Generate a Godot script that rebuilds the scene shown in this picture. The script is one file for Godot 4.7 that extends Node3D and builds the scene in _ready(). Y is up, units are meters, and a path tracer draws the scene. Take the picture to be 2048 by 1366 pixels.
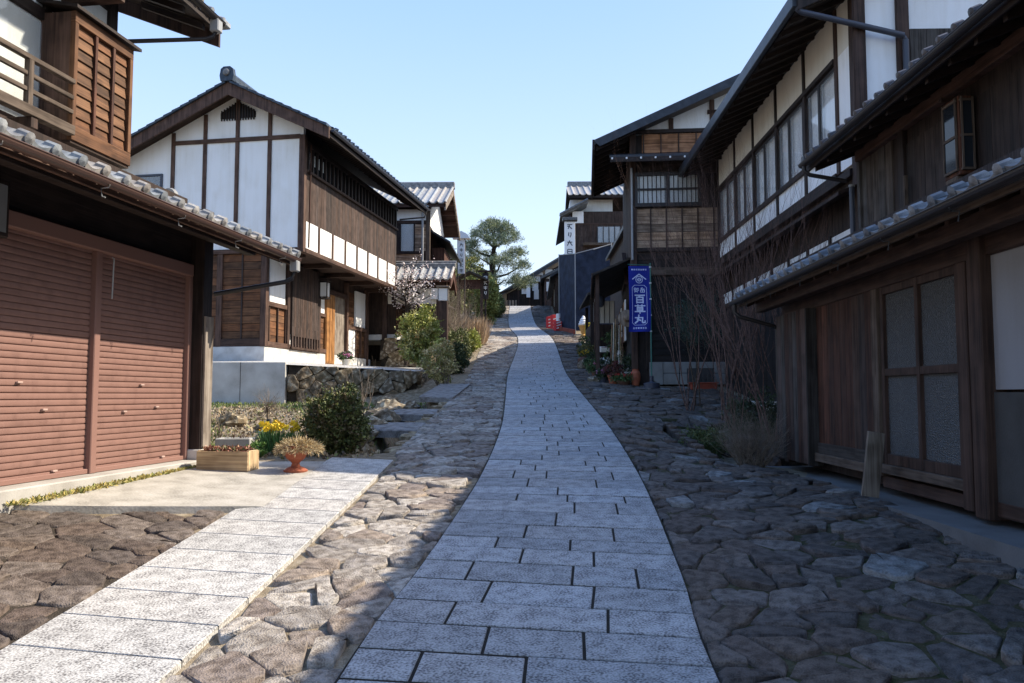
extends Node3D

var rng := RandomNumberGenerator.new()
var M := {}
var cache := {}
var counts := {}
var org := Vector3.ZERO

const SUN_TOWARDS := Vector3(1.06, 1.0, -0.31)


func _ready() -> void:
	rng.seed = 20240
	# camera
	var cam := Camera3D.new()
	cam.name = "camera"
	cam.position = Vector3(0, 1.58, 0)
	cam.rotation_degrees = Vector3(3.843, 1.474, 0)
	cam.fov = 46.42
	cam.near = 0.05
	cam.far = 900.0
	add_child(cam)
	cam.current = true
	# sky and exposure
	var we := WorldEnvironment.new()
	we.name = "environment"
	var env := Environment.new()
	env.background_mode = Environment.BG_SKY
	var sm := ProceduralSkyMaterial.new()
	sm.sky_top_color = Color(0.12, 0.28, 0.66).linear_to_srgb()
	sm.sky_horizon_color = Color(0.67, 0.77, 0.79).linear_to_srgb()
	sm.sky_curve = 0.26
	sm.ground_horizon_color = Color(0.62, 0.66, 0.68)
	sm.ground_bottom_color = Color(0.25, 0.24, 0.22)
	sm.sun_angle_max = 90.0
	sm.sun_curve = 0.29
	sm.energy_multiplier = 1.0
	var sky := Sky.new()
	sky.sky_material = sm
	env.sky = sky
	env.tonemap_mode = Environment.TONE_MAPPER_LINEAR
	env.tonemap_exposure = 1.8
	env.sdfgi_enabled = true
	env.ssao_enabled = true
	env.ssil_enabled = true
	we.environment = env
	add_child(we)
	# sun
	var sun := DirectionalLight3D.new()
	sun.name = "sun"
	sun.light_color = Color(1.0, 0.95, 0.87)
	sun.light_energy = 1.5
	sun.light_angular_distance = 0.5
	sun.shadow_enabled = true
	add_child(sun)
	sun.look_at_from_position(SUN_TOWARDS * 20.0, Vector3.ZERO, Vector3.UP)
	# place
	make_materials()
	make_ground()
	make_paving()
	make_garage_house()
	make_white_house()
	make_upper_left()
	make_right_near()
	make_right_plaster()
	make_right_timber()
	make_far_right()
	make_far_end()
	make_left_garden()
	make_left_plants()
	make_right_plants()
	make_shop_goods()


# ---------------------------------------------------------------- shape collecting
class MB:
	var v := PackedVector3Array()
	var n := PackedVector3Array()
	var c := PackedColorArray()
	var uv := PackedVector2Array()
	var col := Color(1, 1, 1)
	var use_col := false

	func tri(a: Vector3, b: Vector3, d: Vector3) -> void:
		var k := (d - a).cross(b - a)
		if k.length_squared() < 1e-16:
			return
		k = k.normalized()
		v.append(a); v.append(b); v.append(d)
		n.append(k); n.append(k); n.append(k)
		if use_col:
			c.append(col); c.append(col); c.append(col)

	# a triangle with a normal for each corner, turned to agree with them
	func trin(a: Vector3, b: Vector3, d: Vector3, na: Vector3, nb: Vector3, nd: Vector3) -> void:
		if (d - a).cross(b - a).dot(na + nb + nd) < 0:
			v.append(a); v.append(d); v.append(b)
			n.append(na); n.append(nd); n.append(nb)
		else:
			v.append(a); v.append(b); v.append(d)
			n.append(na); n.append(nb); n.append(nd)

	func quad(a: Vector3, b: Vector3, d: Vector3, e: Vector3) -> void:
		tri(a, b, d)
		tri(a, d, e)

	func trio(a: Vector3, b: Vector3, d: Vector3, o: Vector3) -> void:
		if (d - a).cross(b - a).dot((a + b + d) / 3.0 - o) < 0:
			tri(a, d, b)
		else:
			tri(a, b, d)

	func quado(a: Vector3, b: Vector3, d: Vector3, e: Vector3, o: Vector3) -> void:
		trio(a, b, d, o)
		trio(a, d, e, o)

	func quaduv(a: Vector3, b: Vector3, d: Vector3, e: Vector3, ua: Vector2, ub: Vector2, ud: Vector2, ue: Vector2) -> void:
		quad(a, b, d, e)
		for t in [ua, ub, ud, ua, ud, ue]:
			uv.append(t)

	func box(lo: Vector3, hi: Vector3) -> void:
		var o := (lo + hi) * 0.5
		var p := func(i: int, j: int, k: int) -> Vector3: return Vector3(hi.x if i else lo.x, hi.y if j else lo.y, hi.z if k else lo.z)
		for s in [0, 1]:
			quado(p.call(s, 0, 0), p.call(s, 1, 0), p.call(s, 1, 1), p.call(s, 0, 1), o)
			quado(p.call(0, s, 0), p.call(1, s, 0), p.call(1, s, 1), p.call(0, s, 1), o)
			quado(p.call(0, 0, s), p.call(1, 0, s), p.call(1, 1, s), p.call(0, 1, s), o)

	func tube(pts: Array, rad: Array, sides := 5, smooth := true) -> void:
		var rings := []
		for i in pts.size():
			var d: Vector3 = (pts[min(i + 1, pts.size() - 1)] - pts[max(i - 1, 0)])
			d = d.normalized() if d.length() > 1e-6 else Vector3.UP
			var a := d.cross(Vector3(0.31, 0.2, 0.93) if absf(d.y) > 0.9 else Vector3.UP).normalized()
			var b := d.cross(a)
			var ring := []
			for k in sides:
				var w := TAU * k / sides
				ring.append((a * cos(w) + b * sin(w)))
			rings.append(ring)
		for i in pts.size() - 1:
			var o: Vector3 = (pts[i] + pts[i + 1]) * 0.5
			for k in sides:
				var q := (k + 1) % sides
				var p0: Vector3 = pts[i] + rings[i][k] * rad[i]
				var p1: Vector3 = pts[i] + rings[i][q] * rad[i]
				var p2: Vector3 = pts[i + 1] + rings[i + 1][q] * rad[i + 1]
				var p3: Vector3 = pts[i + 1] + rings[i + 1][k] * rad[i + 1]
				var at := v.size()
				quado(p0, p1, p2, p3, o)
				if smooth:
					for j in range(at, v.size()):
						var w: Vector3 = v[j]
						var ax: Vector3 = pts[i + 1] - pts[i]
						var t: float = clampf((w - pts[i]).dot(ax) / maxf(ax.length_squared(), 1e-9), 0, 1)
						n[j] = (w - (pts[i] + ax * t)).normalized()
		for e in [0, pts.size() - 1]:
			if rad[e] > 0.004:
				for k in range(1, sides - 1):
					trio(pts[e] + rings[e][0] * rad[e], pts[e] + rings[e][k] * rad[e], pts[e] + rings[e][k + 1] * rad[e], pts[1] if e == 0 else pts[e - 1])

	func lathe(prof: Array, at: Vector3, sides := 16) -> void:
		# prof: Vector2(radius, height) from bottom to top
		for i in prof.size() - 1:
			var p: Vector2 = prof[i]
			var q: Vector2 = prof[i + 1]
			var nn := Vector2(q.y - p.y, p.x - q.x).normalized()
			for k in sides:
				var a := TAU * k / sides
				var b := TAU * (k + 1) / sides
				var c0 := Vector3(cos(a), 0, sin(a))
				var c1 := Vector3(cos(b), 0, sin(b))
				var st := v.size()
				quado(at + c0 * p.x + Vector3.UP * p.y, at + c0 * q.x + Vector3.UP * q.y, at + c1 * q.x + Vector3.UP * q.y, at + c1 * p.x + Vector3.UP * p.y, at + (c0 + c1) * (p.x + q.x) * 0.25 + Vector3.UP * (p.y + q.y) * 0.5 - ((c0 + c1).normalized() * nn.x + Vector3.UP * nn.y) * 0.05)
				for j in range(st, v.size()):
					var r := v[j] - at
					r.y = 0
					r = r.normalized() if r.length() > 1e-5 else (c0 + c1).normalized()
					n[j] = (r * nn.x + Vector3.UP * nn.y).normalized()

	func commit() -> ArrayMesh:
		var a := []
		a.resize(Mesh.ARRAY_MAX)
		a[Mesh.ARRAY_VERTEX] = v
		a[Mesh.ARRAY_NORMAL] = n
		if use_col:
			a[Mesh.ARRAY_COLOR] = c
		if uv.size() == v.size() and uv.size() > 0:
			a[Mesh.ARRAY_TEX_UV] = uv
		var m := ArrayMesh.new()
		if v.size() > 0:
			m.add_surface_from_arrays(Mesh.PRIMITIVE_TRIANGLES, a)
		return m


func P(x: float, y: float, s: float) -> Vector3:
	return Vector3(x, y, -s)


func mm(m) -> Material:
	var r = M[m] if m is String else m
	if r is Array:
		return r[rng.randi() % r.size()]
	return r


func numbered(called: String) -> String:
	var k: int = counts.get(called, 0)
	counts[called] = k + 1
	return called if k == 0 else "%s_%03d" % [called, k]


func thing(called: String, label: String, category: String, at := Vector3.ZERO, turn := 0.0, group := "") -> Node3D:
	var o := Node3D.new()
	o.name = numbered(called)
	add_child(o)
	o.position = at
	o.rotation.y = turn
	o.set_meta("label", label)
	o.set_meta("category", category)
	if group:
		o.set_meta("group", group)
	org = Vector3.ZERO
	return o


func setting(called: String, label: String) -> Node3D:
	var o := Node3D.new()
	o.name = numbered(called)
	add_child(o)
	o.set_meta("kind", "structure")
	o.set_meta("label", label)
	o.set_meta("category", "ground")
	org = Vector3.ZERO
	return o


func part(p: Node, called: String, mesh: Mesh, m, at := Vector3.ZERO, basis := Basis.IDENTITY) -> MeshInstance3D:
	var o := MeshInstance3D.new()
	o.name = called
	o.mesh = mesh
	o.material_override = mm(m)
	o.transform = Transform3D(basis, at)
	p.add_child(o, true)
	return o


func box_mesh(size: Vector3, ch := 0.0) -> ArrayMesh:
	var key := "%d_%d_%d_%d" % [roundi(size.x * 2000), roundi(size.y * 2000), roundi(size.z * 2000), roundi(ch * 5000)]
	if cache.has(key):
		return cache[key]
	var mb := MB.new()
	var h := size * 0.5
	if ch <= 0.0:
		mb.box(-h, h)
	else:
		ch = minf(ch, minf(h.x, minf(h.y, h.z)) * 0.6)
		for ax in 3:
			var b := (ax + 1) % 3
			var c := (ax + 2) % 3
			for s in [-1.0, 1.0]:
				var q := []
				for e in [[-1, -1], [1, -1], [1, 1], [-1, 1]]:
					var w := Vector3.ZERO
					w[ax] = h[ax] * s
					w[b] = (h[b] - ch) * e[0]
					w[c] = (h[c] - ch) * e[1]
					q.append(w)
				mb.quado(q[0], q[1], q[2], q[3], Vector3.ZERO)
			for s in [-1.0, 1.0]:
				for t in [-1.0, 1.0]:
					var q := []
					for e in [[0, -1], [0, 1], [1, 1], [1, -1]]:
						var w := Vector3.ZERO
						w[b] = (h[b] - (ch if e[0] else 0.0)) * s
						w[c] = (h[c] - (0.0 if e[0] else ch)) * t
						w[ax] = (h[ax] - ch) * e[1]
						q.append(w)
					mb.quado(q[0], q[1], q[2], q[3], Vector3.ZERO)
		for i in [-1.0, 1.0]:
			for j in [-1.0, 1.0]:
				for k in [-1.0, 1.0]:
					mb.trio(Vector3(h.x * i, (h.y - ch) * j, (h.z - ch) * k), Vector3((h.x - ch) * i, h.y * j, (h.z - ch) * k), Vector3((h.x - ch) * i, (h.y - ch) * j, h.z * k), Vector3.ZERO)
	cache[key] = mb.commit()
	return cache[key]


# a box between two corners, in (x, height, distance up the street)
func B(p: Node, called: String, x0: float, x1: float, y0: float, y1: float, s0: float, s1: float, m, ch := 0.0) -> MeshInstance3D:
	var size := Vector3(absf(x1 - x0), absf(y1 - y0), absf(s1 - s0))
	return part(p, called, box_mesh(size, ch), m, Vector3((x0 + x1) * 0.5, (y0 + y1) * 0.5, -(s0 + s1) * 0.5) - org)


# a squared bar from a to b
func bar(p: Node, called: String, a: Vector3, b: Vector3, w: float, t: float, m, ch := 0.0) -> MeshInstance3D:
	var d := (b - a).normalized()
	var x := (Vector3.UP if absf(d.y) < 0.95 else Vector3.RIGHT).cross(d).normalized()
	var y := d.cross(x)
	return part(p, called, box_mesh(Vector3(w, t, a.distance_to(b)), ch), m, (a + b) * 0.5 - org, Basis(x, y, d))


func tube(p: Node, called: String, pts: Array, rad, m, sides := 8) -> MeshInstance3D:
	var mb := MB.new()
	var q := []
	var r := []
	for i in pts.size():
		q.append(pts[i] - org)
		r.append(rad[i] if rad is Array else float(rad))
	mb.tube(q, r, sides)
	return part(p, called, mb.commit(), m)


# outline in (x, y), drawn out along s
func prism(p: Node, called: String, poly: Array, s0: float, s1: float, m) -> MeshInstance3D:
	var pk := PackedVector2Array(poly)
	var idx := Geometry2D.triangulate_polygon(pk)
	var mb := MB.new()
	var mid := Vector2.ZERO
	for q in pk:
		mid += q / pk.size()
	for s in [s0, s1]:
		var o := P(mid.x, mid.y, (s0 + s1) * 0.5)
		for i in range(0, idx.size(), 3):
			mb.trio(P(pk[idx[i]].x, pk[idx[i]].y, s) - org, P(pk[idx[i + 1]].x, pk[idx[i + 1]].y, s) - org, P(pk[idx[i + 2]].x, pk[idx[i + 2]].y, s) - org, o - org)
	var area := 0.0
	for i in pk.size():
		area += pk[i].cross(pk[(i + 1) % pk.size()])
	for i in pk.size():
		var a := pk[i]
		var b := pk[(i + 1) % pk.size()]
		var nn := Vector2(b.y - a.y, a.x - b.x) * signf(area)
		var c := (a + b) * 0.5 - nn.normalized() * 0.01
		mb.quado(P(a.x, a.y, s0) - org, P(b.x, b.y, s0) - org, P(b.x, b.y, s1) - org, P(a.x, a.y, s1) - org, P(c.x, c.y, (s0 + s1) * 0.5) - org)
	return part(p, called, mb.commit(), m)


# outline in (s, y), drawn out along x
func prism_x(p: Node, called: String, poly: Array, x0: float, x1: float, m) -> MeshInstance3D:
	var pk := PackedVector2Array(poly)
	var idx := Geometry2D.triangulate_polygon(pk)
	var mb := MB.new()
	var mid := Vector2.ZERO
	for q in pk:
		mid += q / pk.size()
	for x in [x0, x1]:
		var o := P((x0 + x1) * 0.5, mid.y, mid.x) - org
		for i in range(0, idx.size(), 3):
			mb.trio(P(x, pk[idx[i]].y, pk[idx[i]].x) - org, P(x, pk[idx[i + 1]].y, pk[idx[i + 1]].x) - org, P(x, pk[idx[i + 2]].y, pk[idx[i + 2]].x) - org, o)
	var area := 0.0
	for i in pk.size():
		area += pk[i].cross(pk[(i + 1) % pk.size()])
	for i in pk.size():
		var a := pk[i]
		var b := pk[(i + 1) % pk.size()]
		var nn := Vector2(b.y - a.y, a.x - b.x) * signf(area)
		var c := (a + b) * 0.5 - nn.normalized() * 0.01
		mb.quado(P(x0, a.y, a.x) - org, P(x0, b.y, b.x) - org, P(x1, b.y, b.x) - org, P(x1, a.y, a.x) - org, P((x0 + x1) * 0.5, c.y, c.x) - org)
	return part(p, called, mb.commit(), m)


# a sloped slab whose top runs from (xa, ya) to (xb, yb), drawn out along s
func slope(p: Node, called: String, xa: float, ya: float, xb: float, yb: float, t: float, s0: float, s1: float, m) -> MeshInstance3D:
	return prism(p, called, [Vector2(xa, ya), Vector2(xb, yb), Vector2(xb, yb - t), Vector2(xa, ya - t)], s0, s1, m)


func curve_at(tab: Array, s: float) -> float:
	if s <= tab[0][0]:
		return tab[0][1]
	for i in tab.size() - 1:
		if s <= tab[i + 1][0]:
			var a = tab[max(i - 1, 0)]
			var b = tab[i]
			var c = tab[i + 1]
			var d = tab[min(i + 2, tab.size() - 1)]
			var t: float = (s - b[0]) / (c[0] - b[0])
			var mb_: float = (c[1] - a[1]) / maxf(c[0] - a[0], 0.01) * (c[0] - b[0])
			var mc: float = (d[1] - b[1]) / maxf(d[0] - b[0], 0.01) * (c[0] - b[0])
			var t2 := t * t
			var t3 := t2 * t
			return (2 * t3 - 3 * t2 + 1) * b[1] + (t3 - 2 * t2 + t) * mb_ + (-2 * t3 + 3 * t2) * c[1] + (t3 - t2) * mc
	return tab[-1][1]


# ---------------------------------------------------------------- materials
func noise_bytes(w: int, h: int, freq: float, oct: int, sd: int, stretch_u := 1, stretch_v := 1, kind := FastNoiseLite.TYPE_SIMPLEX_SMOOTH) -> PackedByteArray:
	var n := FastNoiseLite.new()
	n.noise_type = kind
	n.seed = sd
	n.frequency = freq
	if oct > 1:
		n.fractal_type = FastNoiseLite.FRACTAL_FBM
		n.fractal_octaves = oct
	else:
		n.fractal_type = FastNoiseLite.FRACTAL_NONE
	var im := n.get_seamless_image(w / stretch_u, h / stretch_v)
	im.convert(Image.FORMAT_L8)
	if stretch_u > 1 or stretch_v > 1:
		im.resize(w, h, Image.INTERPOLATE_CUBIC)
	return im.get_data()


func blend_bytes(a: PackedByteArray, b: PackedByteArray, k: float) -> PackedByteArray:
	var o := PackedByteArray()
	o.resize(a.size())
	for i in a.size():
		o[i] = clampi(int(a[i] * (1.0 - k) + b[i] * k), 0, 255)
	return o


func ramp_tex(a: PackedByteArray, w: int, h: int, stops: Array) -> ImageTexture:
	var lut := []
	for i in 256:
		var t := i / 255.0
		var c: Color = stops[-1][1]
		for j in stops.size() - 1:
			if t <= stops[j + 1][0]:
				var k := clampf((t - stops[j][0]) / maxf(stops[j + 1][0] - stops[j][0], 0.001), 0, 1)
				c = (stops[j][1] as Color).lerp(stops[j + 1][1], k)
				break
		lut.append([int(c.r * 255), int(c.g * 255), int(c.b * 255)])
	var o := PackedByteArray()
	o.resize(a.size() * 3)
	var q := 0
	for i in a.size():
		var l: Array = lut[a[i]]
		o[q] = l[0]
		o[q + 1] = l[1]
		o[q + 2] = l[2]
		q += 3
	return ImageTexture.create_from_image(Image.create_from_data(w, h, false, Image.FORMAT_RGB8, o))


func normal_tex(a: PackedByteArray, w: int, h: int, k: float) -> ImageTexture:
	var im := Image.create_from_data(w, h, false, Image.FORMAT_L8, a)
	im.convert(Image.FORMAT_RGBA8)
	im.bump_map_to_normal_map(k)
	return ImageTexture.create_from_image(im)


func gray(v: float) -> Color:
	return Color(v, v, v)


# base colour in linear values, textures laid over it by world position
func mat(r: float, g: float, b: float, rough: float, tex = null, per_m := 1.0, nrm = null, nk := 1.0, off := 0.0) -> StandardMaterial3D:
	var m := StandardMaterial3D.new()
	m.albedo_color = Color(r, g, b).linear_to_srgb()
	m.roughness = rough
	m.metallic_specular = 0.4
	if tex or nrm:
		m.uv1_triplanar = true
		m.uv1_world_triplanar = true
		m.uv1_triplanar_sharpness = 6.0
		m.uv1_scale = Vector3.ONE * per_m
		m.uv1_offset = Vector3(off, off * 1.7, off * 0.6)
	if tex:
		m.albedo_texture = tex
	if nrm:
		m.normal_enabled = true
		m.normal_texture = nrm
		m.normal_scale = nk
	return m


func tints(n: int, r: float, g: float, b: float, spread: float, rough: float, tex = null, per_m := 1.0, nrm = null, nk := 1.0, hue := 0.04) -> Array:
	var a := []
	for i in n:
		var k := 1.0 + spread * (2.0 * i / maxf(n - 1, 1) - 1.0)
		var w := hue * ((i * 7) % 5 - 2)
		a.append(mat(r * k * (1 + w), g * k, b * k * (1 - w), rough, tex, per_m, nrm, nk, i * 0.37))
	return a


func make_materials() -> void:
	var S := 512
	# granite: pale ground with dark and rusty grains
	var sp := noise_bytes(S, S, 0.10, 2, 5)
	var sp2 := noise_bytes(S, S, 0.012, 3, 6)
	var gr := blend_bytes(sp, sp2, 0.32)
	var granite := ramp_tex(gr, S, S, [[0.0, gray(0.40)], [0.28, Color(0.52, 0.51, 0.51)], [0.42, Color(0.76, 0.75, 0.74)], [0.56, Color(0.86, 0.86, 0.85)], [0.72, Color(0.95, 0.94, 0.93)], [1.0, gray(1.0)]])
	var granite_n := normal_tex(sp, S, S, 2.0)
	M["granite"] = tints(6, 0.50, 0.50, 0.51, 0.13, 0.75, granite, 1.05, granite_n, 0.5, 0.008)
	M["granite_warm"] = tints(4, 0.66, 0.65, 0.63, 0.05, 0.75, granite, 1.05, granite_n, 0.5, 0.006)
	# rough field stone
	var st1 := noise_bytes(S, S, 0.012, 5, 11)
	var st2 := noise_bytes(S, S, 0.10, 2, 12)
	var stb := blend_bytes(st1, st2, 0.38)
	var stone := ramp_tex(stb, S, S, [[0.0, Color(0.42, 0.39, 0.37)], [0.33, Color(0.66, 0.63, 0.60)], [0.52, Color(0.83, 0.81, 0.78)], [0.72, Color(0.94, 0.92, 0.90)], [1.0, gray(1.0)]])
	var stone_n := normal_tex(stb, S, S, 6.0)
	var lichen := ramp_tex(blend_bytes(st1, st2, 0.2), S, S, [[0.0, Color(0.42, 0.42, 0.36)], [0.45, Color(0.66, 0.62, 0.56)], [0.62, Color(0.80, 0.77, 0.72)], [0.68, Color(0.95, 0.96, 0.92)], [1.0, gray(1.0)]])
	var stones := []
	for q in [[0.33, 0.29, 0.26], [0.42, 0.395, 0.365], [0.29, 0.25, 0.23], [0.48, 0.455, 0.42], [0.37, 0.35, 0.33], [0.36, 0.31, 0.27], [0.56, 0.54, 0.51], [0.44, 0.42, 0.40]]:
		stones.append(mat(q[0], q[1], q[2], 0.85, stone, 1.3, stone_n, 1.5, stones.size() * 0.31))
	M["flag_left"] = stones
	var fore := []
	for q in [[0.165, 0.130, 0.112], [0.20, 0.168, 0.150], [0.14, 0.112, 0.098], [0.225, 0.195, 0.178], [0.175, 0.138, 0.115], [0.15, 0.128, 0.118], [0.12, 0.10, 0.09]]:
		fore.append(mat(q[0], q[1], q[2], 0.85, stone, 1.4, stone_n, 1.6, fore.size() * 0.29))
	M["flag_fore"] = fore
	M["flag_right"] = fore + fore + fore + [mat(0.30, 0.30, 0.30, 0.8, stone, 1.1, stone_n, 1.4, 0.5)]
	M["pale_stone"] = mat(0.50, 0.52, 0.54, 0.75, stone, 1.6, stone_n, 0.7, 0.4)
	var ws := []
	for q in [[0.46, 0.39, 0.29], [0.40, 0.35, 0.29], [0.52, 0.46, 0.37], [0.34, 0.31, 0.27], [0.46, 0.42, 0.37], [0.42, 0.34, 0.25]]:
		ws.append(mat(q[0], q[1], q[2], 0.9, lichen, 0.9, stone_n, 1.2, ws.size() * 0.41))
	M["wall_stone"] = ws
	M["slate"] = mat(0.30, 0.30, 0.31, 0.7, stone, 0.8, stone_n, 0.4, 0.1)
	# earth, mortar, gravel
	var ea := blend_bytes(noise_bytes(S, S, 0.01, 5, 21), noise_bytes(S, S, 0.12, 2, 22), 0.45)
	var earth := ramp_tex(ea, S, S, [[0.0, Color(0.45, 0.42, 0.38)], [0.5, Color(0.75, 0.71, 0.65)], [1.0, gray(1.0)]])
	var earth_n := normal_tex(ea, S, S, 7.0)
	M["earth"] = mat(0.22, 0.19, 0.15, 0.95, earth, 1.1, earth_n, 1.0)
	M["mortar"] = mat(0.42, 0.38, 0.31, 0.95, earth, 1.3, earth_n, 0.8)
	M["joint_dark"] = mat(0.035, 0.032, 0.028, 0.95, earth, 1.3, earth_n, 0.8)
	M["moss_soil"] = mat(0.085, 0.085, 0.05, 0.95, ramp_tex(noise_bytes(S, S, 0.02, 4, 27), S, S, [[0.0, Color(0.45, 0.55, 0.25)], [0.4, Color(0.75, 0.70, 0.55)], [0.6, Color(0.85, 0.78, 0.70)], [1.0, gray(1.0)]]), 0.7, earth_n, 1.0)
	M["soil_dark"] = mat(0.075, 0.065, 0.055, 0.95, earth, 1.0, earth_n, 1.0)
	M["gravel"] = mat(0.60, 0.59, 0.57, 0.9, ramp_tex(noise_bytes(S, S, 0.09, 2, 23, 1, 1, FastNoiseLite.TYPE_CELLULAR), S, S, [[0.0, gray(1.0)], [0.5, gray(0.9)], [1.0, gray(0.55)]]), 1.2, earth_n, 1.5)
	# concrete, plaster
	var cb := blend_bytes(noise_bytes(S, S, 0.006, 5, 31), noise_bytes(S, S, 0.11, 2, 32), 0.25)
	var conc := ramp_tex(cb, S, S, [[0.0, Color(0.80, 0.79, 0.77)], [0.4, Color(0.90, 0.89, 0.88)], [0.7, Color(0.95, 0.945, 0.935)], [1.0, gray(1.0)]])
	var conc_n := normal_tex(cb, S, S, 2.0)
	M["concrete"] = mat(0.46, 0.45, 0.43, 0.85, conc, 0.7, conc_n, 0.7)
	M["concrete_grey"] = mat(0.60, 0.60, 0.57, 0.85, conc, 0.55, conc_n, 0.6, 0.3)
	var cr := FastNoiseLite.new()
	cr.noise_type = FastNoiseLite.TYPE_CELLULAR
	cr.cellular_return_type = FastNoiseLite.RETURN_DISTANCE2_SUB
	cr.domain_warp_enabled = true
	cr.domain_warp_amplitude = 40.0
	cr.domain_warp_frequency = 0.02
	cr.seed = 8
	cr.frequency = 0.006
	var cim := cr.get_seamless_image(S, S)
	cim.convert(Image.FORMAT_L8)
	var cbytes := cim.get_data()
	var worn := blend_bytes(noise_bytes(S, S, 0.01, 5, 36), noise_bytes(S, S, 0.12, 2, 37), 0.35)
	for i in worn.size():
		if cbytes[i] < 4:
			worn[i] = worn[i] / 4
	M["apron"] = mat(0.47, 0.455, 0.425, 0.85, ramp_tex(worn, S, S, [[0.0, Color(0.48, 0.46, 0.43)], [0.2, Color(0.76, 0.75, 0.73)], [0.45, Color(0.88, 0.87, 0.85)], [0.6, Color(0.93, 0.92, 0.90)], [0.8, Color(0.98, 0.97, 0.96)], [1.0, gray(1.0)]]), 0.55, conc_n, 0.9, 0.6)
	M["concrete_mid"] = mat(0.26, 0.27, 0.27, 0.85, conc, 0.8, conc_n, 0.6, 0.1)
	M["concrete_white"] = mat(0.70, 0.70, 0.69, 0.8, conc, 0.8, conc_n, 0.4, 0.2)
	M["concrete_dark"] = mat(0.17, 0.175, 0.18, 0.85, conc, 0.8, conc_n, 0.6, 0.2)
	var pb := blend_bytes(noise_bytes(S, S, 0.008, 4, 33, 1, 2), noise_bytes(S, S, 0.15, 1, 34), 0.15)
	pb = blend_bytes(pb, noise_bytes(S, S, 0.03, 3, 35, 1, 16), 0.35)
	var plas := ramp_tex(pb, S, S, [[0.0, Color(0.88, 0.87, 0.85)], [0.3, Color(0.955, 0.95, 0.94)], [0.6, gray(0.985)], [1.0, gray(1.0)]])
	M["plaster"] = mat(0.90, 0.90, 0.89, 0.9, plas, 0.35)
	M["plaster_cool"] = mat(0.88, 0.88, 0.88, 0.9, plas, 0.4, null, 1.0, 0.5)
	M["plaster_cream"] = mat(0.72, 0.68, 0.60, 0.9, plas, 0.4, null, 1.0, 0.2)
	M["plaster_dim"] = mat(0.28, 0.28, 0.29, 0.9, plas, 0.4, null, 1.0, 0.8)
	M["cement_dark"] = mat(0.075, 0.075, 0.073, 0.9, conc, 0.8, conc_n, 1.0, 0.7)
	# wood: grain along u for lying boards, along v for standing ones
	for dir in 2:
		var wa := noise_bytes(S, S, 0.022, 4, 41 + dir, 16 if dir == 0 else 1, 1 if dir == 0 else 16)
		var wf := noise_bytes(S, S, 0.09, 3, 45 + dir, 32 if dir == 0 else 1, 1 if dir == 0 else 32)
		var wl := noise_bytes(S, S, 0.007, 3, 48 + dir)
		var wb := blend_bytes(blend_bytes(wa, wf, 0.45), wl, 0.25)
		var wood := ramp_tex(wb, S, S, [[0.0, Color(0.36, 0.33, 0.31)], [0.32, Color(0.62, 0.59, 0.56)], [0.55, Color(0.83, 0.81, 0.79)], [0.8, Color(0.95, 0.94, 0.92)], [1.0, gray(1.0)]])
		var wn := normal_tex(wb, S, S, 4.0)
		var e := "_h" if dir == 0 else "_v"
		M["cedar" + e] = tints(6, 0.22, 0.105, 0.05, 0.28, 0.75, wood, 0.9, wn, 0.7)
		M["cedar_pale" + e] = tints(6, 0.62, 0.45, 0.32, 0.34, 0.8, wood, 0.8, wn, 0.8)
		M["cedar_red" + e] = tints(5, 0.52, 0.29, 0.17, 0.36, 0.8, wood, 0.8, wn, 0.8)
		M["plank" + e] = tints(7, 0.098, 0.066, 0.056, 0.25, 0.78, wood, 0.8, wn, 0.7)
		M["plank_dark" + e] = tints(6, 0.055, 0.037, 0.031, 0.28, 0.75, wood, 0.8, wn, 0.7)
		M["plank_red" + e] = tints(5, 0.115, 0.05, 0.032, 0.25, 0.75, wood, 0.8, wn, 0.7)
		M["plank_grey" + e] = tints(6, 0.10, 0.088, 0.08, 0.25, 0.85, wood, 0.8, wn, 0.9)
		M["black_board" + e] = tints(4, 0.020, 0.019, 0.021, 0.25, 0.7, wood, 0.8, wn, 0.6)
		M["beam" + e] = mat(0.085, 0.050, 0.038, 0.7, wood, 0.8, wn, 0.5)
		M["beam_brown" + e] = mat(0.15, 0.088, 0.066, 0.7, wood, 0.8, wn, 0.5, 0.3)
		M["beam_dark" + e] = mat(0.040, 0.027, 0.024, 0.65, wood, 0.8, wn, 0.5, 0.5)
		M["beam_grey" + e] = mat(0.16, 0.125, 0.10, 0.8, wood, 0.9, wn, 0.7, 0.5)
		M["door_orange" + e] = mat(0.50, 0.25, 0.09, 0.55, wood, 0.8, wn, 0.4, 0.2)
		M["new_wood" + e] = mat(0.74, 0.56, 0.34, 0.75, wood, 0.7, wn, 0.5, 0.2)
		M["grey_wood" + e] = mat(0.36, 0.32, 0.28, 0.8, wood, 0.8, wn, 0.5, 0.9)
	# roof tiles, metals, glass, paper
	var tb := blend_bytes(noise_bytes(S, S, 0.01, 4, 51), noise_bytes(S, S, 0.13, 2, 52), 0.3)
	var tl := ramp_tex(tb, S, S, [[0.0, gray(0.55)], [0.5, gray(0.80)], [0.8, Color(0.95, 0.95, 0.93)], [1.0, gray(1.0)]])
	M["tile"] = tints(5, 0.27, 0.28, 0.295, 0.22, 0.42, tl, 1.3)
	M["tile_pale"] = tints(5, 0.44, 0.445, 0.455, 0.18, 0.55, tl, 1.3)
	M["tile_dark"] = tints(5, 0.15, 0.16, 0.175, 0.25, 0.38, tl, 1.3)
	M["tile_brown"] = tints(5, 0.10, 0.085, 0.085, 0.25, 0.4, tl, 1.3)
	M["tile_blue"] = tints(4, 0.075, 0.10, 0.135, 0.15, 0.35, tl, 1.3)
	M["roof_metal"] = mat(0.055, 0.065, 0.085, 0.45, tl, 0.8)
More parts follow.
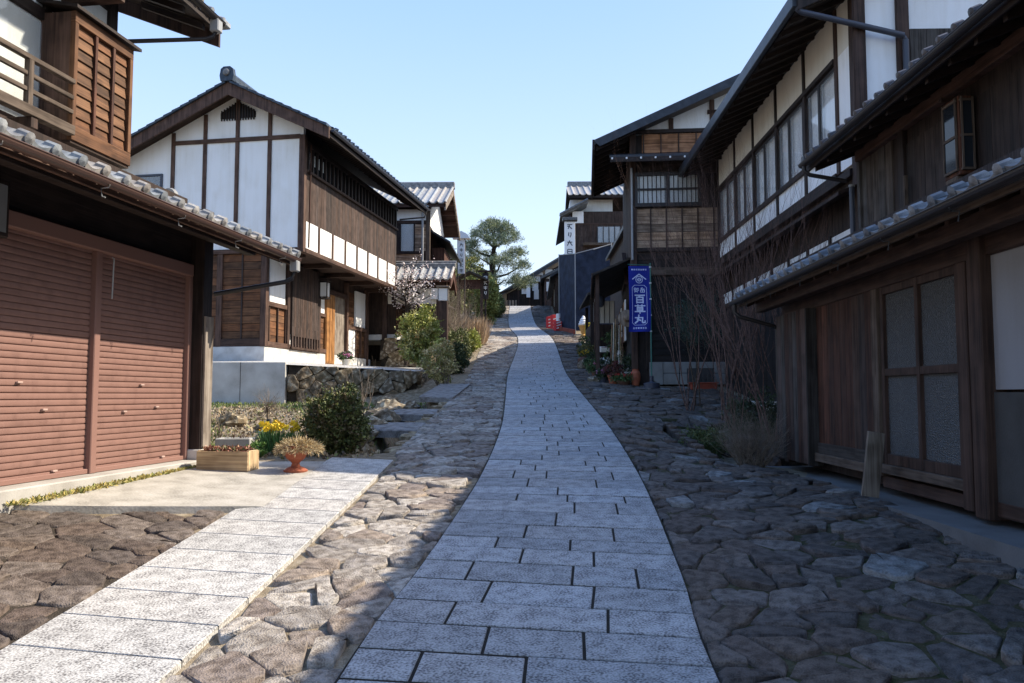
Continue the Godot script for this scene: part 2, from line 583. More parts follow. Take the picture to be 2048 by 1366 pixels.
	M["shutter"] = tints(3, 0.26, 0.146, 0.12, 0.015, 0.55, ramp_tex(blend_bytes(tb, noise_bytes(S, S, 0.02, 3, 53, 1, 8), 0.4), S, S, [[0.0, Color(0.80, 0.79, 0.79)], [0.45, gray(0.93)], [1.0, gray(1.0)]]), 0.6, null, 1.0, 0.0)
	M["shutter_frame"] = mat(0.23, 0.128, 0.105, 0.55)
	M["shutter_label"] = mat(0.42, 0.30, 0.26, 0.5)
	M["gutter"] = mat(0.085, 0.05, 0.04, 0.4)
	M["gutter_dark"] = mat(0.030, 0.026, 0.026, 0.4)
	M["pipe_blue"] = mat(0.055, 0.062, 0.085, 0.35)
	M["pipe_grey"] = mat(0.30, 0.305, 0.31, 0.4)
	M["iron"] = mat(0.06, 0.06, 0.06, 0.5)
	M["white_paint"] = mat(0.78, 0.78, 0.78, 0.6)
	M["paper"] = mat(0.74, 0.74, 0.72, 0.9)
	M["curtain"] = mat(0.60, 0.60, 0.56, 0.95, plas, 0.6)
	M["curtain_dim"] = mat(0.22, 0.23, 0.24, 0.95, plas, 0.6)
	M["interior"] = mat(0.03, 0.028, 0.027, 0.95)  # near black colour in place of the shade inside unlit rooms
	M["dark_glass"] = mat(0.02, 0.024, 0.03, 0.06)
	var gl := mat(0.80, 0.86, 0.90, 0.03)
	gl.transparency = BaseMaterial3D.TRANSPARENCY_ALPHA
	gl.albedo_color.a = 0.14
	M["glass"] = gl
	var fn := normal_tex(noise_bytes(256, 256, 0.11, 2, 61), 256, 256, 5.0)
	M["frosted"] = mat(0.10, 0.105, 0.105, 0.13, null, 2.2, fn, 1.8)
	M["frosted"].metallic_specular = 0.6
	M["aluminium"] = mat(0.45, 0.46, 0.47, 0.35)
	M["frame_dark"] = mat(0.025, 0.022, 0.024, 0.5)
	M["net"] = mat(0.028, 0.04, 0.075, 0.85, tl, 0.4)
	M["terracotta"] = mat(0.42, 0.13, 0.07, 0.75, conc, 1.5)
	M["clay_dark"] = mat(0.16, 0.08, 0.06, 0.7, conc, 1.5)
	M["moss"] = mat(0.07, 0.085, 0.03, 1.0, earth, 2.0, earth_n, 1.5)
	M["rust_red"] = mat(0.32, 0.07, 0.04, 0.7, conc, 1.0)
	M["red"] = mat(0.55, 0.03, 0.035, 0.7)
	M["yellow"] = mat(0.75, 0.58, 0.03, 0.6)
	M["cone_wafer"] = mat(0.62, 0.36, 0.12, 0.8)
	M["blue_cloth"] = mat(0.03, 0.045, 0.36, 0.85)
	M["green_pole"] = mat(0.05, 0.17, 0.14, 0.4)
	M["bark"] = mat(0.16, 0.125, 0.10, 0.95, stone, 2.0, stone_n, 1.0)
	M["twig_red"] = mat(0.24, 0.155, 0.135, 0.95, stone, 2.0)
	M["bark_dark"] = mat(0.05, 0.04, 0.036, 0.95, stone, 2.0, stone_n, 1.0)
	M["bark_pale"] = mat(0.36, 0.31, 0.26, 0.95, stone, 2.0, stone_n, 0.8)
	var lf := StandardMaterial3D.new()
	lf.vertex_color_use_as_albedo = true
	lf.roughness = 0.7
	lf.cull_mode = BaseMaterial3D.CULL_DISABLED
	lf.backlight_enabled = true
	lf.backlight = Color(0.12, 0.14, 0.06)
	M["leaf"] = lf
	var tw := StandardMaterial3D.new()
	tw.vertex_color_use_as_albedo = true
	tw.roughness = 0.9
	tw.cull_mode = BaseMaterial3D.CULL_DISABLED
	M["twig"] = tw


# ---------------------------------------------------------------- the lie of the land
const LEFT_EDGE := [[-6.0, -1.2], [0.0, -1.02], [3.7, -0.878], [4.4, -0.845], [5.1, -0.771], [6.2, -0.693], [7.35, -0.623], [8.6, -0.563], [9.6, -0.534], [11.1, -0.506], [13.3, -0.5], [17.0, -0.575], [21.2, -0.68], [24.2, -0.72], [30.8, -0.677], [36.5, -0.665], [41.5, -0.80], [48.6, -1.42], [58.8, -1.75], [66.0, -1.86], [80.0, -1.9]]
const STREET_LEFT := [[0.0, -1.69], [9.8, -1.66], [10.4, -1.78], [20.0, -1.78], [30.0, -2.1], [40.0, -2.5], [50.0, -3.2], [66.0, -3.7], [80.0, -3.9]]
const STREET_RIGHT := [[0.0, 3.2], [9.6, 3.05], [10.4, 2.35], [14.0, 2.35], [15.0, 4.2], [19.5, 4.2], [20.2, 2.5], [30.0, 2.5], [42.0, 2.3], [50.0, 1.5], [66.0, 1.5], [80.0, 1.5]]


func climb(s: float) -> float:
	if s < 0.0:
		return 0.07 * s
	if s < 66.0:
		return 0.07 * s + 0.001 * s * s
	return 8.976 + 0.012 * (s - 66.0)


func land(x: float, s: float) -> float:
	var h := climb(s)
	# the street tips towards the house fronts
	if x > 1.3:
		var c: float = lerpf(0.05, -0.085, smoothstep(6.0, 11.0, s)) * (1.0 - smoothstep(13.0, 19.0, s))
		h += c * minf(x - 1.3, 2.3)
	# forecourt before the garage rises to the sill
	if x < -2.65 and s < 8.0:
		h += minf((-2.65 - x) * 0.1, 0.17) * (1.0 - smoothstep(7.4, 8.0, s) * 0.6)
	# sunken garden between the garage and the terrace
	if x < -1.8 and s > 9.4 and s < 21.6:
		var k: float = smoothstep(1.8, 2.1, -x) * smoothstep(9.4, 10.6, s) * (1.0 - smoothstep(19.8, 21.6, s))
		h = lerpf(h, 0.80 + (s - 9.9) * 0.062, k)
	# ditch under the edge of the street
	if x < -1.8 and x > -2.7 and s > 10.6 and s < 20.6:
		h -= 0.38 * smoothstep(1.82, 1.92, -x) * (1.0 - smoothstep(2.35, 2.6, -x)) * smoothstep(10.7, 11.2, s) * (1.0 - smoothstep(20.0, 20.5, s))
	if x < -2.3 and s > 20.0 and s < 33.0:
		h = minf(h, lerpf(h, 2.2, smoothstep(2.3, 2.7, -x) * (1.0 - smoothstep(28.0, 33.0, s))))
	# planting bed at the corner of the near house
	if x > 2.2 and s > 10.4 and s < 15.0:
		h -= 0.22 * smoothstep(2.25, 2.45, x) * smoothstep(10.4, 10.9, s) * (1.0 - smoothstep(14.2, 14.9, s))
	return h


func path_left(s: float) -> float:
	return curve_at(LEFT_EDGE, s)


func path_right(s: float) -> float:
	return curve_at(LEFT_EDGE, s) + 1.71


func make_ground() -> void:
	var o := setting("ground", "sandy earth and mortar between and beside the paving stones")
	var xs := []
	var x := -150.0
	while x < 150.0:
		xs.append(x)
		var a := absf(x)
		x += (0.1 if x > -2.8 and x < -1.6 else 0.3) if a < 5.2 else (1.0 if a < 12 else (6.0 if a < 40 else 30.0))
	xs.append(150.0)
	var ss := []
	var s := -30.0
	while s < 400.0:
		ss.append(s)
		s += 6.0 if s < -6 else (0.5 if s < 34 else (2.0 if s < 90 else 40.0))
	ss.append(400.0)
	var mb := MB.new()
	var hs := []
	for i in xs.size():
		var r := []
		for j in ss.size():
			r.append(P(xs[i], land(xs[i], ss[j]) - 0.028, ss[j]))
		hs.append(r)
	for i in xs.size() - 1:
		for j in ss.size() - 1:
			mb.quado(hs[i][j], hs[i + 1][j], hs[i + 1][j + 1], hs[i][j + 1], hs[i][j] - Vector3.UP * 50.0)
	part(o, "soil", mb.commit(), "mortar")


# a slab with four given top corners (clockwise from above), bevelled
func slab_mesh(q: Array, deep: float, ch: float, at: Vector3) -> ArrayMesh:
	var mb := MB.new()
	var mid := Vector3.ZERO
	for p in q:
		mid += p * 0.25
	var o := mid - Vector3.UP * deep * 0.5 - at
	var top := []
	var rim := []
	var foot := []
	for p in q:
		var w: Vector3 = mid - p
		w.y = 0
		w = w.normalized()
		top.append(p + w * ch * 1.4 - at)
		rim.append(p - Vector3.UP * ch - at)
		foot.append(p - Vector3.UP * deep - at)
	mb.quado(top[0], top[1], top[2], top[3], o)
	for i in 4:
		var j := (i + 1) % 4
		mb.quado(top[i], top[j], rim[j], rim[i], o)
		mb.quado(rim[i], rim[j], foot[j], foot[i], o)
	return mb.commit()


func clip(poly: PackedVector2Array, p: Vector2, d: Vector2) -> PackedVector2Array:
	# keep what lies on the side of p that d points away from
	var o := PackedVector2Array()
	for i in poly.size():
		var a := poly[i]
		var b := poly[(i + 1) % poly.size()]
		var da := (a - p).dot(d)
		var db := (b - p).dot(d)
		if da <= 0:
			o.append(a)
		if (da < 0 and db > 0) or (da > 0 and db < 0):
			o.append(a + (b - a) * (da / (da - db)))
	return o


# cells of a jittered grid: one outline for each seed, gaps of `gap` between them. lo, hi: x and s
func cells(lo: Vector2, hi: Vector2, cell: Vector2, gap: float, jitter: float, sd: int, grow := 0.0) -> Array:
	var r := RandomNumberGenerator.new()
	r.seed = sd
	var nx := int(ceil((hi.x - lo.x) / cell.x)) + 4
	var seeds := []
	var y := lo.y - cell.y * 2
	var row := 0
	while y < hi.y + cell.y * 2:
		var line := []
		var k := 1.0 + grow * maxf(y - 12.0, 0.0)
		for i in nx:
			line.append(Vector2(lo.x + (i - 1.5 + (0.5 if row % 2 else 0.0) + r.randf_range(-jitter, jitter)) * cell.x, y + r.randf_range(-jitter, jitter) * cell.y * k))
		seeds.append(line)
		row += 1
		y += cell.y * k
	var out := []
	for j in range(2, seeds.size() - 2):
		for i in range(2, nx - 2):
			var p: Vector2 = seeds[j][i]
			if p.x < lo.x or p.x > hi.x or p.y < lo.y or p.y > hi.y:
				continue
			var w := cell.x * 2.0
			var poly := PackedVector2Array([p + Vector2(-w, -w), p + Vector2(w, -w), p + Vector2(w, w), p + Vector2(-w, w)])
			for dj in range(-2, 3):
				for di in range(-2, 3):
					if di == 0 and dj == 0:
						continue
					var q: Vector2 = seeds[j + dj][i + di]
					var d := q - p
					var l := d.length()
					if l < 0.01:
						continue
					poly = clip(poly, p + d * 0.5 - d / l * gap * 0.5, d)
					if poly.size() < 3:
						break
				if poly.size() < 3:
					break
			if poly.size() >= 3:
				out.append([p, poly])
	return out


# one stone: outline in (x, s), rounded, with a worn uneven top; to_world turns (x, s, height) into a point
func stone_into(mb: MB, poly: PackedVector2Array, to_world: Callable, at: Vector3, rise: float, deep: float, rough: float, r: RandomNumberGenerator, rounding := 0.11) -> void:
	var c := Vector2.ZERO
	for p in poly:
		c += p / poly.size()
	var q := PackedVector2Array()
	if rounding > 0.0:
		for i in poly.size():
			var a := poly[i]
			var b := poly[(i + 1) % poly.size()]
			if a.distance_to(b) < 0.03:
				q.append((a + b) * 0.5)
			else:
				q.append(a.lerp(b, rounding) + Vector2(r.randf_range(-1, 1), r.randf_range(-1, 1)) * 0.014)
				q.append(a.lerp(b, 1.0 - rounding) + Vector2(r.randf_range(-1, 1), r.randf_range(-1, 1)) * 0.014)
	else:
		q = poly
	var tilt := Vector2(r.randf_range(-1, 1), r.randf_range(-1, 1)) * rough * 2.2
	var m := q.size()
	var o0: Vector3 = to_world.call(c.x, c.y, 0.0)
	var up: Vector3 = (to_world.call(c.x, c.y, 1.0) - o0).normalized()
	var ex: Vector3 = (to_world.call(c.x + 0.1, c.y, 0.0) - o0).normalized()
	var ey: Vector3 = (to_world.call(c.x, c.y + 0.1, 0.0) - o0).normalized()
	var n0 := (up - ex * tilt.x - ey * tilt.y).normalized()
	var pts := [[], [], [], []]
	var nrm := [[], [], [], []]
	for p in q:
		var e := (c - p)
		var l := maxf(e.length(), 0.001)
		var out := -(ex * e.x + ey * e.y).normalized()
		var bev := minf(0.013, l * 0.2) * r.randf_range(0.6, 1.5)
		var ring: Vector2 = p + e * r.randf_range(0.4, 0.6)
		var inn: Vector2 = p + e / l * bev
		pts[0].append(to_world.call(ring.x, ring.y, rise + tilt.dot(ring - c) + r.randf_range(-rough, rough) * 0.30) - at)
		pts[1].append(to_world.call(inn.x, inn.y, rise + tilt.dot(inn - c) + r.randf_range(-rough, rough) * 0.30 - 0.002) - at)
		pts[2].append(to_world.call(p.x, p.y, rise - 0.012 + tilt.dot(p - c) + r.randf_range(-0.4, 0.1) * rough) - at)
		pts[3].append(to_world.call(p.x, p.y, -deep) - at)
		nrm[0].append((n0 + (ex * r.randf_range(-1, 1) + ey * r.randf_range(-1, 1)) * 0.16).normalized())
		nrm[1].append((n0 + out * 0.12 + (ex * r.randf_range(-1, 1) + ey * r.randf_range(-1, 1)) * 0.14).normalized())
		nrm[2].append((n0 * 0.5 + out).normalized())
		nrm[3].append(out)
	var ctr: Vector3 = to_world.call(c.x, c.y, rise + r.randf_range(-rough, rough) * 0.3) - at
	for i in m:
		var j := (i + 1) % m
		mb.trin(ctr, pts[0][i], pts[0][j], n0, nrm[0][i], nrm[0][j])
		for k in 3:
			mb.trin(pts[k][i], pts[k][j], pts[k + 1][j], nrm[k][i], nrm[k][j], nrm[k + 1][j])
			mb.trin(pts[k][i], pts[k + 1][j], pts[k + 1][i], nrm[k][i], nrm[k + 1][j], nrm[k + 1][i])


func on_land(x: float, s: float, h: float) -> Vector3:
	return P(x, land(x, s) + h, s)


# the stones of one field: the first `most` by distance each a mesh of its own, the rest joined
func lay_stones(o: Node3D, list: Array, m: String, rise: float, rough: float, round_by := 0.11, most := 300) -> void:
	list.sort_custom(func(a, b): return a[0].y + absf(a[0].x) * 0.3 < b[0].y + absf(b[0].x) * 0.3)
	var r := RandomNumberGenerator.new()
	r.seed = 77
	var rest := []
	var mats: Array = M[m]
	for k in mats.size():
		rest.append(MB.new())
	var n := 0
	for e in list:
		var p: Vector2 = e[0]
		var at := on_land(p.x, p.y, 0.0)
		var k := r.randi() % mats.size()
		if n < most:
			var mb := MB.new()
			stone_into(mb, e[1], on_land, at, rise + r.randf_range(-0.8, 0.8) * rough, 0.05, rough, r, round_by)
			part(o, "stone", mb.commit(), mats[k], at)
		else:
			stone_into(rest[k], e[1], on_land, Vector3.ZERO, rise + r.randf_range(-0.8, 0.8) * rough, 0.05, rough, r, 0.0)
		n += 1
	for k in mats.size():
		if rest[k].v.size() > 0:
			var q := part(o, "distant_stones", rest[k].commit(), mats[k])
			q.set_meta("kind", "stuff")


func fit(list: Array, lo: Callable, hi: Callable, s0: float, s1: float) -> Array:
	var out := []
	for e in list:
		var p: Vector2 = e[0]
		if p.y < s0 or p.y > s1 or p.x < lo.call(p.y) - 0.1 or p.x > hi.call(p.y) + 0.1:
			continue
		var a: float = lo.call(p.y)
		var da: float = (lo.call(p.y + 0.15) - lo.call(p.y - 0.15)) / 0.3
		var b: float = hi.call(p.y)
		var db: float = (hi.call(p.y + 0.15) - hi.call(p.y - 0.15)) / 0.3
		var q := clip(e[1], Vector2(a, p.y), Vector2(-1, da))
		if q.size() > 2:
			q = clip(q, Vector2(b, p.y), Vector2(1, -db))
		if q.size() > 2:
			var w := Rect2(q[0], Vector2.ZERO)
			for v in q:
				w = w.expand(v)
			if w.size.x > 0.07 and w.size.y > 0.06:
				out.append([p, q])
	return out


func bed_sheet_at(o: Node3D, x0: float, x1: float, s0: float, s1: float, h: float) -> void:
	var mb := MB.new()
	var s := s0
	while s < s1:
		var e := minf(s + 0.4, s1)
		mb.quado(P(x0, climb(s) + h, s), P(x1, climb(s) + h, s), P(x1, climb(e) + h, e), P(x0, climb(e) + h, e), P(0, -99, s))
		s = e
	part(o, "bed", mb.commit(), "joint_dark")


# the earth that shows between the stones of one field
func bed_sheet(o: Node3D, lo: Callable, hi: Callable, s0: float, s1: float, m: String) -> void:
	var mb := MB.new()
	var s := s0
	while s < s1:
		var e := minf(s + 0.5, s1)
		for i in 8:
			var q := []
			for c in [[i, s], [i + 1, s], [i + 1, e], [i, e]]:
				var x: float = lerpf(lo.call(c[1]), hi.call(c[1]), c[0] / 8.0)
				q.append(P(x, land(x, c[1]) - 0.020, c[1]))
			mb.quado(q[0], q[1], q[2], q[3], q[0] - Vector3.UP * 9)
		s = e
	part(o, "bed", mb.commit(), m)


func make_paving() -> void:
	# main path of granite slabs
	var o := setting("stone_path", "speckled grey granite slab path climbing the middle of the street")
	var bed := MB.new()
	var s := 0.4
	while s < 79.0:
		var e := s + 0.6
		bed.quado(P(path_left(s) - 0.015, climb(s) + 0.018, s), P(path_right(s) + 0.015, climb(s) + 0.018, s), P(path_right(e) + 0.015, climb(e) + 0.018, e), P(path_left(e) - 0.015, climb(e) + 0.018, e), P(0, -99, s))
		s = e
	part(o, "bed", bed.commit(), "joint_dark")
	var r := RandomNumberGenerator.new()
	r.seed = 31
	var mats: Array = M["granite"]
	var rest := []
	for k in mats.size():
		rest.append(MB.new())
	s = 2.6
	var n := 0
	var first := 0.5
	while s < 76.0:
		var dep: float = [0.46, 0.34, 0.36, 0.44, 0.27, 0.40, 0.30, 0.38][r.randi() % 8]
		# head joints of this course
		var cuts := [0.0]
		var f := r.randf_range(0.18, 0.5)
		if absf(f - first) < 0.07:
			f += 0.12
		first = f
		while f < 0.86:
			cuts.append(f)
			f += r.randf_range(0.19, 0.56)
		cuts.append(1.0)
		for i in cuts.size() - 1:
			var q := []
			var lift := 0.003 + r.randf_range(-0.003, 0.003)
			for c in [[cuts[i], 0], [cuts[i], 1], [cuts[i + 1], 1], [cuts[i + 1], 0]]:
				var side: float = 0.0085 if c[0] == cuts[i] else -0.0085
				if c[0] == 0.0 or c[0] == 1.0:
					side = 0.0
				var along: float = s + (dep - 0.013 if c[1] else 0.013)
				var x: float = path_left(along) + c[0] * 1.71 + side
				var head := (path_left(along + 0.8) - path_left(along - 0.8)) / 1.6
				along -= (head + 0.06 * (1.0 - smoothstep(10.0, 25.0, along))) * (c[0] - 0.5) * 1.71
				q.append(P(x, climb(along) + 0.022 + lift, along))
			var k := r.randi() % mats.size()
			if n < 300:
				var at: Vector3 = (q[0] + q[2]) * 0.5
				part(o, "slab", slab_mesh(q, 0.07, 0.004, at), mats[k], at)
			else:
				var m := slab_mesh(q, 0.06, 0.004, Vector3.ZERO)
				var arr := m.surface_get_arrays(0)
				(rest[k] as MB).v.append_array(arr[Mesh.ARRAY_VERTEX])
				(rest[k] as MB).n.append_array(arr[Mesh.ARRAY_NORMAL])
			n += 1
		s += dep
	for k in mats.size():
		if rest[k].v.size() > 0:
			part(o, "distant_slabs", rest[k].commit(), mats[k]).set_meta("kind", "stuff")
	# side path along the garage forecourt
	o = setting("side_path", "sunlit strip of wide pale granite slabs beside the garage forecourt")
	s = 2.2
	bed_sheet_at(o, -2.66, -1.70, 2.0, 9.6, 0.007)
	var sl := -0.18
	while s < 9.75:
		var q := []
		for c in [[-2.665, 0.006], [-2.665, 0.444], [-1.70, 0.444], [-1.70, 0.006]]:
			var along: float = s + c[1] + sl * (c[0] + 2.2)
			var x: float = c[0]
			if c[0] < -2 and along > 7.2:
				x = -2.665 + (along - 7.2) * 0.06
			q.append(P(x, climb(along) + 0.012, along))
		var at: Vector3 = (q[0] + q[2]) * 0.5
		part(o, "slab", slab_mesh(q, 0.07, 0.006, at), M["granite_warm"][r.randi() % 4], at)
		s += 0.45
	# rough flagstones on both sides and in the forecourt
	o = setting("flagstone_pavement", "sunlit strip of rough brown flagstones between the two slab paths")
	var left := cells(Vector2(-4.2, 2.2), Vector2(0.4, 67.0), Vector2(0.37, 0.24), 0.02, 0.58, 4, 0.02)
	lay_stones(o, fit(left, func(t): return curve_at(STREET_LEFT, t), func(t): return path_left(t) - 0.03, 2.2, 67.0), "flag_left", 0.006, 0.024)
	o = setting("flagstone_pavement", "dark shaded flagstones beside the wooden house with the frosted window")
	var right := cells(Vector2(-0.4, 2.0), Vector2(4.6, 67.0), Vector2(0.38, 0.21), 0.022, 0.60, 9, 0.03)
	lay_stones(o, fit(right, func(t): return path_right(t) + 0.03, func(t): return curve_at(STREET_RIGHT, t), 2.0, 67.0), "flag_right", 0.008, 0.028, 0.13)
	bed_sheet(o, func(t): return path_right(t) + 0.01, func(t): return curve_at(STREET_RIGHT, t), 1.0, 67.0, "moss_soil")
	o = setting("forecourt_paving", "brown flagstones of the forecourt below the concrete garage apron")
	var front := cells(Vector2(-8.0, 2.0), Vector2(-2.3, 8.0), Vector2(0.34, 0.20), 0.014, 0.55, 14)
	var edge := func(t): return -2.69
	var list := []
	for e in fit(front, func(_t): return -7.6, edge, 2.0, 7.8):
		# stop at the lip of the apron
		var q := clip(e[1], Vector2(-2.44, 7.2), Vector2(-0.47, 1.0))
		if q.size() > 2 and (e[0] as Vector2).y < 7.2 + 0.47 * ((e[0] as Vector2).x + 2.44) - 0.06:
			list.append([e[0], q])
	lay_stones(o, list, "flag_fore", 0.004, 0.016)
	bed_sheet(o, func(_t): return -7.6, func(_t): return -2.67, 1.0, 6.2, "soil_dark")
	# concrete apron sloping from the sill to the side path
	o = setting("concrete_apron", "worn pale concrete apron in front of the roller shutters")
	var mb := MB.new()
	var nx := 10
	var ns := 12
	var g := []
	for i in nx + 1:
		var row := []
		for j in ns + 1:
			var v := float(j) / ns
			var u := float(i) / nx
			var fl := Vector2(-4.40, 6.32).lerp(Vector2(-3.88, 9.62), v)
			var fr := Vector2(-2.44, 7.24).lerp(Vector2(-2.50, 9.62), v)
			var q := fl.lerp(fr, u)
			var hl := lerpf(0.715, 0.775, v)
			var hr := climb(fr.y) + 0.016
			row.append(P(q.x, lerpf(hl, hr, pow(u, 0.8)), q.y))
		g.append(row)
	for i in nx:
		for j in ns:
			mb.quado(g[i][j], g[i + 1][j], g[i + 1][j + 1], g[i][j + 1], g[i][j] - Vector3.UP * 9)
		var d := Vector3.UP * 0.16
		mb.quado(g[i][0], g[i + 1][0], g[i + 1][0] - d, g[i][0] - d, g[i][0] + Vector3(0, 0, -3))
	part(o, "slab", mb.commit(), "apron")


# ---------------------------------------------------------------- roofs
# one pantile: x across, z down the slope, front edge at z = 0
func tile_mesh(w: float, l: float, eave: bool) -> ArrayMesh:
	var key := "tile_%d_%d_%s" % [roundi(w * 1000), roundi(l * 1000), eave]
	if cache.has(key):
		return cache[key]
	var mb := MB.new()
	var prof := []
	var k := 10
	for i in k + 1:
		var u := float(i) / k
		var y := 0.0
		if u < 0.66:
			y = -0.026 * sin(PI * u / 0.66)
		else:
			y = 0.034 * sin(PI * (u - 0.66) / 0.34)
		prof.append(Vector3(u * w, y, 0))
	var o := Vector3(w * 0.5, -1.0, -l * 0.5)
	for i in k:
		var a: Vector3 = prof[i] + Vector3(0, 0.042, 0)
		var b: Vector3 = prof[i + 1] + Vector3(0, 0.042, 0)
		var c: Vector3 = prof[i + 1] + Vector3(0, 0.02, -l)
		var d: Vector3 = prof[i] + Vector3(0, 0.02, -l)
		mb.quado(a, b, c, d, o)
		var drop := 0.022
		if eave and i < 7:
			drop = 0.062 + prof[i].y
		mb.quado(a, b, b - Vector3(0, drop, 0), a - Vector3(0, drop, 0), Vector3(w * 0.5, 0.03, -1))
		if eave and i < 7:
			mb.quado(a - Vector3(0, drop, 0), b - Vector3(0, drop, 0), b - Vector3(0, drop, 0.018), a - Vector3(0, drop, 0.018), Vector3(w * 0.5, 1, 0))
	if eave:
		# round knob closing the roll
		var cx := w * 0.83
		var pts := []
		for i in 10:
			var t := TAU * i / 10
			pts.append(Vector3(cx + cos(t) * 0.047, 0.040 + sin(t) * 0.047, 0.012))
		for i in 10:
			var j := (i + 1) % 10
			mb.trio(Vector3(cx, 0.040, 0.024), pts[i], pts[j], Vector3(cx, 0.04, -1))
			mb.quado(pts[i], pts[j], pts[j] + Vector3(0, 0, -0.09), pts[i] + Vector3(0, 0, -0.09), Vector3(cx, 0.04, -0.04))
	cache[key] = mb.commit()
	return cache[key]


# rows of tiles from the eave point a along the eave to b, climbing by `up` (not unit) per row; rows counted from the eave
func lay_tiles(p: Node, a: Vector3, b: Vector3, up: Vector3, rows: int, m, pitch := 0.27, first := 0) -> void:
	var e := (b - a).normalized()
	var u := up.normalized()
	if (-u).cross(e).y < 0:
		var t := a
		a = b
		b = t
		e = -e
	var nrm := (-u).cross(e)
	var n := roundi(a.distance_to(b) / pitch)
	var w := a.distance_to(b) / n
	var l := up.length()
	for j in range(first, rows):
		for i in n:
			part(p, "tile", tile_mesh(w, l * 1.12, j == 0), m, a + e * w * i + up * j - org + nrm * rng.randf_range(-0.003, 0.006) + u * rng.randf_range(-0.007, 0.007), Basis(e, nrm, -u).rotated(nrm, rng.randf_range(-0.018, 0.018)))


# the same surface far away: one mesh for each roll of tiles
func tile_rolls(p: Node, a: Vector3, b: Vector3, up: Vector3, m, pitch := 0.3) -> void:
	var e := (b - a).normalized()
	var n := roundi(a.distance_to(b) / pitch)
	var w := a.distance_to(b) / n
	var nrm := up.cross(e).normalized()
	if nrm.y < 0:
		nrm = -nrm
	for i in n:
		var mb := MB.new()
		var o := a + e * w * i - org
		var k := 8
		for j in k:
			var q := []
			for t in [j, j + 1]:
				var f := float(t) / k
				var y: float = -0.02 * sin(PI * f / 0.6) if f < 0.6 else 0.06 * sin(PI * (f - 0.6) / 0.4)
				q.append(e * w * f + nrm * (y + 0.03))
			mb.quado(o + q[0], o + q[1], o + q[1] + up, o + q[0] + up, o - nrm * 5)
			mb.quado(o + q[0], o + q[1], o + q[1] - nrm * 0.05, o + q[0] - nrm * 0.05, o + up)
		part(p, "tile_roll", mb.commit(), m)


func gutter(p: Node, a: Vector3, b: Vector3, r: float, m) -> void:
	var mb := MB.new()
	var d := (b - a).normalized()
	var side := d.cross(Vector3.UP).normalized()
	var k := 8
	for i in k:
		var q := []
		for t in [i, i + 1]:
			var w: float = PI * t / k
			q.append(side * cos(w) * r - Vector3.UP * sin(w) * r)
		mb.quado(a - org + q[0], a - org + q[1], b - org + q[1], b - org + q[0], (a + b) * 0.5 - org)
		mb.trio(a - org, a - org + q[0], a - org + q[1], b - org)
		mb.trio(b - org, b - org + q[0], b - org + q[1], a - org)
	for s in [-1.0, 1.0]:
		mb.tube([a - org + side * r * s, b - org + side * r * s], [0.006, 0.006], 5)
	part(p, "gutter", mb.commit(), m)


# boards laid across a front, one above the other; face is the plane they stand on, out their outward direction along x or s
func boards_x(p: Node, x: float, out: float, s0: float, s1: float, y0: float, y1: float, rows: int, m) -> void:
	# lying boards on a wall that faces along x
	for i in rows:
		var a := lerpf(y0, y1, float(i) / rows)
		var b := lerpf(y0, y1, float(i + 1) / rows) - 0.013
		var j := rng.randf_range(0.0, 0.010)
		B(p, "board", x, x + out * (0.02 + j), a, b, s0, s1, m)


func boards_s(p: Node, s: float, x0: float, x1: float, y0: float, y1: float, rows: int, m) -> void:
	# lying boards on a wall that faces down the street
	for i in rows:
		var a := lerpf(y0, y1, float(i) / rows)
		var b := lerpf(y0, y1, float(i + 1) / rows) - 0.013
		var j := rng.randf_range(0.0, 0.010)
		B(p, "board", x0, x1, a, b, s - 0.02 - j, s, m)


func upright_x(p: Node, x: float, out: float, s0: float, s1: float, y0: float, y1: float, n: int, m) -> void:
	# standing boards on a wall that faces along x
	for i in n:
		var a := lerpf(s0, s1, float(i) / n)
		var b := lerpf(s0, s1, float(i + 1) / n) - 0.005
		var j := rng.randf_range(0.0, 0.006)
		B(p, "board", x, x + out * (0.02 + j), y0, y1 + rng.randf_range(-0.003, 0.003), a, b, m)


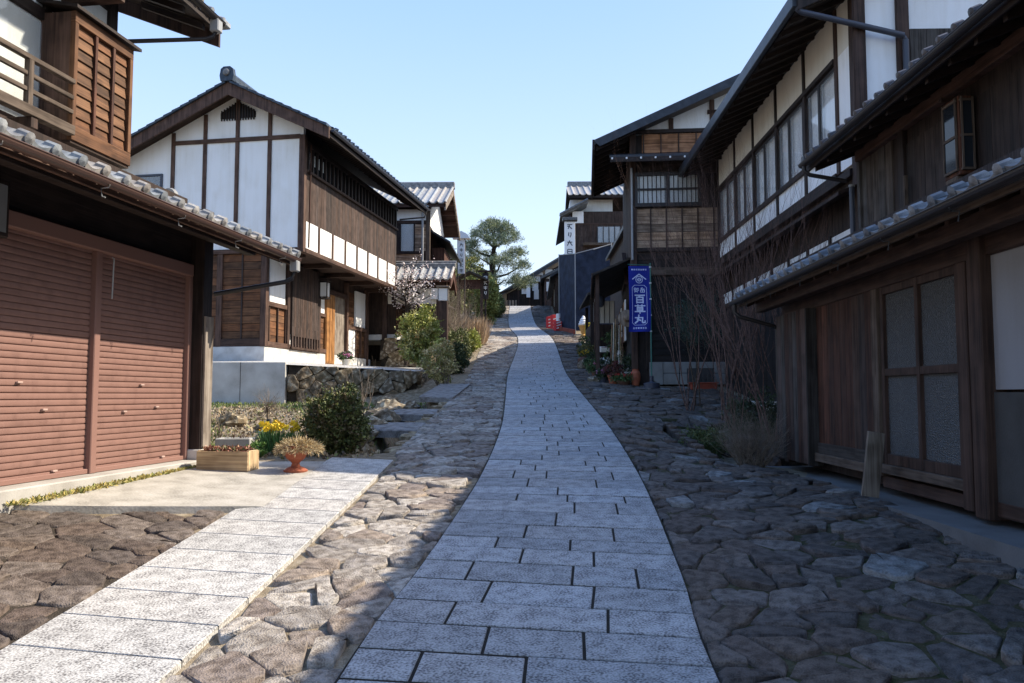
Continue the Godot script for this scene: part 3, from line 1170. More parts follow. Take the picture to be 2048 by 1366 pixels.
# ---------------------------------------------------------------- the garage house
func make_garage_house() -> void:
	var o := thing("garage_house", "two storey wooden house with two brown roller shutters and tiled pent roof", "house", Vector3(-4.08, 0.82, -9.53), -deg_to_rad(6.6))
	# x: 0 is the shutter front, positive towards the street; s: 0 is the far end
	B(o, "sill", -0.15, 0.24, -0.45, 0.0, -7.5, 0.06, "concrete", 0.012)
	B(o, "wall", -5.0, -0.12, -0.3, 3.15, -7.5, -0.06, "plank_dark_v")
	B(o, "header", -0.10, 0.0, 2.215, 2.98, -7.5, -0.02, "beam_dark_h")
	B(o, "lintel", -0.02, 0.07, 2.17, 2.31, -7.5, -0.2, "shutter_frame", 0.008)
	# shutters
	var prof := []
	for i in 8:
		var t := float(i) / 7
		prof.append(Vector2([-0.008, 0.006, 0.0085, 0.009, 0.009, 0.008, 0.0065, -0.008][i], [0.0, 0.14, 0.30, 0.48, 0.64, 0.80, 0.955, 0.975][i]))
	for sh in [[-1.815, -0.22], [-3.64, -1.905]]:
		var t := Node3D.new()
		t.name = "roller_shutter"
		o.add_child(t, true)
		B(t, "backing", -0.06, -0.035, 0.0, 2.2, sh[0], sh[1], "shutter_frame")
		var n := 37
		var pit := 2.19 / n
		var mb := MB.new()
		var len_: float = sh[1] - sh[0]
		for i in prof.size() - 1:
			var a: Vector2 = prof[i]
			var b: Vector2 = prof[i + 1]
			var st := mb.v.size()
			mb.quado(Vector3(a.x, a.y * pit, 0), Vector3(b.x, b.y * pit, 0), Vector3(b.x, b.y * pit, -len_), Vector3(a.x, a.y * pit, -len_), Vector3(-1, pit * 0.5, -len_ * 0.5))
		mb.quado(Vector3(prof[0].x, 0, 0), Vector3(-0.02, 0, 0), Vector3(-0.02, 0, -len_), Vector3(prof[0].x, 0, -len_), Vector3(0, 1, 0))
		mb.quado(Vector3(prof[7].x, pit - 0.002, 0), Vector3(-0.02, pit - 0.002, 0), Vector3(-0.02, pit - 0.002, -len_), Vector3(prof[7].x, pit - 0.002, -len_), Vector3(0, -1, 0))
		var sm := mb.commit()
		for i in n:
			part(t, "slat", sm, "shutter", Vector3(-0.03 + rng.randf_range(-0.0015, 0.0015), 0.008 + i * pit, -sh[0]))
		B(t, "bottom_bar", -0.05, 0.012, 0.002, 0.05, sh[0], sh[1], "shutter_frame", 0.006)
		for q in [[0.58, 0.3], [0.62, 0.66], [0.06, 0.75], [0.86, 0.48]]:
			var sq: float = lerpf(sh[0], sh[1], q[1])
			B(t, "catch", -0.02, 0.006, q[0], q[0] + 0.018, sq - 0.03, sq + 0.03, "shutter_label", 0.003)
	for q in [[-0.22, -0.15], [-1.905, -1.815], [-3.73, -3.64]]:
		B(o, "guide_rail", -0.06, 0.035, 0.0, 2.2, q[0], q[1], "shutter_frame", 0.008)
	tube(o, "pull_rod", [P(0.05, 2.14, -1.70), P(0.07, 2.13, -1.70), P(0.075, 1.72, -1.72)], 0.007, "aluminium", 6)
	B(o, "wall_panel", -0.1, -0.03, 0.0, 2.2, -7.5, -3.76, "shutter_frame")
	# corner post on its stone
	B(o, "post", -0.06, 0.17, 0.10, 3.0, -0.15, 0.06, "beam_dark_v", 0.008)
	B(o, "post_strip", 0.17, 0.20, 0.14, 1.70, -0.13, 0.05, "grey_wood_v", 0.003)  # added pale strip, the sunlit street face of the post put into colour
	B(o, "footing", -0.08, 0.21, 0.0, 0.12, -0.18, 0.09, "concrete_white", 0.012)
	B(o, "meter_case", 0.0, 0.12, 2.05, 2.52, -3.42, -3.14, "beam_dark_v", 0.01)
	B(o, "meter_glass", 0.12, 0.126, 2.09, 2.48, -3.38, -3.18, "curtain_dim")
	# pent roof
	var pitch := 0.40
	slope(o, "roof_board", 1.0, 2.50, -1.0, 2.50 + 2.0 * pitch, 0.05, -7.6, 0.48, "plank_dark_h")
	for i in 20:
		var s := -7.4 + i * 0.405
		prism(o, "rafter", [Vector2(0.93, 2.47), Vector2(-0.1, 2.882), Vector2(-0.1, 2.81), Vector2(0.93, 2.398)], s, s + 0.05, "beam_dark_h")
	B(o, "fascia", 0.965, 1.0, 2.395, 2.49, -7.6, 0.48, "beam_brown_h", 0.004)
	B(o, "purlin", 0.42, 0.54, 2.52, 2.63, -7.6, 0.42, "beam_dark_h", 0.006)
	lay_tiles(o, P(1.06, 2.50, -7.3), P(1.06, 2.50, 0.53), P(-0.215, 0.215 * pitch, 0), 9, "tile_pale")
	gutter(o, P(1.09, 2.46, -7.6), P(1.09, 2.46, 0.44), 0.052, "gutter")
	for i in 7:
		var s := -6.6 + i * 1.1
		tube(o, "gutter_hook", [P(1.00, 2.50, s), P(1.13, 2.44, s), P(1.12, 2.40, s), P(1.05, 2.395, s), P(1.06, 2.33, s), P(1.09, 2.32, s)], 0.006, "pipe_grey", 5)
	# leader box and the pipe back to the post
	B(o, "leader_box", 1.04, 1.14, 2.29, 2.43, 0.31, 0.41, "pipe_grey", 0.012)
	tube(o, "downpipe", [P(1.09, 2.30, 0.36), P(1.06, 2.20, 0.34), P(0.98, 2.16, 0.32), P(0.22, 1.98, 0.0)], 0.028, "gutter_dark")
	# verge tiles, and the end of the ridge course against the upper wall
	for i in 9:
		var t := i * 0.215
		B(o, "verge_tile", 1.05 - t - 0.24, 1.05 - t, 2.475 + t * pitch, 2.56 + t * pitch, 0.50, 0.58, "tile_pale", 0.01)
	for i in 12:
		B(o, "flashing_tile", -0.98, -0.72, 3.22, 3.30, -7.3 + i * 0.55, -7.3 + i * 0.55 + 0.54, "tile_pale", 0.012)
	for i in 3:
		B(o, "flashing_tile", -0.90 + i * 0.05, -0.66 + i * 0.08, 3.30 - i * 0.075, 3.37 - i * 0.075, -0.72 + i * 0.02, 0.50, "tile_pale", 0.015)
	var end := MB.new()
	end.lathe([Vector2(0.0, -0.04), Vector2(0.10, -0.04), Vector2(0.115, 0.0), Vector2(0.10, 0.05), Vector2(0.0, 0.06)], Vector3.ZERO, 14)
	part(o, "ridge_end_tile", end.commit(), "tile_pale", P(-0.68, 3.33, 0.47), Basis(Vector3.RIGHT, PI / 2))
	# upper storey
	B(o, "upper_wall", -5.0, -0.95, 3.15, 6.1, -7.5, -0.40, "plaster")
	B(o, "corner_post", -1.0, -0.90, 3.2, 5.95, -0.52, -0.38, "beam_dark_v", 0.006)
	for y in [4.72, 5.35]:
		B(o, "beam", -0.96, -0.905, y, y + 0.13, -7.5, -0.52, "beam_dark_h", 0.005)
	B(o, "sill_beam", -0.97, -0.86, 3.42, 3.54, -7.5, -1.35, "beam_h", 0.005)
	for s in [-1.52, -2.95, -4.4]:
		B(o, "stud", -0.97, -0.905, 3.54, 5.5, s - 0.05, s + 0.05, "beam_dark_v", 0.004)
	for q in [[-2.88, -2.28], [-2.24, -1.58], [-4.34, -3.02]]:
		var w := B(o, "window", -0.96, -0.945, 3.56, 4.70, q[0], q[1], "curtain")
		part(w, "pane", box_mesh(Vector3(0.006, 1.12, q[1] - q[0] - 0.02)), "glass", Vector3(0.022, 0, 0))
		B(o, "window_stile", -0.945, -0.91, 3.54, 4.72, q[1], q[1] + 0.04, "beam_dark_v", 0.003)
	# railing
	for q in [[4.02, 0.06, 0.05], [3.855, 0.035, 0.045], [3.70, 0.035, 0.045], [3.50, 0.09, 0.10]]:
		B(o, "rail", -0.53 - q[1] * 0.5, -0.53 + q[1] * 0.5, q[0] - q[2] * 0.5, q[0] + q[2] * 0.5, -7.5, -1.60, "beam_grey_h", 0.005)
	for i in 6:
		var s := -6.9 + i * 0.93
		B(o, "baluster", -0.56, -0.50, 3.55, 4.0, s, s + 0.065, "beam_grey_v", 0.004)
	for i in 7:
		var s := -7.3 + i * 0.85
		B(o, "bracket", -0.92, -0.50, 3.34, 3.45, s, s + 0.09, "beam_v", 0.004)
		B(o, "apron_board", -0.80, -0.78, 3.28, 3.44, s + 0.1, s + 0.8, "plank_h")
	# shutter box with lapped cedar boards
	var t := Node3D.new()
	t.name = "shutter_box"
	o.add_child(t, true)
	B(t, "side", -0.95, -0.57, 3.42, 4.80, -1.585, -1.555, "beam_brown_v")
	B(t, "side", -0.95, -0.57, 3.42, 4.80, -0.645, -0.615, "beam_brown_v")
	B(t, "back_board", -0.62, -0.59, 3.45, 4.78, -1.555, -0.645, "plank_h")
	for i in 9:
		var y := 3.56 + i * 0.125
		bar(t, "board", P(-0.575, y + 0.066, -1.52), P(-0.575, y + 0.066, -0.68), 0.013, 0.13, "cedar_h", 0.003).rotate_object_local(Vector3(0, 0, 1), -0.15)
	for q in [[3.415, 3.565], [4.675, 4.80]]:
		B(t, "frame_rail", -0.59, -0.53, q[0], q[1], -1.60, -0.60, "cedar_h", 0.005)
	for s in [-1.60, -0.66]:
		B(t, "frame_stile", -0.59, -0.528, 3.565, 4.675, s, s + 0.055, "cedar_v", 0.004)
	for s in [-1.24, -0.94]:
		B(t, "batten", -0.565, -0.535, 3.565, 4.675, s - 0.02, s + 0.02, "plank_red_v", 0.003)
	prism(t, "cap", [Vector2(-0.95, 4.90), Vector2(-0.47, 4.80), Vector2(-0.47, 4.835), Vector2(-0.95, 4.935)], -1.66, -0.54, "beam_dark_h")
	B(t, "bottom_board", -0.95, -0.55, 3.385, 3.415, -1.59, -0.61, "plank_dark_h")
	# bracket arm under the upper eave
	B(o, "arm", -0.95, -0.25, 5.05, 5.17, -1.30, -1.20, "beam_brown_h", 0.006)
	# upper roof
	slope(o, "upper_roof_board", -0.05, 5.56, -4.6, 5.56 + 4.55 * pitch, 0.10, -7.8, 0.42, "beam_dark_h")
	for i in 18:
		var s := -7.6 + i * 0.455
		prism(o, "rafter", [Vector2(-0.10, 5.46), Vector2(-0.95, 5.80), Vector2(-0.95, 5.72), Vector2(-0.10, 5.38)], s, s + 0.06, "beam_dark_h")
	prism(o, "barge_board", [Vector2(-0.02, 5.50), Vector2(-3.0, 6.69), Vector2(-3.0, 6.45), Vector2(-0.02, 5.26)], 0.40, 0.44, "beam_v")
	lay_tiles(o, P(0.0, 5.58, -7.6), P(0.0, 5.58, 0.47), P(-0.215, 0.215 * pitch, 0), 2, "tile_pale")
	for i in 6:
		var t2 := i * 0.215
		B(o, "verge_tile", 0.05 - t2 - 0.24, 0.05 - t2, 5.56 + t2 * pitch, 5.64 + t2 * pitch, 0.40, 0.58, "tile_pale", 0.012)
	gutter(o, P(0.06, 5.53, -7.6), P(0.06, 5.53, 0.33), 0.05, "gutter_dark")
	B(o, "leader_box", 0.0, 0.12, 5.34, 5.50, 0.12, 0.24, "pipe_grey", 0.012)
	tube(o, "downpipe", [P(0.06, 5.36, 0.18), P(0.03, 5.28, 0.16), P(-0.05, 5.24, 0.13), P(-0.90, 5.02, -0.40)], 0.028, "gutter_dark")


# ---------------------------------------------------------------- the white house
func make_white_house() -> void:
	var o := thing("white_house", "white plastered gable house with dark timber posts and jettied upper floor", "house", Vector3(-6.96, 2.42, -20.42), -deg_to_rad(8.4))
	var rx := -0.86
	var ry := 7.30
	var k := 0.485
	# bodies
	B(o, "foundation", -4.3, 0.03, -0.6, 0.42, -0.02, 7.9, "concrete_white", 0.01)
	B(o, "wall", -4.3, -0.06, 0.42, 2.98, 0.06, 7.8, "plank_v")
	B(o, "upper_wall", -4.3, 0.98, 2.98, 5.75, 0.12, 7.75, "plank_v")
	prism(o, "gable_wall", [Vector2(-4.3, 2.98), Vector2(1.0, 2.98), Vector2(1.0, ry - 0.16 - (1.0 - rx) * k), Vector2(rx, ry - 0.16), Vector2(-4.3, ry - 0.16 + (-4.3 - rx) * k)], 0.0, 0.12, "plaster")
	# posts and beams of the gable
	for x in [-2.72, -1.79, -0.86, 0.06]:
		B(o, "post", x - 0.055, x + 0.055, 2.98, ry - 0.2 - absf(x - rx) * k, -0.035, 0.0, "beam_brown_v", 0.005)
	B(o, "corner_post", 0.90, 1.06, 2.94, 5.95, -0.05, 0.12, "beam_brown_v", 0.008)
	B(o, "tie_beam", -2.72, 0.92, 5.86, 5.97, -0.045, 0.0, "beam_brown_h", 0.005)
	B(o, "base_beam", -4.3, 1.06, 2.86, 2.98, -0.045, 0.1, "beam_brown_h", 0.006)
	# vent under the ridge
	prism(o, "vent_back", [Vector2(rx - 0.50, 6.50), Vector2(rx + 0.50, 6.50), Vector2(rx + 0.50, 6.66), Vector2(rx, 6.95), Vector2(rx - 0.50, 6.66)], -0.02, 0.0, "frame_dark")
	for i in 13:
		var x := rx - 0.46 + i * 0.0767
		B(o, "vent_slat", x - 0.014, x + 0.014, 6.44, 6.96 - absf(x - rx) * 0.54, -0.05, -0.02, "beam_dark_v")
	# small window far along the gable
	var wn := B(o, "window", -3.95, -3.05, 4.35, 5.05, -0.02, 0.0, "dark_glass")
	part(wn, "pane", box_mesh(Vector3(0.86, 0.66, 0.01)), "glass", Vector3(0, 0, 0.025))
	for q in [[-3.99, -3.93], [-3.07, -3.01]]:
		B(o, "window_frame", q[0], q[1], 4.30, 5.10, -0.05, 0.0, "pipe_blue", 0.004)
	B(o, "window_frame", -3.93, -3.07, 5.04, 5.10, -0.05, 0.0, "pipe_blue", 0.004)
	B(o, "window_frame", -3.93, -3.07, 4.30, 4.36, -0.05, 0.0, "pipe_blue", 0.004)
	# roof
	slope(o, "roof_slab", rx, ry, 1.90, ry - (1.90 - rx) * k, 0.15, -0.5, 8.5, "plank_dark_h")
	slope(o, "roof_slab", rx, ry, -4.95, ry + (-4.95 - rx) * k, 0.15, -0.5, 8.5, "plank_dark_h")
	for sd in [[1.0, 1.93], [-1.0, -4.98]]:
		var ex: float = sd[1]
		var ey: float = ry - absf(ex - rx) * k
		prism(o, "barge_board", [Vector2(rx, ry - 0.03), Vector2(ex, ey - 0.03), Vector2(ex, ey - 0.31), Vector2(rx, ry - 0.36)], -0.56, -0.5, "beam_brown_v")
		# verge tiles stepping down the slope
		var n := int(absf(ex - rx) / 0.24)
		for i in n:
			var x0: float = rx + sd[0] * (0.06 + i * 0.24)
			var x1: float = x0 + sd[0] * 0.29
			var y0 := ry - absf(x0 - rx) * k
			var y1 := ry - absf(x1 - rx) * k
			prism(o, "verge_tile", [Vector2(x0, y0 + 0.02), Vector2(x1, y1 + 0.05), Vector2(x1, y1 - 0.02), Vector2(x0, y0 - 0.03)], -0.62, -0.28, "tile_blue")
	lay_tiles(o, P(1.93, ry - 2.79 * k + 0.01, -0.3), P(1.93, ry - 2.79 * k + 0.01, 8.5), P(-0.215, 0.215 * k, 0), 1, "tile_blue", 0.29)
	slope(o, "roof_cover", rx, ry + 0.045, 1.72, ry - (1.72 - rx) * k + 0.045, 0.045, -0.28, 8.5, "tile_blue")
	slope(o, "roof_cover", rx, ry + 0.045, -4.95, ry + (-4.95 - rx) * k + 0.045, 0.045, -0.28, 8.5, "tile_blue")
	for i in 3:
		B(o, "ridge_tile", rx - 0.17 + i * 0.025, rx + 0.17 - i * 0.025, ry - 0.01 + i * 0.07, ry + 0.055 + i * 0.07, -0.5, 8.5, "tile_blue", 0.012)
	tube(o, "ridge_roll", [P(rx, ry + 0.22, -0.52), P(rx, ry + 0.22, 8.5)], 0.07, "tile_blue", 10)
	prism(o, "ridge_end_tile", [Vector2(rx - 0.17, ry - 0.02), Vector2(rx + 0.17, ry - 0.02), Vector2(rx + 0.20, ry + 0.12), Vector2(rx + 0.17, ry + 0.30), Vector2(rx + 0.09, ry + 0.36), Vector2(rx - 0.09, ry + 0.36), Vector2(rx - 0.17, ry + 0.30), Vector2(rx - 0.20, ry + 0.12)], -0.64, -0.52, "tile_blue")
	var knob := MB.new()
	knob.lathe([Vector2(0.0, -0.03), Vector2(0.09, -0.03), Vector2(0.09, 0.02), Vector2(0.065, 0.035), Vector2(0.0, 0.035)], Vector3.ZERO, 14)
	part(o, "ridge_disc", knob.commit(), "tile", P(rx, ry + 0.2, -0.66), Basis(Vector3.RIGHT, PI / 2))
	for i in 22:
		var s := -0.35 + i * 0.41
		prism(o, "rafter", [Vector2(1.84, ry - 0.15 - (1.84 - rx) * k), Vector2(0.95, ry - 0.15 - (0.95 - rx) * k), Vector2(0.95, ry - 0.24 - (0.95 - rx) * k), Vector2(1.84, ry - 0.24 - (1.84 - rx) * k)], s, s + 0.06, "beam_dark_h")
	B(o, "eave_board", 1.86, 1.90, ry - 2.76 * k - 0.24, ry - 2.76 * k - 0.09, -0.5, 8.5, "beam_dark_h")
	gutter(o, P(1.97, ry - 2.83 * k - 0.04, -0.42), P(1.97, ry - 2.83 * k - 0.04, 8.5), 0.055, "pipe_blue")
	tube(o, "downpipe", [P(1.97, ry - 2.83 * k - 0.08, 8.3), P(1.9, 5.55, 8.2), P(1.08, 5.42, 7.85)], 0.03, "gutter_dark")
	# street face, upper floor: grille, standing boards, plaster band
	B(o, "grille_back", 0.98, 0.99, 5.05, 5.82, 0.15, 7.7, "dark_glass")
	for i in 27:
		var s := 0.22 + i * 0.282
		B(o, "grille_bar", 0.995, 1.05, 5.06, 5.72, s, s + 0.085, "beam_dark_v", 0.004)
	for i in 4:
		B(o, "grille_paper", 0.99, 0.993, 5.3, 5.6, 0.31 + i * 0.282, 0.48 + i * 0.282, "paper")
	B(o, "head_beam", 0.98, 1.06, 5.70, 5.84, 0.12, 7.75, "beam_dark_h", 0.005)
	B(o, "mid_beam", 0.98, 1.075, 5.0, 5.07, 0.12, 7.75, "beam_h", 0.005)
	upright_x(o, 0.98, 1.0, 0.14, 7.74, 3.72, 5.0, 44, "plank_v")
	B(o, "plaster_band", 0.98, 1.0, 2.98, 3.72, 0.12, 7.75, "plaster")
	for i in 9:
		var s := 0.10 + i * 0.95
		B(o, "band_post", 1.0, 1.03, 2.98, 3.72, s - 0.045, s + 0.045, "beam_brown_v", 0.004)
	B(o, "sill_beam", 0.90, 1.07, 2.86, 2.98, 0.12, 7.75, "beam_brown_h", 0.006)
	tube(o, "downpipe", [P(1.10, 5.75, 0.26), P(1.10, 3.0, 0.20)], 0.022, "plank_red_v", 6)
	# jetty floor
	B(o, "jetty_floor", -0.05, 0.90, 2.92, 2.97, 0.05, 7.75, "plank_h")
	for i in 5:
		var s := 0.35 + i * 1.78
		B(o, "joist", -0.05, 0.90, 2.78, 2.92, s, s + 0.12, "beam_h", 0.006)
	# gable side of the lower floor: framed lapped boards
	B(o, "corner_post", -0.10, 0.06, 0.42, 2.9, -0.05, 0.12, "beam_brown_v", 0.008)
	for x in [-1.28, -2.35, -3.4]:
		B(o, "post", x - 0.08, x + 0.08, 0.42, 2.86, -0.03, 0.06, "beam_brown_v", 0.006)
	for q in [[-1.20, -0.10], [-2.27, -1.36], [-3.32, -2.43]]:
		boards_s(o, 0.05, q[0], q[1], 0.62, 2.86, 11, "cedar_h")
		B(o, "batten", (q[0] + q[1]) * 0.5 - 0.02, (q[0] + q[1]) * 0.5 + 0.02, 0.62, 2.86, 0.0, 0.025, "plank_v")
	B(o, "base_board", -4.3, -0.10, 0.42, 0.62, -0.02, 0.06, "beam_h", 0.006)
	# street side of the lower floor
	B(o, "base_board", -0.06, 0.05, 0.42, 0.56, 0.12, 4.55, "beam_brown_h", 0.006)
	B(o, "plaster_panel", -0.06, -0.02, 1.62, 2.86, 0.32, 1.22, "plaster")
	B(o, "rail", -0.06, 0.03, 1.50, 1.62, 0.12, 1.30, "beam_brown_h", 0.005)
	boards_x(o, -0.06, 1.0, 0.30, 1.22, 0.56, 1.50, 5, "cedar_h")
	for s in [0.28, 0.77, 1.24]:
		B(o, "batten", -0.04, 0.01, 0.56, 1.50, s - 0.022, s + 0.022, "beam_v", 0.003)
	B(o, "post", -0.06, 0.05, 0.42, 2.86, 1.26, 1.40, "beam_v", 0.006)
	# lattice screen standing proud
	B(o, "screen_back", -0.06, 0.06, 0.85, 2.80, 1.44, 3.30, "plank_dark_v")
	for i in 14:
		var s := 1.45 + i * 0.133
		B(o, "screen_board", 0.06, 0.085, 0.80, 2.82, s, s + 0.125, "plank_v")
	for i in 10:
		var s := 1.47 + i * 0.185
		B(o, "screen_slat", 0.03, 0.09, 0.46, 1.06, s, s + 0.07, "plank_v", 0.004)
	B(o, "screen_foot", 0.0, 0.10, 0.44, 0.50, 1.42, 3.32, "beam_v")
	B(o, "plaster_panel", -0.05, -0.03, 0.56, 0.85, 1.44, 3.30, "plaster")
	# door bay
	B(o, "post", -0.06, 0.06, 0.42, 2.86, 3.34, 3.46, "beam_v", 0.006)
	B(o, "plaster_panel", -0.06, -0.01, 1.65, 2.55, 3.46, 3.88, "plaster")
	boards_x(o, -0.06, 1.0, 3.46, 3.88, 0.56, 1.55, 6, "cedar_h")
	B(o, "rail", -0.06, 0.03, 1.55, 1.65, 3.46, 3.88, "beam_brown_h")
	B(o, "door", -0.05, 0.04, 0.10, 2.30, 3.90, 4.60, "door_orange_v", 0.01)
	for i in 3:
		B(o, "door_board", 0.04, 0.055, 0.14, 2.26, 3.93 + i * 0.215, 4.13 + i * 0.215, "door_orange_v", 0.003)
	B(o, "recess_door", -0.05, -0.02, 0.10, 2.30, 4.62, 5.55, "grey_wood_v")
	B(o, "door_head", -0.06, 0.06, 2.30, 2.45, 3.46, 5.6, "beam_h", 0.006)
	B(o, "post", -0.06, 0.07, 0.10, 2.86, 5.55, 5.70, "beam_brown_v", 0.006)
	B(o, "plaster_panel", -0.06, 0.0, 0.45, 1.35, 5.72, 6.45, "plaster")
	B(o, "rail", -0.06, 0.05, 1.35, 1.48, 5.70, 7.5, "beam_brown_h", 0.005)
	boards_x(o, -0.06, 1.0, 5.72, 6.40, 1.48, 2.60, 7, "cedar_h")
	B(o, "plaster_panel", -0.06, 0.0, 1.48, 2.70, 6.50, 7.40, "plaster")
	boards_x(o, -0.06, 1.0, 6.55, 7.40, 0.45, 1.35, 6, "cedar_h")
	for s in [6.48, 6.98, 7.45]:
		B(o, "batten", -0.04, 0.03, 0.45, 1.35, s - 0.025, s + 0.025, "beam_brown_v", 0.003)
	B(o, "corner_post", -0.10, 0.06, 0.10, 2.86, 7.45, 7.62, "beam_brown_v", 0.006)
	# step
	B(o, "door_step", 0.05, 0.75, -0.3, 0.09, 3.7, 7.4, "concrete", 0.012)
	# lantern by the door
	var t := Node3D.new()
	t.name = "wall_lantern"
	o.add_child(t, true)
	B(t, "bracket", 0.0, 0.22, 2.70, 2.75, 3.36, 3.42, "beam_dark_h")
	B(t, "paper_box", 0.09, 0.31, 2.12, 2.54, 3.28, 3.50, "paper", 0.004)
	for q in [[0.08, 3.27], [0.30, 3.27], [0.08, 3.49], [0.30, 3.49]]:
		B(t, "frame", q[0], q[0] + 0.025, 2.08, 2.58, q[1], q[1] + 0.025, "beam_dark_v")
	B(t, "cap", 0.04, 0.36, 2.58, 2.63, 3.22, 3.56, "beam_dark_h", 0.006)
	B(t, "base", 0.07, 0.33, 2.05, 2.09, 3.26, 3.52, "beam_dark_h", 0.006)


# ---------------------------------------------------------------- walls and houses further up on that side
func wall_face(o: Node3D, a: Vector3, b: Vector3, top_a: float, top_b: float, cell: Vector2, sd: int, m: String) -> void:
	# rubble stones on an upright face from a to b (feet), each stone a mesh of its own
	var d := b - a
	d.y = 0
	var len_ := d.length()
	d /= len_
	var out := Vector3(-d.z, 0, d.x)
	if out.dot(Vector3(0, 0, 1)) + out.x * 0.3 < 0:
		out = -out
	var to := func(u: float, w: float, h: float) -> Vector3:
		return a + d * u + Vector3.UP * (lerpf(0.0, b.y - a.y, u / len_) + w) + out * h
	var r := RandomNumberGenerator.new()
	r.seed = sd
	for e in cells(Vector2(0.0, 0.0), Vector2(len_, maxf(top_a - a.y, top_b - b.y) + 0.2), cell, 0.012, 0.5, sd):
		var p: Vector2 = e[0]
		var hi: float = lerpf(top_a - a.y, top_b - b.y, p.x / len_)
		if p.y > hi + cell.y * 0.35:
			continue
		var q := clip(e[1], Vector2(0, hi), Vector2(0, 1))
		q = clip(q, Vector2(0, -0.15), Vector2(0, -1))
		q = clip(q, Vector2(0, 0), Vector2(-1, 0))
		q = clip(q, Vector2(len_, 0), Vector2(1, 0))
		if q.size() < 3:
			continue
		var box := Rect2(q[0], Vector2.ZERO)
		for z in q:
			box = box.expand(z)
		if box.size.x < 0.07 or box.size.y < 0.07:
			continue
		var at: Vector3 = to.call(p.x, p.y, 0.0)
		var mb := MB.new()
		stone_into(mb, q, to, at, 0.06 + r.randf_range(-0.03, 0.045), 0.08, 0.05, r)
		part(o, "stone", mb.commit(), m, at - o.position)


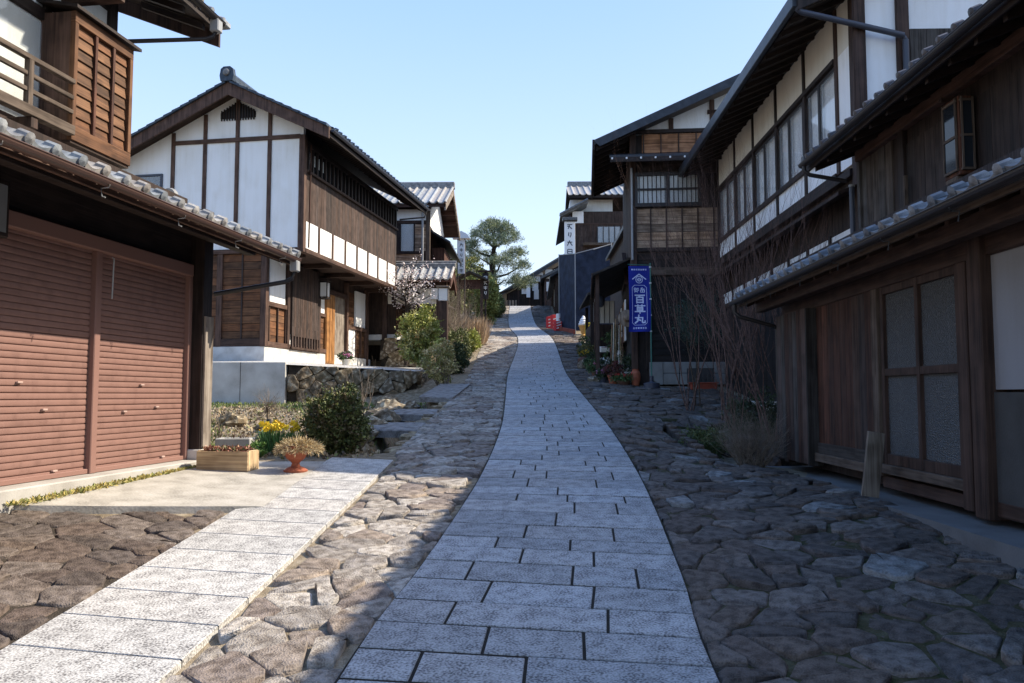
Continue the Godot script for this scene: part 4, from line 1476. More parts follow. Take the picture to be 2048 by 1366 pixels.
func make_upper_left() -> void:
	# terrace under the white house
	var o := setting("gravel_terrace", "pale gravel terrace in front of the white plastered house")
	var mb := MB.new()
	var pts := [P(-9.5, 2.36, 19.30), P(-6.05, 2.33, 19.52), P(-3.05, 2.20, 20.85), P(-2.55, 2.35, 25.0), P(-2.6, 2.6, 29.0), P(-5.7, 2.62, 29.0), P(-6.95, 2.46, 20.4), P(-9.5, 2.46, 20.1)]
	for t in [[0, 1, 6], [0, 6, 7], [1, 2, 6], [2, 3, 6], [3, 5, 6], [3, 4, 5]]:
		mb.trio(pts[t[0]], pts[t[1]], pts[t[2]], Vector3(-6, -50, -22))
	part(o, "gravel", mb.commit(), "gravel")
	var cw := thing("retaining_wall", "smooth grey concrete retaining wall below the white gable", "wall", P(-7.8, 1.3, 19.4))
	cw.rotation.y = -deg_to_rad(-3.6)
	B(cw, "face", -1.8, 1.72, -0.6, 1.09, -0.05, 0.18, "concrete_grey", 0.01)
	for x in [-0.55, 0.62]:
		B(cw, "joint", x, x + 0.012, -0.1, 1.085, -0.056, -0.04, "cement_dark")
	var sw := thing("stone_wall", "low rubble stone retaining wall under the gravel terrace", "wall", P(-4.5, 1.4, 20.1))
	wall_face(sw, P(-6.04, 1.30, 19.54), P(-3.05, 1.55, 20.88), 2.32, 2.2, Vector2(0.36, 0.29), 61, "wall_stone")
	wall_face(sw, P(-3.05, 1.55, 20.9), P(-2.55, 1.9, 25.0), 2.2, 2.35, Vector2(0.42, 0.30), 62, "wall_stone")
	org = sw.position
	var core := MB.new()
	core.quad(P(-6.04, 1.0, 19.58) - org, P(-3.05, 1.0, 20.92) - org, P(-3.05, 2.18, 20.92) - org, P(-6.04, 2.3, 19.58) - org)
	core.quad(P(-3.08, 1.0, 20.92) - org, P(-2.58, 1.0, 25.0) - org, P(-2.58, 2.33, 25.0) - org, P(-3.08, 2.18, 20.92) - org)
	part(sw, "core", core.commit(), "soil_dark")
	org = Vector3.ZERO
	# boarded annex beyond the white house, on its own stone footing
	o = thing("boarded_annex", "low annex with brown boards and shingled lean-to roof beside the white house", "house", P(-5.2, 2.7, 28.4), -deg_to_rad(8.4))
	B(o, "wall", -4.0, 0.3, 1.05, 2.9, 0.0, 5.5, "plank_dark_v")
	B(o, "footing", -4.0, 0.36, 0.85, 1.05, -0.02, 5.5, "concrete_white", 0.01)
	boards_x(o, 0.3, 1.0, 0.05, 5.4, 1.05, 2.25, 7, "cedar_h")
	for i in 9:
		B(o, "batten", 0.32, 0.345, 1.05, 2.3, 0.1 + i * 0.62, 0.15 + i * 0.62, "beam_v")
	slope(o, "lean_to_roof", 1.15, 2.55, -0.6, 3.45, 0.07, -0.3, 5.6, "plank_grey_h")
	B(o, "post", 0.85, 0.97, 0.4, 2.6, 2.2, 2.32, "beam_v", 0.006)
	B(o, "post", 0.85, 0.97, 0.4, 2.6, 5.2, 5.32, "beam_v", 0.006)
	B(o, "meter_box", 0.33, 0.45, 2.1, 2.45, 1.5, 1.75, "white_paint", 0.01)
	slope(o, "sill_roof", 0.62, 2.25, 0.3, 2.42, 0.03, -0.1, 3.0, "plank_grey_h")
	var fw := thing("stone_footing", "old rounded stone footing wall under the boarded annex", "wall", P(-4.3, 2.6, 28.2))
	wall_face(fw, P(-5.4, 2.3, 28.1), P(-3.9, 2.3, 28.1), 3.6, 3.6, Vector2(0.42, 0.34), 63, "wall_stone")
	wall_face(fw, P(-3.9, 2.3, 28.1), P(-3.1, 2.4, 31.6), 3.5, 3.5, Vector2(0.45, 0.36), 64, "wall_stone")
	org = fw.position
	B(fw, "core", -5.4, -3.95, 2.2, 3.55, 28.14, 30.0, "soil_dark")
	org = Vector3.ZERO
	# gate with a small tiled roof
	o = thing("roofed_gate", "small gate roof of pale tiles with red brown gable beside blossoms", "gate", P(-3.9, 2.9, 28.8))
	org = o.position
	for q in [[-3.35, 28.4], [-3.35, 29.9], [-5.3, 28.4]]:
		B(o, "post", q[0] - 0.09, q[0] + 0.09, 2.6, 5.9, q[1] - 0.09, q[1] + 0.09, "beam_v", 0.01)
	B(o, "cross_beam", -5.4, -3.1, 5.45, 5.65, 28.32, 28.48, "beam_h", 0.01)
	B(o, "side_beam", -3.44, -3.26, 5.45, 5.65, 28.4, 30.0, "beam_h", 0.01)
	B(o, "plaster_panel", -5.2, -3.45, 4.85, 5.4, 28.38, 28.42, "plaster_cream")
	B(o, "name_box", -3.62, -3.28, 5.0, 5.4, 28.24, 28.3, "paper", 0.005)
	prism_x(o, "roof_slab", [Vector2(27.95, 5.66), Vector2(29.15, 6.26), Vector2(30.35, 5.66), Vector2(30.35, 5.58), Vector2(29.15, 6.17), Vector2(27.95, 5.58)], -5.6, -2.88, "plank_red_h")
	prism_x(o, "gable_board", [Vector2(28.05, 5.60), Vector2(29.15, 6.12), Vector2(30.25, 5.60), Vector2(30.25, 5.36), Vector2(29.15, 5.86), Vector2(28.05, 5.36)], -2.96, -2.90, "plank_red_h")
	prism_x(o, "gable_infill", [Vector2(28.4, 5.45), Vector2(29.15, 5.9), Vector2(29.9, 5.45)], -3.2, -3.14, "cedar_red_h")
	tile_rolls(o, P(-5.6, 5.67, 27.92), P(-2.85, 5.67, 27.92), P(0, 0.60, 1.2), "tile_pale", 0.27)
	B(o, "ridge", -5.6, -2.82, 6.22, 6.44, 29.02, 29.28, "tile", 0.03)
	tube(o, "ridge_roll", [P(-5.6, 6.46, 29.15), P(-2.8, 6.46, 29.15)], 0.08, "tile", 8)
	# lantern post
	o = thing("lantern_post", "square wooden post carrying a white paper lantern box near the gate", "lamp", P(-2.93, land(-2.93, 26.0) - 0.05, 26.0))
	B(o, "post", -0.15, 0.15, 0.0, 2.5, -0.13, 0.13, "beam_v", 0.015)
	B(o, "paper_box", -0.15, 0.15, 2.52, 2.92, -0.13, 0.13, "paper", 0.004)
	for q in [[-0.17, -0.15], [0.15, -0.15], [-0.17, 0.13], [0.15, 0.13]]:
		B(o, "frame", q[0], q[0] + 0.025, 2.5, 2.95, q[1], q[1] + 0.025, "grey_wood_v")
	B(o, "cap", -0.22, 0.22, 2.95, 3.0, -0.2, 0.2, "grey_wood_h", 0.008)
	# tiled house behind the gate
	o = thing("tiled_house", "two storey house with grey tiled roof and brown boarded gable behind gate", "house", P(-4.5, 3.4, 31.5))
	org = o.position
	B(o, "wall", -9.5, -4.15, 2.8, 8.95, 31.4, 36.6, "plank_dark_v")
	B(o, "plaster_band", -9.5, -4.14, 8.55, 9.0, 31.36, 31.4, "plaster_cool")
	B(o, "plaster_band", -4.15, -4.12, 8.4, 9.0, 31.4, 36.6, "plaster_cool")
	B(o, "beam", -9.5, -4.12, 8.42, 8.55, 31.34, 31.4, "beam_h", 0.005)
	B(o, "corner_post", -4.24, -4.08, 3.0, 9.0, 31.3, 31.46, "beam_grey_v", 0.01)
	tube(o, "downpipe", [P(-4.36, 9.0, 31.2), P(-4.36, 4.0, 31.2)], 0.045, "pipe_grey")
	var win := B(o, "window", -5.25, -4.72, 7.28, 8.4, 31.36, 31.4, "curtain")
	part(win, "pane", box_mesh(Vector3(0.53, 1.12, 0.008)), "glass", Vector3(0, 0, 0.03))
	for q in [[-5.29, -5.24, 7.24, 8.44], [-4.73, -4.68, 7.24, 8.44]]:
		B(o, "window_frame", q[0], q[1], q[2], q[3], 31.3, 31.38, "beam_dark_v")
	B(o, "window_frame", -5.24, -4.73, 7.2, 7.28, 31.3, 31.38, "beam_dark_h")
	for q in [[-4.68, -4.26, 7.3, 8.4, 8], [-5.7, -4.4, 6.3, 7.2, 6]]:
		boards_s(o, 31.38, q[0], q[1], q[2], q[3], q[4], "cedar_pale_h")
	for y in [7.25, 6.25, 5.2]:
		B(o, "beam", -9.5, -4.1, y - 0.06, y + 0.06, 31.33, 31.39, "beam_h", 0.004)
	upright_x(o, -4.15, 1.0, 31.5, 36.5, 6.3, 8.3, 18, "plank_red_v")
	# upper balcony box and its lean-to on the street side
	B(o, "balcony_wall", -4.1, -3.6, 6.4, 7.6, 32.2, 36.4, "plank_red_v")
	slope(o, "lean_to_roof", -3.3, 7.75, -4.2, 8.3, 0.08, 31.6, 36.9, "roof_metal")
	prism_x(o, "brace", [Vector2(31.8, 6.0), Vector2(32.0, 6.0), Vector2(34.6, 6.9), Vector2(34.4, 6.95)], -3.95, -3.85, "beam_h")
	# main roof, ridge across the street
	prism_x(o, "roof_slab", [Vector2(30.9, 9.12), Vector2(34.0, 10.55), Vector2(37.1, 9.12), Vector2(37.1, 8.98), Vector2(34.0, 10.40), Vector2(30.9, 8.98)], -9.5, -3.42, "plank_red_h")
	tile_rolls(o, P(-9.5, 9.13, 30.85), P(-3.38, 9.13, 30.85), P(0, 1.43, 3.15), "tile_pale", 0.30)
	B(o, "ridge", -9.5, -3.36, 10.5, 10.8, 33.85, 34.15, "tile", 0.03)
	prism_x(o, "gable_wall", [Vector2(31.4, 8.95), Vector2(34.0, 10.3), Vector2(36.6, 8.95)], -4.15, -4.1, "plaster_cool")
	prism_x(o, "barge_board", [Vector2(30.9, 9.1), Vector2(34.0, 10.5), Vector2(37.1, 9.1), Vector2(37.1, 8.85), Vector2(34.0, 10.25), Vector2(30.9, 8.85)], -3.46, -3.40, "grey_wood_h")
	for i in 3:
		B(o, "purlin", -4.1, -3.46, 9.35 + i * 0.3, 9.5 + i * 0.3, 35.9 - i * 0.65, 36.05 - i * 0.65, "plank_red_h")
	# tall white sign board
	o = thing("sign_board", "tall white roofed sign board with black brushed characters by the street", "sign", P(-3.42, land(-3.42, 38.0), 38.0))
	org = Vector3.ZERO
	B(o, "post", -0.2, -0.14, 0.0, 5.3, -0.03, 0.03, "beam_grey_v")
	B(o, "post", 0.14, 0.2, 0.0, 5.3, -0.03, 0.03, "beam_grey_v")
	B(o, "board", -0.17, 0.17, 3.3, 4.95, -0.06, -0.03, "white_paint", 0.005)
	brush_marks(o, P(0, 4.8, -0.064), 0.17, [3, 1, 4, 2, 5, 1], 0.25, "iron")
	prism(o, "cap", [Vector2(-0.42, 5.0), Vector2(0.42, 5.0), Vector2(0.30, 5.2), Vector2(0.0, 5.36), Vector2(-0.30, 5.2)], -0.2, 0.2, "white_paint")
	# notice board with a little roof, and the dark hanging sign beside it
	o = thing("notice_board", "roofed wooden notice board among dry reeds up the street", "sign", P(-3.3, land(-3.3, 42.0), 42.0))
	for x in [-0.6, 0.6]:
		B(o, "post", x - 0.07, x + 0.07, 0.0, 3.0, -0.07, 0.07, "beam_v")
	B(o, "board", -0.55, 0.55, 2.5, 3.0, -0.04, 0.04, "plank_red_h")
	for q in [[-1.0, 2.95, 0.0, 3.42], [1.0, 2.95, 0.0, 3.42]]:
		slope(o, "roof", q[2], q[3], q[0], q[1], 0.08, -0.5, 0.5, "plank_grey_h")
	o = thing("hanging_sign", "narrow dark sign board with pale characters beside the notice board", "sign", P(-2.49, land(-2.49, 42.0), 42.0))
	B(o, "post", -0.05, 0.05, 0.0, 3.5, 0.03, 0.11, "beam_dark_v")
	B(o, "board", -0.16, 0.16, 1.95, 3.35, -0.04, 0.03, "beam_dark_v", 0.005)
	B(o, "cap", -0.42, 0.3, 3.42, 3.48, -0.12, 0.14, "beam_h")
	brush_marks(o, P(0, 3.2, -0.044), 0.2, [2, 5, 1, 4], 0.27, "paper")


# characters built of short strokes, one below the other; at: top middle of the column, facing down the street
func glyph(kind: int) -> Array:
	match kind:
		1: return [[-1, 0.5, 1, 0.5], [0, 1, 0, -1], [-0.8, -0.2, 0.8, -0.2]]
		2: return [[-0.8, 0.8, 0.8, 0.8], [-0.8, 0.8, -0.8, -0.8], [0.8, 0.8, 0.8, -0.8], [-0.8, -0.8, 0.8, -0.8], [-0.8, 0, 0.8, 0]]
		3: return [[0, 1, -0.9, -0.9], [0, 0.4, 0.9, -0.9], [-0.9, 0.4, 0.9, 0.4]]
		4: return [[-0.3, 0.9, -0.5, -0.2], [0.4, 0.9, 0.5, 0.1], [0.5, 0.1, 0.1, -0.9], [-0.5, -0.2, -0.2, -0.4]]
		5: return [[-0.9, 0.7, 0.9, 0.7], [0, 0.7, -0.6, -0.9], [-0.2, 0.1, 0.8, -0.9], [-0.9, 0.1, -0.3, 0.1]]
	return []


func brush_marks(p: Node, at: Vector3, size: float, kinds: Array, step: float, m) -> void:
	for i in kinds.size():
		for q in glyph(kinds[i]):
			var a := at + Vector3(q[0], q[1], 0) * size * 0.5 - Vector3.UP * step * (i + 0.4)
			var b := at + Vector3(q[2], q[3], 0) * size * 0.5 - Vector3.UP * step * (i + 0.4)
			bar(p, "stroke", a, b, 0.004, size * 0.16, m)


# ---------------------------------------------------------------- the near wooden house
func make_right_near() -> void:
	var o := thing("wooden_house", "dark weathered wooden house with frosted sliding window and two tiled eaves", "house", P(3.42, 0.69, 10.9))
	org = o.position
	var x0 := 3.42
	var near := -3.0
	# concrete plinth and body
	prism(o, "plinth", [Vector2(3.06, 0.62), Vector2(9.0, 0.69), Vector2(9.0, 0.0), Vector2(3.06, 0.0)], near, 10.92, "concrete_dark")
	B(o, "wall", x0 + 0.08, 9.0, 0.69, 3.35, near, 10.85, "plank_dark_v")
	B(o, "corner_post", x0 - 0.02, x0 + 0.13, 0.69, 2.95, 10.76, 10.92, "beam_v", 0.008)
	B(o, "ground_beam", x0 - 0.02, x0 + 0.08, 0.69, 0.80, near, 7.9, "beam_h", 0.006)
	B(o, "track_beam", x0 - 0.06, x0 + 0.08, 0.83, 0.92, 6.28, 7.95, "beam_grey_h", 0.006)
	B(o, "lintel", x0 - 0.04, x0 + 0.08, 2.62, 2.80, near, 10.8, "beam_h", 0.008)
	B(o, "upper_panel", x0 + 0.03, x0 + 0.08, 2.80, 3.1, near, 10.8, "plank_dark_h")
	# shutter box at the corner
	B(o, "shutter_box", x0 - 0.13, x0 + 0.03, 0.80, 2.62, 9.62, 10.72, "plank_dark_v")
	for i in 7:
		B(o, "board", x0 - 0.152, x0 - 0.13, 0.76, 2.62, 9.62 + i * 0.157, 9.772 + i * 0.157, ["plank_v", "plank_red_v", "plank_grey_v"][i % 3])
	B(o, "board", x0 - 0.15, x0 + 0.02, 0.74, 2.62, 9.585, 9.617, "plank_grey_v")
	# plank door
	B(o, "door_sill", x0 - 0.08, x0 + 0.05, 0.80, 0.90, 7.95, 9.6, "beam_grey_h", 0.006)
	for i in 9:
		B(o, "door_board", x0 - 0.03, x0 + rng.randf_range(-0.005, 0.004), 0.90, 2.62, 8.02 + i * 0.172, 8.188 + i * 0.172, ["plank_red_v", "plank_red_v", "plank_v"][rng.randi() % 3], 0.003)
	B(o, "door_base", x0 - 0.05, x0 + 0.0, 0.90, 1.02, 8.0, 9.57, "plank_grey_h", 0.004)
	B(o, "post", x0 - 0.06, x0 + 0.07, 0.80, 2.62, 7.84, 7.98, "beam_grey_v", 0.006)
	# frosted sliding window, two by two panes
	for y in [[0.92, 1.02], [1.76, 1.83], [2.55, 2.62]]:
		B(o, "window_rail", x0 - 0.03, x0 + 0.03, y[0], y[1], 6.44, 7.80, "beam_v", 0.004)
	for s in [[6.38, 6.44], [7.06, 7.12], [7.76, 7.82]]:
		B(o, "window_stile", x0 - 0.035, x0 + 0.03, 0.92, 2.62, s[0], s[1], "beam_v", 0.004)
	for q in [[1.02, 1.76], [1.83, 2.55]]:
		for s in [[6.44, 7.06], [7.12, 7.76]]:
			B(o, "pane", x0 + 0.0, x0 + 0.01, q[0], q[1], s[0], s[1], "frosted")
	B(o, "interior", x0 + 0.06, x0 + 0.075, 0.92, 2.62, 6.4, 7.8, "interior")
	B(o, "post", x0 - 0.07, x0 + 0.09, 0.69, 2.62, 6.22, 6.36, "beam_v", 0.008)
	B(o, "post", x0 - 0.09, x0 + 0.09, 0.66, 2.95, 5.98, 6.16, "beam_v", 0.01)
	B(o, "post_strip", x0 - 0.04, x0 + 0.07, 0.70, 2.62, 6.16, 6.22, "plank_red_v")
	# plastered bay with dark cement dado
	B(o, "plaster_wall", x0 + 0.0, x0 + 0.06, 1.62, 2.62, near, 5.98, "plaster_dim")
	B(o, "dado", x0 - 0.015, x0 + 0.06, 0.69, 1.60, near, 5.98, "cement_dark")
	B(o, "post", x0 - 0.06, x0 + 0.09, 0.66, 2.62, 3.6, 3.76, "beam_v", 0.01)
	# lower tiled roof
	var k := 0.40
	slope(o, "roof_board", 2.90, 2.90, 4.50, 2.90 + 1.6 * k, 0.05, near, 11.2, "plank_dark_h")
	for i in 32:
		var s := -2.8 + i * 0.445
		prism(o, "rafter", [Vector2(2.95, 2.865), Vector2(3.5, 3.085), Vector2(3.5, 3.005), Vector2(2.95, 2.785)], s, s + 0.055, "beam_h")
	B(o, "fascia", 2.88, 2.91, 2.80, 2.89, near, 11.2, "beam_grey_h", 0.004)
	B(o, "purlin", 3.10, 3.22, 2.72, 2.86, near, 11.1, "beam_h", 0.006)
	lay_tiles(o, P(2.84, 2.905, 2.6), P(2.84, 2.905, 11.26), P(0.215, 0.215 * k, 0), 8, "tile")
	gutter(o, P(2.80, 2.87, near), P(2.80, 2.87, 11.2), 0.05, "gutter_dark")
	for i in 8:
		var s := 3.2 + i * 1.05
		tube(o, "gutter_hook", [P(2.9, 2.9, s), P(2.77, 2.82, s), P(2.79, 2.80, s), P(2.84, 2.80, s), P(2.83, 2.73, s)], 0.006, "iron", 5)
	tube(o, "downpipe", [P(2.80, 2.84, 11.05), P(2.80, 2.72, 11.05), P(2.86, 2.66, 11.03), P(3.32, 2.52, 10.98), P(3.36, 2.48, 10.98), P(3.36, 0.72, 10.98)], 0.03, "gutter_dark")
	# upper storey, set back
	B(o, "upper_wall", 4.46, 9.0, 3.2, 5.3, near, 10.72, "plank_dark_v")
	upright_x(o, 4.46, -1.0, 9.78, 10.72, 3.35, 5.0, 5, "plank_grey_v")
	B(o, "corner_board", 4.40, 4.47, 3.3, 5.0, 10.66, 10.74, "plank_grey_v")
	upright_x(o, 4.46, -1.0, 2.0, 9.4, 3.35, 4.55, 34, "plank_dark_v")
	B(o, "upper_beam", 4.36, 4.46, 4.72, 4.86, near, 10.7, "beam_brown_h", 0.006)
	B(o, "post", 4.40, 4.46, 3.4, 4.72, 9.40, 9.55, "beam_dark_v", 0.005)
	B(o, "stay", 4.36, 4.40, 3.5, 4.15, 9.30, 9.335, "beam_grey_v")
	# upper tiled roof
	slope(o, "upper_roof_board", 3.85, 4.80, 7.0, 4.80 + 3.15 * k, 0.08, near, 11.0, "beam_dark_h")
	slope(o, "upper_roof_board", 7.0, 4.80 + 3.15 * k, 10.2, 4.80, 0.08, near, 11.0, "beam_dark_h")
	for i in 32:
		var s := -2.8 + i * 0.44
		prism(o, "rafter", [Vector2(3.9, 4.74), Vector2(4.5, 4.98), Vector2(4.5, 4.89), Vector2(3.9, 4.65)], s, s + 0.06, "beam_dark_h")
	B(o, "fascia", 3.83, 3.86, 4.68, 4.79, near, 11.0, "beam_dark_h", 0.004)
	lay_tiles(o, P(3.79, 4.81, 4.2), P(3.79, 4.81, 11.06), P(0.215, 0.215 * k, 0), 4, "tile_brown")
	for i in 8:
		var t := i * 0.215
		prism(o, "verge_tile", [Vector2(3.78 + t, 4.80 + t * k), Vector2(4.05 + t, 4.90 + t * k), Vector2(4.05 + t, 4.98 + t * k), Vector2(3.78 + t, 4.91 + t * k)], 11.0, 11.1, "tile_brown")
	gutter(o, P(3.75, 4.77, near), P(3.75, 4.77, 11.0), 0.05, "gutter_dark")
	tube(o, "downpipe", [P(3.75, 4.75, 10.9), P(3.75, 4.66, 10.9), P(3.82, 4.60, 10.88), P(4.30, 4.50, 10.84)], 0.03, "gutter_dark")
	tube(o, "downpipe", [P(4.40, 4.44, 10.92), P(4.40, 3.45, 10.92)], 0.035, "pipe_blue")
	tube(o, "pipe_cap", [P(4.40, 4.44, 10.92), P(4.40, 4.47, 10.92)], 0.04, "pipe_grey")
	# bracketed wooden lantern sign on the upper wall
	var l := thing("lantern_sign", "slim wooden lantern case with barred windows on the upper wall", "lantern", P(4.42, 3.75, 8.2))
	org = l.position
	B(l, "arm", 4.20, 4.44, 4.58, 4.63, 8.1, 8.15, "beam_h")
	B(l, "case", 4.27, 4.41, 3.78, 4.58, 7.92, 8.22, "plank_red_v", 0.006)
	B(l, "base", 4.26, 4.42, 3.64, 3.78, 7.98, 8.2, "beam_grey_v", 0.012)
	for f in [[4.255, 4.27, 7.95, 8.19], [4.29, 4.40, 7.90, 7.92]]:
		B(l, "window", f[0], f[1], 3.84, 4.54, f[2], f[3], "dark_glass")
		for y in [3.83, 4.17, 4.53]:
			B(l, "bar", f[0] - 0.012, f[1] - 0.004, y - 0.012, y + 0.012, f[2] - 0.012, f[3] + 0.002, "beam_grey_h")
	for q in [[4.245, 7.94], [4.245, 8.18], [4.28, 7.885], [4.39, 7.885]]:
		B(l, "bar", q[0], q[0] + 0.016, 3.82, 4.56, q[1], q[1] + 0.018, "beam_grey_v")
	# board leaning on the window sill
	var b := thing("leaning_board", "single pinkish board leaning against the frosted window sill", "board", P(3.2, 0.66, 7.55))
	org = Vector3.ZERO
	var d := Vector3(0.115, 0.80, -0.03).normalized()
	var sx := Vector3(0.80, -0.115, -0.25).normalized()
	var sz := sx.cross(d).normalized()
	part(b, "plank", box_mesh(Vector3(0.19, 0.60, 0.02), 0.003), "grey_wood_v", Vector3(-0.035, 0.275, 0.0), Basis(d.cross(sz), d, sz))


# ---------------------------------------------------------------- the plastered house behind it
func make_right_plaster() -> void:
	var o := thing("plaster_house", "tall plastered house with long window band and deep dark eave", "house", P(4.7, 1.1, 11.5))
	org = o.position
	var x := 4.7
	B(o, "wall", x + 0.12, 11.5, 4.0, 7.1, 11.62, 20.0, "plaster_cool")
	B(o, "lower_wall", x + 0.12, 11.5, 0.6, 4.95, 11.62, 20.0, "black_board_v")
	B(o, "plinth", x, 11.5, 0.3, 1.45, 11.56, 20.02, "concrete_grey", 0.01)
	# upper floor front: plaster band, windows, plaster band
	var posts := [11.5, 12.15, 13.6, 15.2, 16.8, 18.35, 20.0]
	B(o, "plaster_band", x + 0.02, x + 0.12, 6.78, 7.55, 11.6, 20.0, "plaster_cream")
	B(o, "plaster_band", x + 0.02, x + 0.12, 4.98, 5.40, 12.1, 20.0, "plaster_cool")
	B(o, "plaster_panel", x + 0.02, x + 0.12, 4.98, 6.78, 11.6, 12.12, "plaster_cool")
	for i in posts.size():
		var w := 0.11 if i == 0 else 0.05
		B(o, "post", x - 0.01, x + 0.12, 4.95 if i > 0 else 3.9, 7.55, posts[i] - w, posts[i] + w, "beam_v" if i < 2 else "beam_dark_v", 0.006)
	for y in [[6.72, 6.80], [5.38, 5.47], [4.90, 4.99]]:
		B(o, "rail", x - 0.03, x + 0.12, y[0], y[1], 12.2, 20.0, "beam_dark_h", 0.005)
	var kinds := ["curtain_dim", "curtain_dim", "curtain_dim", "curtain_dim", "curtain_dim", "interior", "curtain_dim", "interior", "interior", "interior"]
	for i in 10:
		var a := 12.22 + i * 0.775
		B(o, "window_backing", x + 0.16, x + 0.17, 5.47, 6.72, a, a + 0.775, kinds[i])
		var y0 := 5.47
		B(o, "pane", x + 0.05, x + 0.058, y0 + 0.05, 6.68, a + 0.04, a + 0.74, "glass")
		for s in [a, a + 0.735]:
			B(o, "sash", x + 0.03, x + 0.08, y0, 6.72, s, s + 0.04, "frame_dark", 0.003)
		for y in [y0, 6.67]:
			B(o, "sash", x + 0.03, x + 0.08, y, y + 0.05, a + 0.04, a + 0.735, "frame_dark", 0.003)
	# near black slab painted as the unlit room behind the windows
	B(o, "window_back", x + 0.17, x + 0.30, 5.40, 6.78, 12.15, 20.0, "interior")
	# below the jetty: dark boards, a white strip, black boards
	B(o, "jetty_beam", x - 0.05, x + 0.12, 4.78, 4.90, 11.6, 20.0, "beam_dark_h", 0.006)
	slope(o, "pent_roof", x - 0.30, 4.50, x + 0.1, 4.66, 0.05, 11.4, 20.0, "plank_dark_h")
	upright_x(o, x + 0.08, -1.0, 11.6, 20.0, 4.07, 4.80, 42, "plank_dark_v")
	B(o, "plaster_strip", x + 0.06, x + 0.12, 3.80, 4.07, 11.6, 20.0, "plaster_cool")
	for i in 9:
		B(o, "strip_post", x + 0.03, x + 0.12, 3.6, 4.1, 11.62 + i * 1.03, 11.70 + i * 1.03, "beam_dark_v")
	B(o, "rail", x + 0.02, x + 0.12, 3.70, 3.80, 11.6, 20.0, "beam_dark_h")
	upright_x(o, x + 0.12, -1.0, 11.7, 19.95, 1.45, 3.70, 40, "black_board_v")
	# gable facing down the street
	prism(o, "gable_wall", [Vector2(x + 0.02, 3.0), Vector2(11.5, 3.0), Vector2(11.5, 7.3), Vector2(8.2, 8.85), Vector2(x + 0.02, 7.35)], 11.5, 11.62, "plaster_cool")
	for xx in [5.42, 6.9, 8.2]:
		B(o, "post", xx - 0.09, xx + 0.09, 3.0, 7.4, 11.44, 11.5, "beam_v", 0.006)
	B(o, "post", x - 0.03, x + 0.16, 3.2, 7.45, 11.4, 11.5, "beam_v", 0.006)
	for i in 14:
		B(o, "siding_board", 5.52 + i * 0.12, 5.636 + i * 0.12, 4.9, 6.92, 11.45, 11.5, "plank_grey_v")
	# roof
	var k := 0.43
	slope(o, "roof_slab", 3.84, 7.40, 8.2, 7.40 + 4.36 * k, 0.16, 11.3, 20.45, "roof_metal")
	slope(o, "roof_slab", 8.2, 7.40 + 4.36 * k, 12.4, 7.4 + 0.16 * k, 0.16, 11.3, 20.45, "roof_metal")
	for i in 22:
		var s := 11.35 + i * 0.425
		prism(o, "rafter", [Vector2(3.9, 7.25), Vector2(4.75, 7.615), Vector2(4.75, 7.53), Vector2(3.9, 7.165)], s, s + 0.06, "beam_dark_h")
	for i in 5:
		var a := 3.9 + i * 0.165
		slope(o, "soffit_board", a, 7.258 + (a - 3.9) * k, a + 0.16, 7.258 + (a - 3.74) * k, 0.012, 11.32, 20.43, "plank_dark_h")
	B(o, "fascia", 3.78, 3.85, 7.20, 7.42, 11.3, 20.45, "roof_metal", 0.01)
	prism(o, "barge_board", [Vector2(3.84, 7.38), Vector2(8.2, 9.25), Vector2(8.2, 9.0), Vector2(3.84, 7.13)], 11.24, 11.3, "beam_dark_v")
	tube(o, "downpipe", [P(3.84, 7.18, 11.3), P(3.9, 7.12, 11.3), P(5.38, 6.78, 11.36), P(5.42, 6.72, 11.38), P(5.42, 3.4, 11.38)], 0.045, "pipe_blue")


